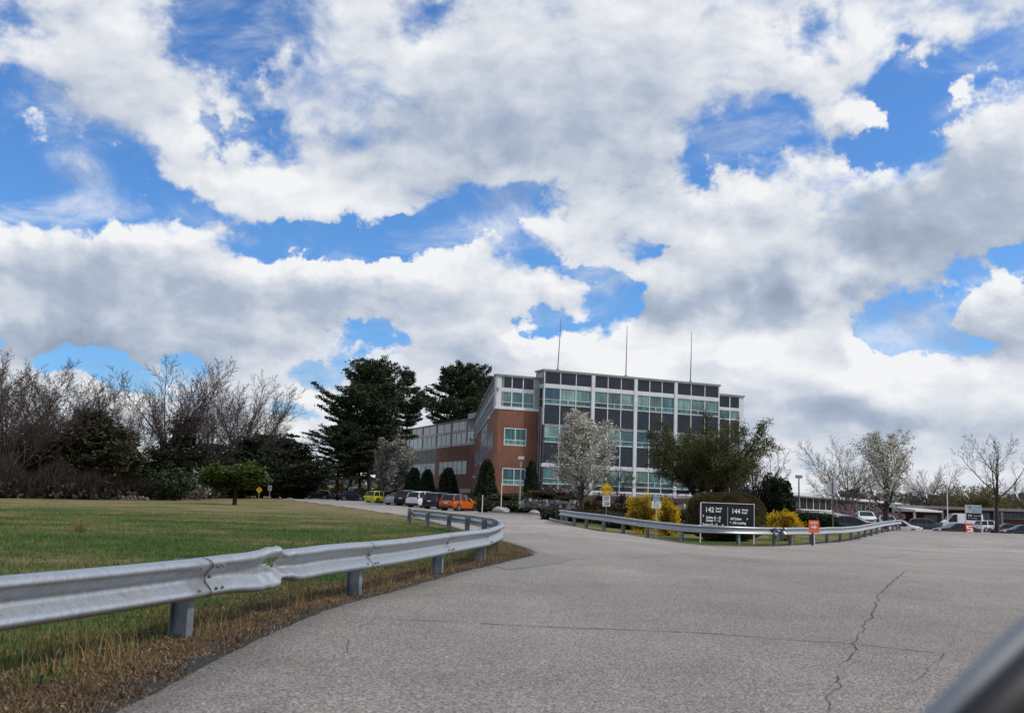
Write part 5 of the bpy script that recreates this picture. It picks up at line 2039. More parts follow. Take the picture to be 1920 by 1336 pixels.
# side profiles: x from rear (0) to front (1), heights in fractions of H
STYLES = {
    # (x, z_top, kind)  kind: b bonnet/boot, r roof, g sloping glass to the next station
    'hatch': dict(top=[(0, .42, 'b'), (.012, .60, 'g'), (.11, .93, 'r'), (.22, .985, 'r'), (.42, 1.0, 'r'), (.56, .955, 'g'), (.735, .655, 'b'), (.88, .60, 'b'), (.965, .52, 'b'), (1, .36, 'b')],
                  belt=[(0, .50), (.1, .60), (.5, .565), (.75, .56), (1, .34)], pillars=[.285, .49]),
    'suv': dict(top=[(0, .40, 'b'), (.01, .61, 'g'), (.085, .93, 'r'), (.2, .985, 'r'), (.48, 1.0, 'r'), (.60, .96, 'g'), (.745, .675, 'b'), (.9, .635, 'b'), (.97, .55, 'b'), (1, .36, 'b')],
                belt=[(0, .52), (.1, .60), (.5, .59), (.75, .585), (1, .36)], pillars=[.27, .50]),
    'saloon': dict(top=[(0, .40, 'b'), (.01, .62, 'b'), (.13, .66, 'g'), (.30, .945, 'r'), (.40, .99, 'r'), (.5, 1.0, 'r'), (.585, .96, 'g'), (.745, .665, 'b'), (.9, .60, 'b'), (.97, .52, 'b'), (1, .36, 'b')],
                   belt=[(0, .52), (.13, .60), (.5, .60), (.75, .59), (1, .35)], pillars=[.50]),
    'van': dict(top=[(0, .30, 'b'), (.005, .985, 'r'), (.2, 1.0, 'r'), (.6, 1.0, 'r'), (.745, .955, 'g'), (.87, .60, 'b'), (.96, .48, 'b'), (.99, .38, 'b'), (1, .22, 'b')],
                belt=[(0, .5), (.6, .5), (.87, .46), (1, .26)], pillars=[]),
    'pickup': dict(top=[(0, .40, 'b'), (.01, .62, 'b'), (.36, .63, 'b'), (.37, .66, 'g'), (.41, .95, 'r'), (.5, 1.0, 'r'), (.6, .97, 'g'), (.71, .69, 'b'), (.9, .66, 'b'), (.98, .58, 'b'), (1, .36, 'b')],
                   belt=[(0, .55), (.5, .58), (.75, .6), (1, .38)], pillars=[.5]),
}


def interp(tab, x):
    for (a, va), (b, vb) in zip(tab, tab[1:]):
        if x <= b:
            return va + (vb - va) * (x - a) / max(1e-6, b - a)
    return tab[-1][1]


def make_car(style, L, Wd, H, pm, roofm=None, clad=False, name='parked_car', cargo=False):
    S = STYLES[style]
    root = empty(name)
    wr = .335 if H > 1.55 else .31
    if style == 'van':
        wr = .36
    xs = sorted({round(x, 4) for x, _, _ in S['top']} | {.05, .17, .35, .65, .8, .93} | {round(p + q, 4) for p in S['pillars'] for q in (-.012, .012)})
    toptab = [(x, z) for x, z, _ in S['top']]
    kinds = [(x, k) for x, _, k in S['top']]

    def kind(x):
        k = 'b'
        for a, kk in kinds:
            if a <= x + 1e-6:
                k = kk
        return k
    zb = .17 * (1.25 if H > 1.55 else 1.0)
    rows = []
    for x in xs:
        zt = interp(toptab, x) * H
        zl = min(interp(S['belt'], x) * H, zt - .03)
        nose = 1 - .20 * max(0, (x - .82) / .18) ** 2 - .10 * max(0, (.10 - x) / .10) ** 2
        w = Wd / 2 * nose
        cab = max(0.0, min(1.0, (zt - zl) / (.35 * H)))
        wt = w * (.97 - (.20 if style != 'van' else .08) * cab)
        X = (x - .5) * L
        bz = zb + .10 * max(0, (x - .93) / .07) + .10 * max(0, (.06 - x) / .06)
        mid = bz + (zl - bz) * .45
        rows.append([(X, w * .90, bz), (X, w * .985, bz + .06), (X, w, mid), (X, w * .975, zl), (X, wt, zt - .035 * (1 if cab > .3 else .4)), (X, wt * .86, zt), (X, 0, zt + .012)])
    body, glass_f, glass_r, roof = MB(), MB(), MB(), MB()
    sides = {}
    k = 7
    V = []
    for r in rows:
        V += r
    for side in (1, -1):
        for i in range(len(xs) - 1):
            xm = (xs[i] + xs[i + 1]) / 2
            kd = kind(xs[i])
            pil = any(abs(xm - p) < .011 for p in S['pillars'])
            for j in range(6):
                q = [rows[i][j], rows[i + 1][j], rows[i + 1][j + 1], rows[i][j + 1]]
                q = [(a, b * side, c) for a, b, c in q]
                if side < 0:
                    q = q[::-1]
                dst = body
                if j == 3 and kd in 'rg' and not pil and not (style == 'van' and xm < .66):
                    if kd == 'r' or (kd == 'g'):
                        dst = sides.setdefault((side, sum(xm > p for p in S['pillars'])), MB())
                    if style in ('hatch', 'suv') and xm < .06:
                        dst = body
                    if kd == 'g' and xm > .5 and xm > [a for a, b, c in S['top'] if c == 'g'][-1] + .11:
                        dst = body
                if j >= 4 and kd == 'g':
                    dst = glass_f if xm > .5 else glass_r
                    if j == 4:
                        dst = body
                if j >= 4 and kd == 'r' and roofm is not None:
                    dst = roof
                dst.quad(*q)
    # underside and ends
    for i in range(len(xs) - 1):
        a, b = rows[i][0], rows[i + 1][0]
        body.quad((a[0], -a[1], a[2]), (b[0], -b[1], b[2]), (b[0], b[1], b[2]), (a[0], a[1], a[2]))
    for r, rev in ((rows[0], False), (rows[-1], True)):
        ring = [(a, b, c) for a, b, c in r] + [(a, -b, c) for a, b, c in reversed(r[:-1])]
        if rev:
            ring = ring[::-1]
        body.quad(*ring)

    def fin(mb, nm, mat, proud=0.0, sm=32):
        bm = bmesh.new()
        me = bpy.data.meshes.new(nm)
        me.from_pydata(mb.v, [], mb.f)
        bm.from_mesh(me)
        bmesh.ops.remove_doubles(bm, verts=bm.verts, dist=.001)
        bmesh.ops.recalc_face_normals(bm, faces=bm.faces)
        bm.to_mesh(me)
        bm.free()
        me.polygons.foreach_set('use_smooth', [True] * len(me.polygons))
        me.set_sharp_from_angle(angle=R(sm))
        return link(nm, me, root, mat)
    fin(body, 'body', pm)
    for k_ in sorted(sides):
        fin(sides[k_], 'side_window', car_glass)
    if glass_f.f:
        fin(glass_f, 'windscreen', car_glass)
    if glass_r.f:
        fin(glass_r, 'rear_window', car_glass)
    if roof.f:
        fin(roof, 'roof', roofm)
    # lower trim
    t0 = .14 if clad else .09
    for side in (1, -1):
        mb = MB()
        mb.box(-L * .36, L * .36, side * Wd * .455 - .03, side * Wd * .455 + .05, zb - .02, zb + t0)
        mb.build('sill_trim', trim_m, root, bevel=.01)
    for xx, nm in ((-L / 2, 'rear_bumper'), (L / 2, 'front_bumper')):
        mb = MB()
        w_ = Wd * (.44 if xx < 0 else .36)
        s = 1 if xx > 0 else -1
        mb.hexa([(xx - .10, -w_, zb + .02), (xx + .10, -w_, zb + .02), (xx + .10, w_, zb + .02), (xx - .10, w_, zb + .02),
                 (xx - .10, -w_, zb + .24), (xx + .06, -w_, zb + .24), (xx + .06, w_, zb + .24), (xx - .10, w_, zb + .24)] if s > 0 else
                [(xx - .05, -w_, zb + .02), (xx + .10, -w_, zb + .02), (xx + .10, w_, zb + .02), (xx - .05, w_, zb + .02),
                 (xx - .04, -w_, zb + .24), (xx + .10, -w_, zb + .24), (xx + .10, w_, zb + .24), (xx - .04, w_, zb + .24)])
        mb.build(nm, trim_m if clad else pm, root, bevel=.03)
    # lamps, plates, mirrors
    for side in (1, -1):
        zl = .60 * H if style != 'van' else .40 * H
        mb = MB()
        mb.box(-L / 2 - .005, -L / 2 + .22, side * Wd * .405 - .08, side * Wd * .405 + .10, zl - .10, zl + (.08 if style != 'van' else .3))
        mb.build('taillight', lamp_r, root, bevel=.03)
        mb = MB()
        zh = .485 * H if style != 'van' else .36 * H
        mb.box(L / 2 - .26, L / 2 - .035, side * Wd * .355 - .15, side * Wd * .355 + .12, zh - .09, zh + .07)
        mb.build('headlight', lamp_w, root, bevel=.03)
        mb = MB()
        xm = L * (.17 if style != 'van' else .30)
        zm = .63 * H if style != 'van' else .58 * H
        mb.box(xm - .08, xm + .10, side * (Wd / 2 + .12) - .10, side * (Wd / 2 + .12) + .06, zm - .02, zm + .14)
        mb.build('wing_mirror', trim_m, root, bevel=.03)
    mb = MB()
    zp = .47 * H if style not in ('van',) else .3 * H
    mb.box(-L / 2 - .03, -L / 2 + .0, -.2, .2, zp - .07, zp + .07)
    mb.build('number_plate', plate_m, root)
    mb = MB()
    mb.box(L / 2 - .10, L / 2 + .012, -Wd * .25, Wd * .25, .30 * H, .43 * H)
    mb.build('grille', trim_m, root, bevel=.03)
    for side in (1, -1):
        for xw in (-.305, .315):
            x = xw * L
            y = side * (Wd / 2 - .10)
            mb = MB()
            mb.tube([(x, side * (Wd / 2 - .30), wr + .01), (x, side * (Wd / 2 + .004), wr + .01)], wr + .055, 20)
            mb.build('wheel_arch', trim_m, root)
            w = MB()
            w.tube([(x, y - side * .10, wr), (x, y - side * .085, wr), (x, y + side * .10, wr), (x, y + side * .115, wr)], [wr - .03, wr, wr, wr - .03], 20)
            wh = w.build('wheel', tyre_m, root, smooth=40)
            rmb = MB()
            rmb.tube([(x, y + side * .1, wr), (x, y + side * .124, wr)], wr * .66, 18)
            rim = rmb.build('rim', trim_m, wh)
            sp = MB()
            for q in range(5):
                a = 2 * math.pi * q / 5
                c_, s_ = math.cos(a), math.sin(a)
                r1 = wr * .64
                pts = [(-.03, 0), (.03, 0), (.045, r1), (-.045, r1)]
                pp = [(x + u * c_ + v * s_, wr - u * s_ + v * c_) for u, v in pts]
                lo = [(px_, y + side * .12, pz_) for px_, pz_ in pp]
                hi = [(px_, y + side * .138, pz_) for px_, pz_ in pp]
                sp.hexa(lo + hi)
            ring = []
            for q in range(18):
                a = 2 * math.pi * q / 18
                b_ = 2 * math.pi * (q + 1) / 18
                sp.quad(*[(x + r_ * math.cos(t_), y + side * .139, wr + r_ * math.sin(t_)) for r_, t_ in ((wr * .6, a), (wr * .69, a), (wr * .69, b_), (wr * .6, b_))])
            sp.build('spokes', rim_m, wh)
    return root


def place_car(root, x, y, heading, label, cat, group=None, z=None):
    """heading: direction the front points, degrees from +X"""
    root.location = (x, y, gz(x, y) if z is None else z)
    root.rotation_euler = (0, 0, R(heading))
    tag(root, label, cat, group)


P_or = paint('orange', (.72, .135, .010), .25)
P_ye = paint('yellow', (.70, .66, .03), .05)
P_wh = paint('white', (.78, .79, .81), .0)
P_sv = paint('silver', (.46, .50, .55), .5)
P_nv = paint('navy', (.015, .022, .045), .3)
P_bk = paint('black', (.012, .012, .014), .2)
P_gy = paint('grey', (.055, .06, .062), .4)
P_lb = paint('pale_blue', (.42, .52, .60), .4)
P_rd = paint('maroon', (.07, .012, .015), .3)
P_gn = paint('dull_green', (.04, .055, .045), .3)

GR = 'cars parked in a row beside the brick office'
HD = 78
row = [
    ('hatch', 4.25, 1.78, 1.56, P_or, P_bk, True, 862, 98, 57, 'bright orange crossover with a black roof, nearest car of the row', 'car'),
    ('suv', 4.5, 1.84, 1.66, P_nv, None, True, 828.5, 106, 60, 'dark navy SUV between the orange and the white ones', 'car'),
    ('suv', 4.6, 1.88, 1.72, P_wh, None, True, 797, 113, 58, 'white SUV with black lower cladding parked in the office row', 'car'),
    ('suv', 4.6, 1.88, 1.80, P_bk, None, False, 769.5, 121, 66, 'black SUV mostly hidden behind the white SUV', 'car'),
    ('saloon', 4.6, 1.80, 1.46, P_sv, None, False, 750.5, 124, 64, 'pale silver blue saloon right of the yellow hatchback', 'car'),
    ('hatch', 4.05, 1.70, 1.52, P_ye, None, False, 711, 137, 57, 'acid yellow hatchback in the office row', 'car'),
    ('saloon', 4.7, 1.82, 1.44, P_nv, None, False, 654, 155, 42, 'dark blue saloon parked left of the yellow hatchback', 'car'),
    ('hatch', 4.2, 1.76, 1.46, P_bk, None, False, 596, 172, 180, 'black car at the far left end of the drive under the pines', 'car'),
]
for (st_, L_, W_, H_, pm, rf, cl, px, Y, hd, lab, cat) in row:
    r = make_car(st_, L_, W_, H_, pm, rf, cl)
    p = on_ground(px, Y)
    place_car(r, p.x, p.y, hd, lab, cat, GR)

GR2 = 'cars in the right hand car park'
row2 = [
    ('suv', 4.6, 1.86, 1.7, P_lb, None, False, 1459, 84, -92, 'pale blue white windscreened SUV peeking over the right forsythia', 'car'),
    ('suv', 4.6, 1.86, 1.68, P_rd, None, False, 1521, 92, -100, 'dark maroon SUV behind the orange arrow sign', 'car'),
    ('saloon', 4.8, 1.84, 1.46, P_bk, None, False, 1580, 90, 172, 'long black saloon with a bright roof edge behind the stop sign post', 'car'),
    ('saloon', 4.7, 1.82, 1.46, P_wh, None, False, 1622, 108, -98, 'white saloon behind the long black one, nosing toward the rail', 'car'),
    ('suv', 4.5, 1.84, 1.66, P_nv, None, False, 1634, 122, -80, 'dark blue SUV under the pink cherry trees', 'car'),
    ('saloon', 4.6, 1.82, 1.46, P_sv, None, False, 1662, 106, -100, 'silver saloon behind the trunk of the white blossom tree', 'car'),
    ('hatch', 4.2, 1.78, 1.5, P_wh, None, False, 1690, 112, -30, 'white hatchback right at the end of the far guardrail', 'car'),
    ('suv', 4.75, 1.9, 1.72, P_gy, None, True, 1736, 150, -18, 'dark grey green SUV between the white hatchback and the van', 'car'),
    ('van', 6.4, 2.05, 2.65, P_wh, None, False, 1802, 168, 180, 'tall white panel van facing left behind the directory board', 'van'),
    ('saloon', 4.8, 1.84, 1.44, P_bk, None, False, 1794, 114, 184, 'black saloon parked low in front of the white van', 'car'),
    ('suv', 4.8, 1.9, 1.72, P_wh, None, False, 1858, 158, 10, 'white estate right of the directory board', 'car'),
    ('saloon', 4.6, 1.82, 1.46, P_nv, None, False, 1916, 122, 176, 'dark blue car low behind the crest at the right picture edge', 'car'),
    ('saloon', 4.6, 1.82, 1.44, P_rd, None, False, 1886, 146, 180, 'dark red car behind the white estate', 'car'),
]
for (st_, L_, W_, H_, pm, rf, cl, px, Y, hd, lab, cat) in row2:
    r = make_car(st_, L_, W_, H_, pm, rf, cl, 'panel_van' if st_ == 'van' else 'parked_car')
    p = on_ground(px, Y, 985)
    place_car(r, p.x, p.y, hd, lab, cat, GR2 if cat == 'car' else None)

# ---- the mirror of the car the view is taken from (bottom right)
mr = empty('car_mirror', (0, 0, 0), 0, 'out of focus grey blue and black car door mirror edge at the bottom right corner', 'car mirror')


def tubeshape(pix, D, rad, mat, name):
    pts = [at(px, py, d) for (px, py), d in zip(pix, D)]
    mb = MB()
    mb.tube(pts, rad, 16)
    return mb.build(name, mat, mr, smooth=60)


shell = noise_mat('mirror_shell', (.12, .14, .17), (.16, .175, .20), 9, .55)
rubber = noise_mat('mirror_rubber', (.006, .006, .008), (.012, .011, .013), 12, .6)
inner = noise_mat('mirror_inner', (.10, .11, .10), (.14, .15, .14), 9, .5)
tubeshape([(1640, 1480), (1772, 1338), (1846, 1266), (1925, 1192), (2060, 1090)], [.55, .56, .58, .60, .64], [.0075, .0082, .0086, .0088, .0085], shell, 'shell')
tubeshape([(1715, 1490), (1850, 1345), (1935, 1268), (2000, 1212), (2130, 1120)], [.54, .55, .57, .59, .63], [.0115, .012, .0125, .0125, .012], rubber, 'rubber_edge')
tubeshape([(1800, 1500), (1915, 1360), (1975, 1305), (2080, 1225)], [.55, .56, .58, .60], [.010, .011, .011, .011], inner, 'inner_face')

# ---------------------------------------------------------------- trees and planting
def bark(name, a, b):
    return noise_mat(name, a, b, 6, .95, detail=5, bump=.4, bscale=30, stretch=(1, 1, .3), spec=.15)


bark_d = bark('dark_bark', (.035, .028, .024), (.075, .062, .054))
bark_g = bark('grey_bark', (.09, .078, .07), (.17, .15, .135))
bark_p = bark('pine_bark', (.018, .014, .012), (.045, .035, .03))
twig_m = bark('twigs', (.055, .042, .038), (.11, .088, .08))
twig_l = bark('pale_twigs', (.13, .105, .09), (.22, .18, .155))


class Tree:
    def __init__(self, seed):
        self.r = random.Random(seed)
        self.wood = MB()
        self.twig = MB()
        self.tips = []       # (pos, dir)

    def grow(self, p, d, L, rad, lvl, P):
        r = self.r
        n = P['segs'][lvl]
        pts, rads = [p.copy()], [rad]
        end = rad * P['taper'][lvl]
        for i in range(n):
            w = P['wig'][lvl]
            d = (d + Vector((r.uniform(-w, w), r.uniform(-w, w), r.uniform(-w, w) + P['up'][lvl]))).normalized()
            p = p + d * (L / n)
            pts.append(p.copy())
            rads.append(rad + (end - rad) * (i + 1) / n)
        sides = (7, 5, 3, 3, 3)[min(lvl, 4)]
        (self.wood if lvl < P['woodlv'] else self.twig).tube(pts, rads, sides, cap=False)
        last = lvl == P['max']
        if last or lvl >= P.get('tiplv', 99):
            for i in range(1, len(pts)):
                self.tips.append((pts[i], (pts[i] - pts[i - 1]).normalized()))
        if last:
            return
        k = P['n'][lvl]
        for c in range(k):
            t = P['t0'][lvl] + (1 - P['t0'][lvl]) * ((c + r.random() * .8) / k)
            f = t * n
            i = min(n - 1, int(f))
            q = pts[i].lerp(pts[i + 1], f - i)
            dd = (pts[i + 1] - pts[i]).normalized()
            az = c * 2.4 + r.uniform(-.5, .5)
            u = dd.orthogonal().normalized()
            v = dd.cross(u)
            side = u * math.cos(az) + v * math.sin(az)
            a = R(P['ang'][lvl] + r.uniform(-P['av'], P['av'])) * (1.15 - .3 * t)
            nd = (dd * math.cos(a) + side * math.sin(a)).normalized()
            ll = L * P['ratio'][lvl] * (1 - P['fall'][lvl] * t) * r.uniform(.75, 1.2)
            if lvl == 0 and P.get('oval'):
                ll *= .50 + .62 * math.sin(math.pi * (.06 + .86 * t))
            rr = max(P['rmin'], (rads[i] + (rads[i + 1] - rads[i]) * (f - i)) * P['rr'][lvl])
            self.grow(q, nd, ll, rr, lvl + 1, P)


def cards(pts, size, rs, aspect=1.0, flat=None, jit=.0, sizevar=.5, cross=False):
    """quads at points; pts (n,3)"""
    pts = np.asarray(pts, dtype=np.float64)
    n = len(pts)
    if jit:
        pts = pts + rs.normal(size=(n, 3)) * jit
    a = rs.normal(size=(n, 3))
    b = rs.normal(size=(n, 3))
    if flat is not None:
        a[:, 2] *= flat
        b[:, 2] *= flat
    a /= np.linalg.norm(a, axis=1)[:, None] + 1e-9
    b -= a * (a * b).sum(1)[:, None]
    b /= np.linalg.norm(b, axis=1)[:, None] + 1e-9
    s = size * (1 - sizevar / 2 + sizevar * rs.rand(n))[:, None]
    a = a * s * aspect * .5
    b = b * s * .5
    v = np.stack([pts - a - b * .6, pts + a - b, pts + a + b * .6, pts - a + b], 1)
    return v.reshape(-1, 3), (np.arange(n)[:, None] * 4 + np.arange(4)[None])


def card_obj(name, parent, pts, size, mat, seed, **kw):
    v, f = cards(pts, size, np.random.RandomState(seed), **kw)
    me = np_mesh(name, v, f)
    return link(name, me, parent, mat)


def norm_tree(tr, height):
    """scale all so that the top of the tree is at the asked height"""
    mz = max((v[2] for mb in (tr.wood, tr.twig) for v in mb.v), default=1)
    k = height / mz
    for mb in (tr.wood, tr.twig):
        mb.v = [(a * k, b * k, c * k) for a, b, c in mb.v]
    tr.tips = [(p * k, d) for p, d in tr.tips]
    return tr


def finish(root, tr, wmat, tmat, extra=None):
    tr.wood.build('trunk', wmat, root, smooth=80)
    if tr.twig.v:
        tr.twig.build('crown', tmat, root)


BARE = dict(trunk=.74, segs=(8, 6, 5, 4, 3), taper=(.12, .25, .3, .35, .5), wig=(.07, .12, .16, .2, .25), up=(.03, .12, .08, .05, .03), n=(15, 10, 8, 6), t0=(.20, .15, .12, .1), ang=(38, 34, 38, 42),
            av=12, ratio=(.62, .50, .46, .42), fall=(.40, .42, .4, .4), rr=(.50, .5, .5, .6), rmin=.0125, woodlv=2, max=4)
ELM = dict(BARE, trunk=.34, segs=(4, 9, 6, 4, 3), taper=(.6, .15, .3, .35, .5), n=(12, 13, 8, 6), t0=(.35, .18, .12, .1), ang=(38, 33, 36, 40), ratio=(1.7, .50, .44, .4), up=(.03, .012, .035, .03, .03), wig=(.07, .10, .16, .2, .25), fall=(.0, .55, .4, .4), rr=(.5, .5, .5, .6))
OPEN = dict(BARE, n=(13, 9, 8, 6), t0=(.26, .2, .12, .1), ang=(50, 40, 40, 45), ratio=(.66, .52, .48, .45))


def bare(seed, P, h, r0):
    tr = Tree(seed)
    tr.grow(Vector((0, 0, -.3)), Vector((0, 0, 1)), h * P['trunk'], r0, 0, P)
    return norm_tree(tr, h)


protos = {}


def tree_proto(key, maker):
    if key not in protos:
        protos[key] = maker()
    return protos[key]


def tree_copy(key, maker, loc, scale, rz, label, cat, group, sxy=1.0, name=None):
    if key not in protos:
        root = maker()
        protos[key] = root
        o = root
    else:
        o = copy_tree(protos[key])
    o.location = loc
    o.scale = (scale * sxy, scale * sxy, scale)
    o.rotation_euler = (0, 0, rz)
    for q in ('label', 'category', 'group'):
        if q in o:
            del o[q]
    tag(o, label, cat, group)
    return o


def mk_bare(seed, P, r0=.2, h=12, wm=None, tm=None, name='bare_tree', leaf=None):
    def f():
        root = empty(name)
        tr = bare(seed, P, h, r0)
        finish(root, tr, wm or bark_d, tm or twig_m)
        if leaf:
            rs = np.random.RandomState(seed)
            pts = np.array([tuple(p) for p, d in tr.tips])
            k = rs.rand(len(pts)) < leaf[0]
            card_obj('foliage', root, pts[k], leaf[1], leaf[2], seed, jit=.05)
        return root
    return f


def mk_pine(seed, h=24, spread=5.0, bare_to=.18, layers=26, leaf=None, size=.38, dens=1.0, name='pine_tree'):
    def f():
        r = random.Random(seed)
        rs = np.random.RandomState(seed)
        root = empty(name)
        wood = MB()
        pts = []
        lean = Vector((r.uniform(-.03, .03), r.uniform(-.03, .03), 1))
        P0 = [Vector((lean.x * z, lean.y * z, z)) + Vector((.12 * math.sin(z * .5 + seed), .12 * math.cos(z * .4), 0)) for z in np.linspace(-.4, h, 14)]
        wood.tube(P0, [max(.05, .36 * (1 - i / 13.5)) for i in range(14)], 8)
        for l in range(layers):
            t = (l + r.random() * .5) / layers
            z = h * (bare_to + (1 - bare_to) * t)
            prof = math.sin(min(1, (1 - t) * 2.3 + .22) * math.pi / 2) * (.75 + .35 * math.sin(t * 9 + seed))
            R0 = spread * prof * (1.0 if t > .15 else .7)
            nb_ = r.choice((4, 5, 6))
            a0 = r.random() * 6.28
            for b in range(nb_):
                if r.random() < .12:
                    continue
                a = a0 + b * 6.28 / nb_ + r.uniform(-.35, .35)
                Lb = R0 * r.uniform(.55, 1.25)
                dr = Vector((math.cos(a), math.sin(a), 0))
                rise = r.uniform(-.02, .42) + .4 * t
                bp = []
                for k in range(6):
                    s = k / 5
                    bp.append(Vector((lean.x * z, lean.y * z, z)) + dr * Lb * s + Vector((0, 0, Lb * (rise * s * s - .12 * s * (1 - t)))))
                wood.tube(bp, [.075 * (1 - k / 6.5) for k in range(6)], 4, cap=False)
                for s in np.linspace(.28, 1.0, max(3, int(Lb * 2.2))):
                    i = min(4, int(s * 5))
                    c = bp[i].lerp(bp[i + 1], s * 5 - i)
                    for sd in (-1, 1):
                        ls = Lb * .34 * (1.15 - s) + .5
                        sv = Vector((-dr.y, dr.x, 0)) * sd * .8 + dr * .6 + Vector((0, 0, .15))
                        e = c + sv * ls * r.uniform(.5, 1)
                        wood.tube([c, e], [.02, .012], 3, cap=False)
                        m = int((14 + 13 * r.random()) * dens)
                        for q in range(m):
                            u = r.random() ** .7
                            g = c.lerp(e, u)
                            pts.append((g.x + r.gauss(0, .27), g.y + r.gauss(0, .27), g.z + abs(r.gauss(0, .24)) - .03))
        wood.build('trunk', bark_p, root, smooth=60)
        card_obj('needles', root, pts, size, leaf or pine_leaf, seed, aspect=.38, sizevar=.7)
        return root
    return f


pine_leaf = leaf_mat('pine_needles', [(.012, .020, .010), (.022, .036, .015), (.042, .062, .024), (.070, .085, .036)], trans=.12)
spruce_leaf = leaf_mat('conifer_needles', [(.010, .016, .008), (.018, .027, .012), (.032, .040, .018)], trans=.1)
yew_leaf = leaf_mat('yew_leaves', [(.010, .020, .008), (.020, .036, .012), (.036, .058, .018)], trans=.08)
cedar_leaf = leaf_mat('bronze_conifer', [(.030, .032, .016), (.05, .05, .022), (.07, .06, .03)], trans=.1)


def mk_conifer(seed, h=10, w=2.6, leaf=None, n=9000, name='evergreen_tree', irregular=.25, power=.8, size=.3):
    """dense conical or columnar evergreen built from sprays over a branched stem"""
    def f():
        r = random.Random(seed)
        rs = np.random.RandomState(seed)
        root = empty(name)
        wood = MB()
        wood.tube([(0, 0, -.3), (0, 0, h * .5), (0, 0, h * .93)], [.04 * w, .03 * w, .01], 6)
        pts = []
        for i in range(46):
            z = h * (.06 + .88 * r.random())
            a = r.random() * 6.28
            rr = w * max(.05, (1 - z / h)) ** power * .8
            wood.tube([(0, 0, z), (math.cos(a) * rr, math.sin(a) * rr, z + rr * .25)], [.03, .01], 3, cap=False)
        while len(pts) < n:
            z = r.random()
            rr = w * (1 - z) ** power * min(1, .55 + z * 5)
            a = r.random() * 6.28
            z = min(1, max(0, z))
            k = 1 + irregular * (mnoise.noise((math.cos(a) * 2, math.sin(a) * 2, z * h * .5 + seed)) * 1.4 + .5 * mnoise.noise((math.cos(a) * 5, math.sin(a) * 5, z * h * 1.4 + seed)))
            q = rr * k * (1 - .35 * r.random() ** 2)
            pts.append((math.cos(a) * q, math.sin(a) * q, z * h + r.gauss(0, .05)))
        wood.build('trunk', bark_p, root)
        card_obj('foliage', root, pts, size, leaf, seed, aspect=.6, sizevar=.8)
        return root
    return f


def dome_bush(name, loc, w, dpt, h, mat, n, size, label, cat, seed, group=None, core=None, core_k=.86, lift=0.0, twigs=None, irregular=.12, square=1.0, aspect=.7, full=False):
    """clipped or loose shrub: leafy shell round a twiggy dark inside"""
    rs = np.random.RandomState(seed)
    r = random.Random(seed)
    root = empty(name, loc, r.random() * 6, label, cat, group)
    u = rs.normal(size=(n, 3))
    u /= np.linalg.norm(u, axis=1)[:, None]
    if not full:
        u[:, 2] = np.abs(u[:, 2]) * 1.0 - .12
    rad = 1 - .34 * rs.rand(n) ** 2.2
    kk = np.array([1 + irregular * (mnoise.noise(Vector(q) * 2.3 + Vector((seed, 0, 0))) * 1.6 + .7 * mnoise.noise(Vector(q) * 6 + Vector((seed, 3, 0)))) for q in u])
    e = np.sign(u) * np.abs(u) ** square
    pts = e * (rad * kk)[:, None] * np.array([w / 2, dpt / 2, h])
    if full:
        pts[:, 2] = h * .5 + pts[:, 2] * .5
    pts[:, 2] = np.maximum(pts[:, 2], .03) + lift
    card_obj('foliage', root, pts, size, mat, seed, aspect=aspect, sizevar=.7)
    mb = MB()
    for i in range(26):
        a = r.random() * 6.28
        el = r.uniform(.25, 1.4)
        k = r.uniform(.7, .95)
        e_ = Vector((math.cos(a) * math.cos(el) * w / 2 * k, math.sin(a) * math.cos(el) * dpt / 2 * k, max(.2, math.sin(el) * h * k) + lift))
        mb.tube([(e_.x * .08, e_.y * .08, -.1), e_ * .5, e_], [.022, .016, .008], 4, cap=False)
    mb.build('stems', twigs or bark_d, root)
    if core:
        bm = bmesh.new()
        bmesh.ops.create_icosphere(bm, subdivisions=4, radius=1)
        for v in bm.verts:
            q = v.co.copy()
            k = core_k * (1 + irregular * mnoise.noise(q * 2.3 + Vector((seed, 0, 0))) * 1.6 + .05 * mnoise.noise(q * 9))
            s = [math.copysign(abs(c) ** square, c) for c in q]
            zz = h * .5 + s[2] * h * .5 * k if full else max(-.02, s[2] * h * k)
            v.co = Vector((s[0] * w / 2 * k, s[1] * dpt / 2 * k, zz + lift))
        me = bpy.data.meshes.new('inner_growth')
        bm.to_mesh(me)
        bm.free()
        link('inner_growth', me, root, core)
    return root


def h_at(px, ytop, Y, gy=930):
    b = on_ground(px, Y)
    return b, zat(px, ytop, Y) - b.z


# ---- left wood: leafless trees
G1 = 'leafless trees along the left wood edge'
wood_trees = [  # px, top y, Y, proto, width factor, label
    (12, 648, 82, 'e1', 1.0, 'tall leafless tree cut by the left picture edge'),
    (70, 668, 88, 'b2', 1.0, 'leafless tree second from the left edge, leaning right'),
    (112, 690, 92, 'e2', 1.1, 'leafless tree between the left edge pair and the bronze cedar'),
    (195, 718, 108, 'e1', .65, 'smaller bare tree behind the bronze cedar'),
    (236, 722, 112, 'e2', .6, 'thin bare tree left of the big fan shaped one'),
    (313, 655, 96, 'e1', 1.0, 'large fan shaped bare tree, tallest of the wood against the blue gap'),
    (390, 705, 108, 'e2', .7, 'bare tree just right of the big fan shaped one'),
    (440, 688, 104, 'e2', .95, 'fan shaped bare tree behind the leafy lawn tree'),
    (484, 738, 118, 'e1', .6, 'bare tree at the right end of the leafless wood'),
    (150, 745, 118, 'e1', .7, 'low bare tree behind the dark bronze cedar top'),
    (-40, 660, 90, 'b3', 1.0, 'leafless tree just beyond the left picture edge'),
]
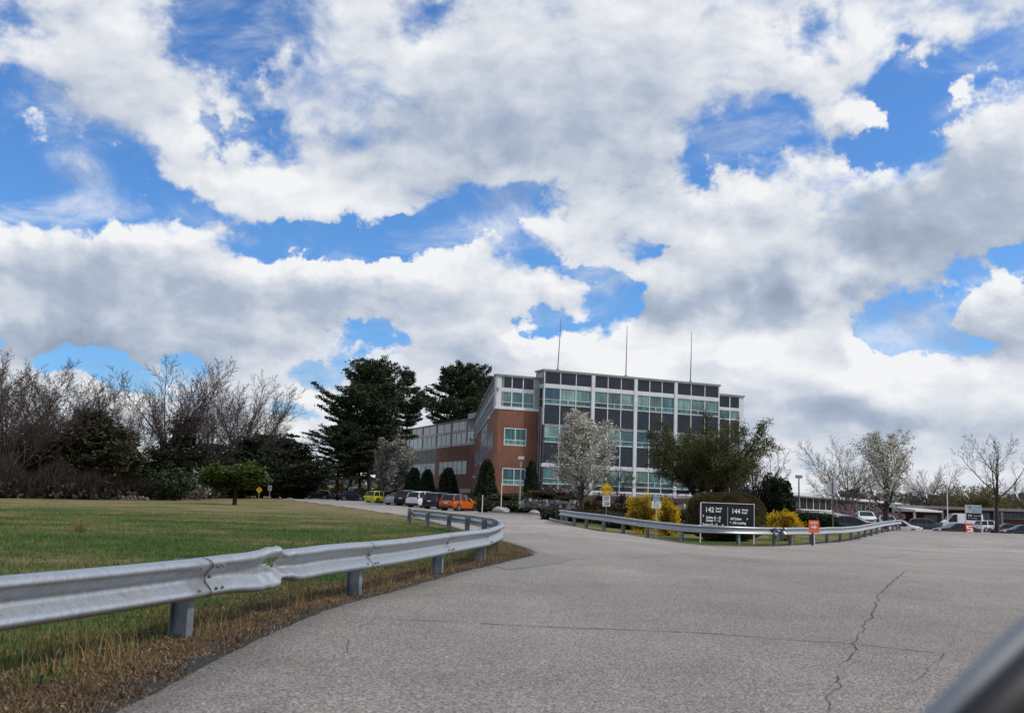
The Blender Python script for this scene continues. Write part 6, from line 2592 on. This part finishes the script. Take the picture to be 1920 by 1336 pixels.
PR = {'b1': mk_bare(11, BARE, .22), 'b2': mk_bare(12, OPEN, .2), 'b3': mk_bare(13, BARE, .2), 'b4': mk_bare(14, OPEN, .2), 'e1': mk_bare(21, ELM, .24), 'e2': mk_bare(22, ELM, .22)}
for i, (px, yt, Y, k, sx, lab) in enumerate(wood_trees):
    Y = max(Y, wood_edge(px) + 8 + (i * 5) % 9)
    b, h = h_at(px, yt, Y)
    tree_copy(k, PR[k], b, h / 12, i * 2.1, lab, 'bare tree', G1, sx * (1.05 if k[0] == 'e' else 1.2))
mkp = mk_bare(31, ELM, .16, wm=bark_g, tm=twig_l)
b, h = h_at(544, 800, 190)
tree_copy('p1', mkp, b, h / 12, 1, 'pale bare tree beyond the dark conifers right of the wood', 'bare tree', None)
b, h = h_at(620, 840, 230)
tree_copy('p1', mkp, b, h / 12, 3, 'pale bare tree glimpsed far off between the pine trunks', 'bare tree', None)

# dark evergreens within the wood
G2 = 'dark conifers along the left wood'
conifs = [(165, 778, 92, 1.35, 'cedar', 'bronze green cedar with ragged outline in the left wood'), (215, 815, 94, .95, 'cedar', 'smaller bronze cedar right of the big one'), (335, 795, 90, .85, 'spruce', 'dark spruce under the fan shaped bare tree'), (295, 848, 88, 1.1, 'spruce', 'low dark spruce left of the white flowering shrub'),
          (395, 840, 96, 1.2, 'spruce', 'dark spruce behind the left half of the lawn tree'), (455, 826, 106, 1.2, 'spruce', 'dark spruce behind the right half of the lawn tree'), (512, 822, 112, 1.25, 'spruce', 'broad dark conifer above the far yellow diamond sign'), (556, 836, 118, 1.2, 'spruce', 'dark conifer just left of the gap before the tall pines'),
          (490, 850, 104, 1.3, 'spruce', 'low dark conifer right of the lawn tree crown'), (250, 862, 96, 1.2, 'spruce', 'low dark conifer between cedar and spruce'), (60, 800, 96, 1.3, 'cedar', 'bronze conifer behind the far left brush'), (5, 835, 92, 1.4, 'spruce', 'dark conifer cut by the left picture edge'),
          (432, 862, 100, 1.3, 'spruce', 'low dark conifer directly behind the lawn tree'), (532, 868, 108, 1.2, 'spruce', 'short dark conifer above the start of the drive'), (566, 872, 122, .8, 'spruce', 'short dark conifer at the left foot of the tall pines')]
PC = {'cedar': mk_pine(41, 10, 3.3, .04, 20, cedar_leaf, .34, .8, 'conifer'), 'spruce': mk_pine(42, 10, 3.3, .04, 20, spruce_leaf, .36, .8, 'conifer')}
for i, (px, yt, Y, sx, k, lab) in enumerate(conifs):
    Y = max(Y, wood_edge(px) + 6 + (i * 3) % 7)
    sx *= max(1, Y / 100)
    b, h = h_at(px, yt, Y)
    tree_copy(k, PC[k], b, h / 10, i * 1.7, lab, 'conifer', G2, sx * (10 / max(4, h)) ** .45)

# tall white pines behind the car row
G3 = 'tall dark pines left of the office'
pines = [(690, 683, 178, 'p1', 1.05, 'tallest dense pine of the left clump'), (655, 722, 172, 'p2', 1.15, 'dense pine on the left flank of the tallest one'), (718, 702, 190, 'p3', .62, 'pine at the right flank of the tallest one'),
         (760, 697, 196, 'p4', .95, 'slim open crowned pine standing alone above the wing'), (630, 790, 168, 'p3', 1.2, 'lower pine with spreading limbs at the left of the clump'), (828, 694, 222, 'p4', 1.5, 'left one of the pine pair behind the wing roof'),
         (864, 690, 224, 'p1', 1.15, 'right one of the pine pair behind the wing roof'), (905, 706, 236, 'p4', 1.3, 'pine half hidden by the steep side wall of the office'), (675, 800, 182, 'p2', 1.1, 'lower pine filling the base of the tall clump'),
         (712, 790, 186, 'p1', .9, 'lower pine above the yellow hatchback')]
PP = {'p1': mk_pine(51, 24, 5.2, .32, 26), 'p2': mk_pine(52, 24, 5.6, .28, 26), 'p3': mk_pine(53, 24, 5.4, .26, 22), 'p4': mk_pine(54, 24, 4.6, .45, 17)}
for i, (px, yt, Y, k, sx, lab) in enumerate(pines):
    b, h = h_at(px, yt, Y)
    tree_copy('pine' + k, PP[k], b, h / 24, i * 1.3, lab, 'pine tree', G3, sx * 24 / h * (.92 if h > 18 else .8))

# brown brush under the wood
brush_m = leaf_mat('brush_twigs', [(.035, .023, .020), (.065, .042, .036), (.095, .066, .054), (.05, .045, .022)], trans=.0)
vs = []
rsb = np.random.RandomState(9)
bn = 26000
px_ = rsb.uniform(-120, 440, bn)
Yb = np.array([wood_edge(a) for a in px_]) + 2 + rsb.rand(bn) * 12
hh = (2.9 - 1.3 * np.clip((px_ - 120) / 260, 0, 1)) * (.75 + .5 * np.array([mnoise.noise((a * .02, 1, 0)) for a in px_])) * rsb.rand(bn) ** .8
Xb = (px_ - 960) / 1950 * Yb
pts = np.stack([Xb, Yb, hh], 1)
n = bn
ang = rsb.uniform(0, 6.28, n)
ln = rsb.uniform(.35, 1.1, n)
tilt = rsb.uniform(-.7, .7, n)
dx = np.cos(ang) * np.sin(tilt) * ln
dy = np.sin(ang) * np.sin(tilt) * ln
dz = np.cos(tilt) * ln
w = .022
v = np.stack([pts + np.stack([-w + 0 * dx, 0 * dx, 0 * dx], 1), pts + np.stack([w + 0 * dx, 0 * dx, 0 * dx], 1), pts + np.stack([dx, dy, dz], 1)], 1).reshape(-1, 3)
me = np_mesh('undergrowth', v, np.arange(n * 3).reshape(-1, 3))
o = link('undergrowth', me, None, brush_m)
tag(o, 'tangled reddish brown leafless brush at the foot of the left wood', 'undergrowth', kind='stuff')
vs = pts[:9000] * np.array([1, 1, .5]) + np.array([0, 2, 0])
o = card_obj('undergrowth_leaves', None, vs, .3, leaf_mat('brush_leaves', [(.02, .028, .012), (.03, .03, .018), (.045, .035, .028)], trans=0), 77)
tag(o, 'dark leafy scrub within the brush at the left wood edge', 'undergrowth', kind='stuff')
# far treeline closing the horizon
pts = []
for i in range(52000):
    a = R(rsb.uniform(-60, 60))
    D = rsb.uniform(300, 520)
    top = 7 + 4.5 * mnoise.noise((a * 9, 2, 0)) + 2.5 * mnoise.noise((a * 30, 5, 0))
    pts.append((math.sin(a) * D, math.cos(a) * D, rsb.rand() ** .8 * max(3, top)))
o = card_obj('far_woods', None, pts, 1.3, leaf_mat('far_woods', [(.045, .045, .035), (.07, .06, .05), (.05, .065, .035), (.10, .085, .07)], trans=0), 78, aspect=.7)
tag(o, 'hazy grey brown woods along the far horizon', 'woods', kind='stuff')

# ---- the small leafy tree on the lawn
UMB = dict(segs=(4, 5, 4, 3), taper=(.7, .35, .4, .5), wig=(.06, .12, .16, .2), up=(.0, .02, .02, .0), n=(12, 9, 7), t0=(.80, .25, .15), ang=(60, 38, 42), av=14, ratio=(.95, .5, .5), fall=(.1, .35, .3),
           rr=(.5, .5, .5), rmin=.009, woodlv=2, max=3)


def leafy(seed, P, h, r0, name, label, cat, loc, wm, lm, lsize, per, jit, tm=None, trunk=.4, rz=0.0, sxy=1.0, group=None, aspect=.7, keep=1.0, zmin=0.0):
    root = empty(name, loc, rz, label, cat, group)
    tr = Tree(seed)
    tr.grow(Vector((0, 0, -.2)), Vector((0, 0, 1)), h * trunk, r0, 0, P)
    norm_tree(tr, h)
    finish(root, tr, wm, tm or twig_m)
    rs = np.random.RandomState(seed)
    p = np.array([tuple(q) for q, d in tr.tips])
    p = p[rs.rand(len(p)) < keep]
    p = p[p[:, 2] > zmin * h]
    p = np.repeat(p, per, 0)
    card_obj('foliage', root, p, lsize, lm, seed, jit=jit, aspect=aspect)
    root.scale = (sxy, sxy, 1)
    return root


spring = leaf_mat('spring_leaves', [(.045, .07, .014), (.075, .11, .020), (.11, .15, .028), (.06, .085, .02)], trans=.25)
b, h = h_at(441, 866, 86)
leafy(61, UMB, h, .13, 'small_tree', 'low spreading fresh green tree standing alone on the left lawn', 'tree', b, bark_d, spring, .14, 9, .12, trunk=.62, sxy=1.75)

# white flowering shrub at the wood edge
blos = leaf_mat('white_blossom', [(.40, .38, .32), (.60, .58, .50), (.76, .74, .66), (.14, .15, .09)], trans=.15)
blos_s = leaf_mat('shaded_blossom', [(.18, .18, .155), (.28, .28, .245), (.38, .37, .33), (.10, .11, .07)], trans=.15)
SHR = dict(segs=(2, 5, 4, 3), taper=(.8, .35, .4, .5), wig=(.1, .2, .25, .3), up=(.0, .04, .03, .0), n=(9, 7, 5), t0=(.1, .2, .15), ang=(48, 42, 45), av=18, ratio=(5.5, .5, .5), fall=(.1, .35, .3), rr=(.6, .5, .5), rmin=.009, woodlv=2, max=3)
b, h = h_at(370, 868, 108)
leafy(62, SHR, h, .07, 'flowering_shrub', 'loose shrub with sparse white flowers left of the lawn tree', 'shrub', b, bark_g, blos, .11, 3, .07, trunk=.12, keep=.35, sxy=.72)
b, h = h_at(322, 880, 101)
leafy(63, SHR, h, .07, 'leafy_shrub', 'low fresh green shrub left of the white flowering one', 'shrub', b, bark_d, leaf_mat('dull_spring', [(.022, .036, .013), (.035, .055, .018), (.05, .07, .024)], trans=.2), .24, 3, .18, trunk=.12, sxy=.9)

# ---- white pears
PEAR = dict(oval=True, segs=(8, 7, 5, 3), taper=(.35, .3, .35, .5), wig=(.04, .07, .14, .2), up=(.02, .13, .09, .05), n=(26, 9, 6), t0=(.15, .15, .1), ang=(44, 36, 42), av=10, ratio=(.52, .42, .5), fall=(.30, .4, .3), rr=(.42, .5, .55), rmin=.009, woodlv=2, max=3)
b, h = h_at(1092, 765, 84)
leafy(71, PEAR, h, .16, 'blossom_tree', 'white blossom tree in front of the glass bays', 'blossom tree', b, bark_d, blos, .11, 4, .10, trunk=.88, sxy=1.25, rz=.4)
b, h = h_at(735, 822, 150)
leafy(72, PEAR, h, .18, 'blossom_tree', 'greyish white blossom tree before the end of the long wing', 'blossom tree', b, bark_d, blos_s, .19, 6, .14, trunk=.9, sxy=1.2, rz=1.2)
b, h = h_at(1660, 803, 92)
leafy(73, dict(PEAR, n=(15, 10, 6), t0=(.24, .15, .1), ang=(44, 36, 42), ratio=(.56, .42, .5)), h, .24, 'blossom_tree', 'wide white blossom tree with a dark forked trunk in the right car park', 'blossom tree', b, bark_d, blos, .105, 3, .10, trunk=.86, sxy=1.35, rz=2.1, keep=.9)

# ---- the spreading olive green tree in front of the right bays
CRAB = dict(tiplv=3, segs=(3, 7, 6, 4, 3), taper=(.8, .35, .35, .4, .5), wig=(.1, .12, .2, .24, .25), up=(.0, .03, .02, .01, 0), n=(12, 9, 7, 5), t0=(.35, .25, .12, .1), ang=(46, 42, 42, 45), av=10, ratio=(3.8, .5, .46, .42), fall=(.05, .3, .4, .3),
            rr=(.62, .5, .5, .5), rmin=.010, woodlv=3, max=4)
olive = leaf_mat('budding_olive', [(.05, .058, .018), (.085, .092, .026), (.125, .125, .036), (.075, .055, .026)], trans=.2)
b, h = h_at(1326, 778, 74)
leafy(81, CRAB, h, .30, 'spreading_tree', 'wide olive green tree with dark crooked limbs before the right bays', 'tree', b, bark_p, olive, .09, 5, .17, trunk=.16, sxy=.86, rz=.9, zmin=.34, tm=bark('olive_twigs', (.03, .024, .018), (.06, .05, .035)))
b, h = h_at(1412, 838, 82)
leafy(82, CRAB, h, .2, 'spreading_tree', 'thin budding tree right of the olive one, its twigs against the sky', 'tree', b, bark_d, leaf_mat('budding_red', [(.06, .035, .025), (.07, .06, .025), (.09, .07, .03)], trans=.2), .08, 1, .10, trunk=.16, sxy=.8, rz=2.2, keep=.2)
b, h = h_at(1158, 866, 88)
leafy(83, dict(UMB, ratio=(1.0, .5, .5)), h, .07, 'small_tree', 'thin young green tree right of the front blossom tree', 'tree', b, bark_d, leaf_mat('thin_green', [(.05, .09, .03), (.08, .13, .04)], trans=.3), .09, 1, .06, trunk=.6, sxy=.8, keep=.5)

# ---- right hand bare and budding trees
G4 = 'bare trees behind the right car park'
for i, (px, yt, Y, k, sx, lab) in enumerate(((1586, 817, 120, 'e3', 1.1, 'broad pale bare tree left of the white blossom tree'), (1746, 866, 228, 'e3', 1.0, 'bare tree between the blossom tree and the flagpole'), (1713, 905, 226, 'o3', 1.0, 'low bare tree right behind the blossom tree'),
                                             (1868, 808, 116, 'o4', 1.0, 'tall bare tree with open limbs rising over the brick block'), (1905, 900, 232, 'o3', 1.0, 'low bare tree beyond the brick roof at the right edge'), (1560, 925, 190, 'o3', .9, 'thin far bare tree above the low block roof'))):
    P_ = {'e3': mk_bare(33, ELM, .22, wm=bark_g, tm=twig_l), 'o3': mk_bare(34, OPEN, .2, wm=bark_g, tm=twig_l), 'o4': mk_bare(35, dict(OPEN, n=(9, 7, 6, 5), t0=(.32, .25, .15, .1)), .30, wm=bark_d, tm=twig_m)}[k]
    b, h = h_at(px, yt, Y)
    tree_copy('R' + k, P_, b, h / 12, i * 2.3, lab, 'bare tree', G4, sx)
bud = leaf_mat('yellow_buds', [(.12, .13, .03), (.19, .18, .04), (.14, .09, .05), (.24, .22, .07)], trans=.3)
for (px, yt, Y, seed, lab, m_, kp) in ((1822, 889, 230, 91, 'budding yellow red tree left of the tall bare one', bud, .6), (1898, 926, 236, 92, 'low bright yellow green tree over the brick roof', leaf_mat('bright_buds', [(.2, .22, .04), (.28, .28, .06), (.2, .16, .05)], trans=.3), 1.0),
                                       (1802, 905, 234, 93, 'paler budding tree beyond the directory board', bud, .35)):
    b, h = h_at(px, yt, Y)
    leafy(seed, CRAB, h, .22, 'budding_tree', lab, 'tree', b, bark_g, m_, .24, 1, .2, trunk=.2, sxy=1.1, keep=kp * .75, tm=twig_l)
pink = leaf_mat('pink_blossom', [(.22, .12, .13), (.32, .19, .20), (.42, .28, .29), (.14, .09, .09)], trans=.2)
for (px, yt, Y, seed, sx, lab) in ((1612, 947, 114, 95, 1.15, 'dusky pink cherry tree in front of the low block, middle one'), (1656, 949, 116, 96, 1.0, 'dusky pink cherry tree behind the white blossom trunk'), (1578, 953, 112, 97, .8, 'dusky pink cherry tree by the octagonal sign'), (1482, 952, 108, 98, .9, 'pink cherry tree behind the right forsythia')):
    b, h = h_at(px, yt, Y)
    leafy(seed, SHR, h, .09, 'cherry_tree', lab, 'cherry tree', b, bark_d, pink, .13, 4, .12, trunk=.12, sxy=sx * 1.15, group='pink cherries in the right car park')

# ---- shrubs
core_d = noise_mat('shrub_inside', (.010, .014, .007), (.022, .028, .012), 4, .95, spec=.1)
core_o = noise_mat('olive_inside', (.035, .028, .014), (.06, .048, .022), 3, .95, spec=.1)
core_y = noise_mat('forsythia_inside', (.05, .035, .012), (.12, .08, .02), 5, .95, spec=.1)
cone = mk_conifer(43, 4.5, 1.35, yew_leaf, 7000, 'conical_shrub', .34, .42, .16)
G5 = 'dark clipped evergreens against the office'
for i, (px, yt, Y, sx, lab) in enumerate(((911, 861, 106, 1.0, 'dark conical evergreen at the brick corner left of the lamp post'), (996, 863, 113, .72, 'narrow dark evergreen in the corner beside the glass bays'), (839, 877, 130, 1.25, 'dark evergreen behind the navy SUV'),
                                          (800, 880, 140, 1.15, 'dark evergreen at the doorway behind the white SUV'), (775, 877, 146, 1.3, 'leftmost dark evergreen beside the service door'))):
    b, h = h_at(px, yt, Y)
    tree_copy('cone', cone, b, h / 4.5, i * 2, lab, 'evergreen shrub', G5, sx * 4.5 / h * .95)
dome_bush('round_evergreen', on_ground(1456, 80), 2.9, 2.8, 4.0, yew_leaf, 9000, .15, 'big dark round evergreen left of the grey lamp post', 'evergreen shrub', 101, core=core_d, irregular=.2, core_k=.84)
big_leaf = leaf_mat('big_bush', [(.055, .038, .018), (.085, .064, .026), (.10, .098, .028), (.07, .04, .028)], trans=.1)
b, h = h_at(1362, 921, 46.5)
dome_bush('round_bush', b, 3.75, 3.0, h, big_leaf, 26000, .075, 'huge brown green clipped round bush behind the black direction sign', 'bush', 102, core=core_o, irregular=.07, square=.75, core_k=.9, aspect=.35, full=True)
yel = leaf_mat('forsythia_flowers', [(.66, .40, .008), (.80, .52, .012), (.86, .62, .02), (.50, .32, .02)], trans=.25)
for (px, yt, Y, w_, seed, lab) in ((1207, 928, 50, 1.5, 103, 'yellow forsythia left of the 142-A sign'), (1252, 937, 51.0, 1.15, 104, 'yellow forsythia right of the 142-A sign'), (1472, 958, 50, 1.75, 105, 'low wide yellow forsythia right of the big round bush')):
    b, h = h_at(px, yt, Y)
    dome_bush('forsythia', b, w_, w_ * .9, h, yel, 5600, .05, lab, 'forsythia', seed, 'forsythias in flower on the island', core=core_y, irregular=.32, square=1.0, core_k=.74, aspect=.5, full=True)
for (px, yt, Y, w_, seed, lab) in ((612, 909, 190, 4.0, 106, 'far golden forsythia between the pine trunks, left one'), (633, 907, 186, 4.0, 107, 'far golden forsythia between the pine trunks, right one')):
    b, h = h_at(px, yt, Y)
    dome_bush('forsythia', b, w_, w_, h, leaf_mat('dim_forsythia', [(.25, .15, .01), (.36, .22, .02), (.18, .14, .03)], trans=.2), 2500, .22, lab, 'forsythia', seed, core=core_y, irregular=.3)
# low evergreen mounds at the kerb
jun = leaf_mat('juniper', [(.012, .022, .009), (.028, .04, .014), (.05, .062, .02), (.02, .02, .012)], trans=.08)
for (px, yt, Y, w_, d_, seed, lab, m_) in ((925, 941, 95.5, 3.2, 2.2, 111, 'low dark juniper behind the left boulder', jun), (968, 938, 96.5, 3.6, 2.4, 112, 'low spreading juniper at the foot of the lamp post', jun), (1005, 952, 92, 3.4, 1.4, 113, 'dark low hedge in front of the stone wall', yew_leaf),
                                          (1043, 953, 92, 3.6, 1.4, 114, 'dark low hedge in front of the right part of the stone wall', yew_leaf), (1062, 953, 68.5, 2.6, 3.0, 115, 'dark clipped block hedge on the island tip', yew_leaf), (1092, 957, 66, 2.4, 3.0, 116, 'dark clipped hedge behind the start of the far rail', yew_leaf),
                                          (1140, 958, 64, 3.0, 2.4, 117, 'brownish low shrub below the speed limit sign', big_leaf), (1175, 960, 58, 2.4, 2.0, 118, 'grey green low shrub left of the forsythias', leaf_mat('grey_green', [(.03, .04, .028), (.05, .06, .04), (.07, .075, .055)], trans=.1)),
                                          (1035, 922, 104, 3.6, 1.6, 119, 'green hedge under the first glass bay', jun), (1290, 950, 56, 2.6, 2.4, 120, 'dull brown shrub between forsythia and the big bush', big_leaf), (1535, 962, 74, 3.0, 2.0, 121, 'dark clipped shrub behind the orange arrow sign', yew_leaf),
                                          (890, 936, 104, 2.4, 2.0, 122, 'dark shrub behind the orange car', yew_leaf), (750, 918, 152, 6, 3, 123, 'dull brown shrubbery under the far blossom tree', big_leaf), (690, 915, 160, 7, 3, 124, 'dark shrubbery behind the yellow hatchback', yew_leaf), (1215, 935, 84, 5, 2, 125, 'dark brown planting in front of the middle bays', big_leaf), (1130, 938, 86, 5, 2, 126, 'dull planting behind the SLOW sign', big_leaf),
                                          (1500, 960, 70, 2.2, 2.0, 127, 'dark rounded shrub left of the red SUV', yew_leaf), (1395, 935, 86, 6, 2, 128, 'dark planting under the budding tree', yew_leaf), (905, 930, 100, 4.2, 2.6, 141, 'green brown mound left of the thin stake', jun), (952, 926, 101, 3.4, 2.4, 142, 'low mound on the slope below the brick window', big_leaf), (985, 929, 99, 3.2, 2.2, 143, 'dull green mound right of the lamp post', jun), (1012, 926, 101, 3.0, 2.0, 144, 'brown shrub at the corner of the glass bays', big_leaf), (1062, 928, 99, 4.0, 2.0, 145, 'green shrub row above the stone wall', jun)):
    b, h = h_at(px, yt, Y)
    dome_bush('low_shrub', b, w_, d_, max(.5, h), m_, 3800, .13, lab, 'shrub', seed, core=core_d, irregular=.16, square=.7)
az = leaf_mat('azalea', [(.16, .03, .10), (.26, .05, .18), (.10, .03, .06), (.05, .05, .02)], trans=.2)
for (px, yt, Y, w_, seed, lab) in ((1026, 918, 103, 1.7, 131, 'magenta azalea under the first glass bay'), (1053, 918, 102, 1.6, 132, 'magenta azalea left of the front blossom trunk'), (1080, 917, 101, 1.5, 133, 'bright magenta azalea right of the front blossom trunk'), (1124, 925, 90, 1.5, 134, 'dusky azalea left of the SLOW sign'), (1164, 923, 90, 1.7, 135, 'purple azalea right of the SLOW sign'), (1252, 928, 88, 1.9, 136, 'dusky azalea above the right forsythia of the pair')):
    b, h = h_at(px, yt, Y)
    dome_bush('azalea', b, w_, 1.2, max(.6, h), az, 1800, .10, lab, 'azalea', seed, 'azaleas under the office windows', core=core_d, irregular=.2)
# raised bed walls on the island slope
stone_wall([(10.0, 80), (14, 82), (18, 83.5), (22, 84)], .0, 1.0, 'pale fieldstone wall behind the forsythias', 8, .36)
print('script done', len(bpy.data.objects))
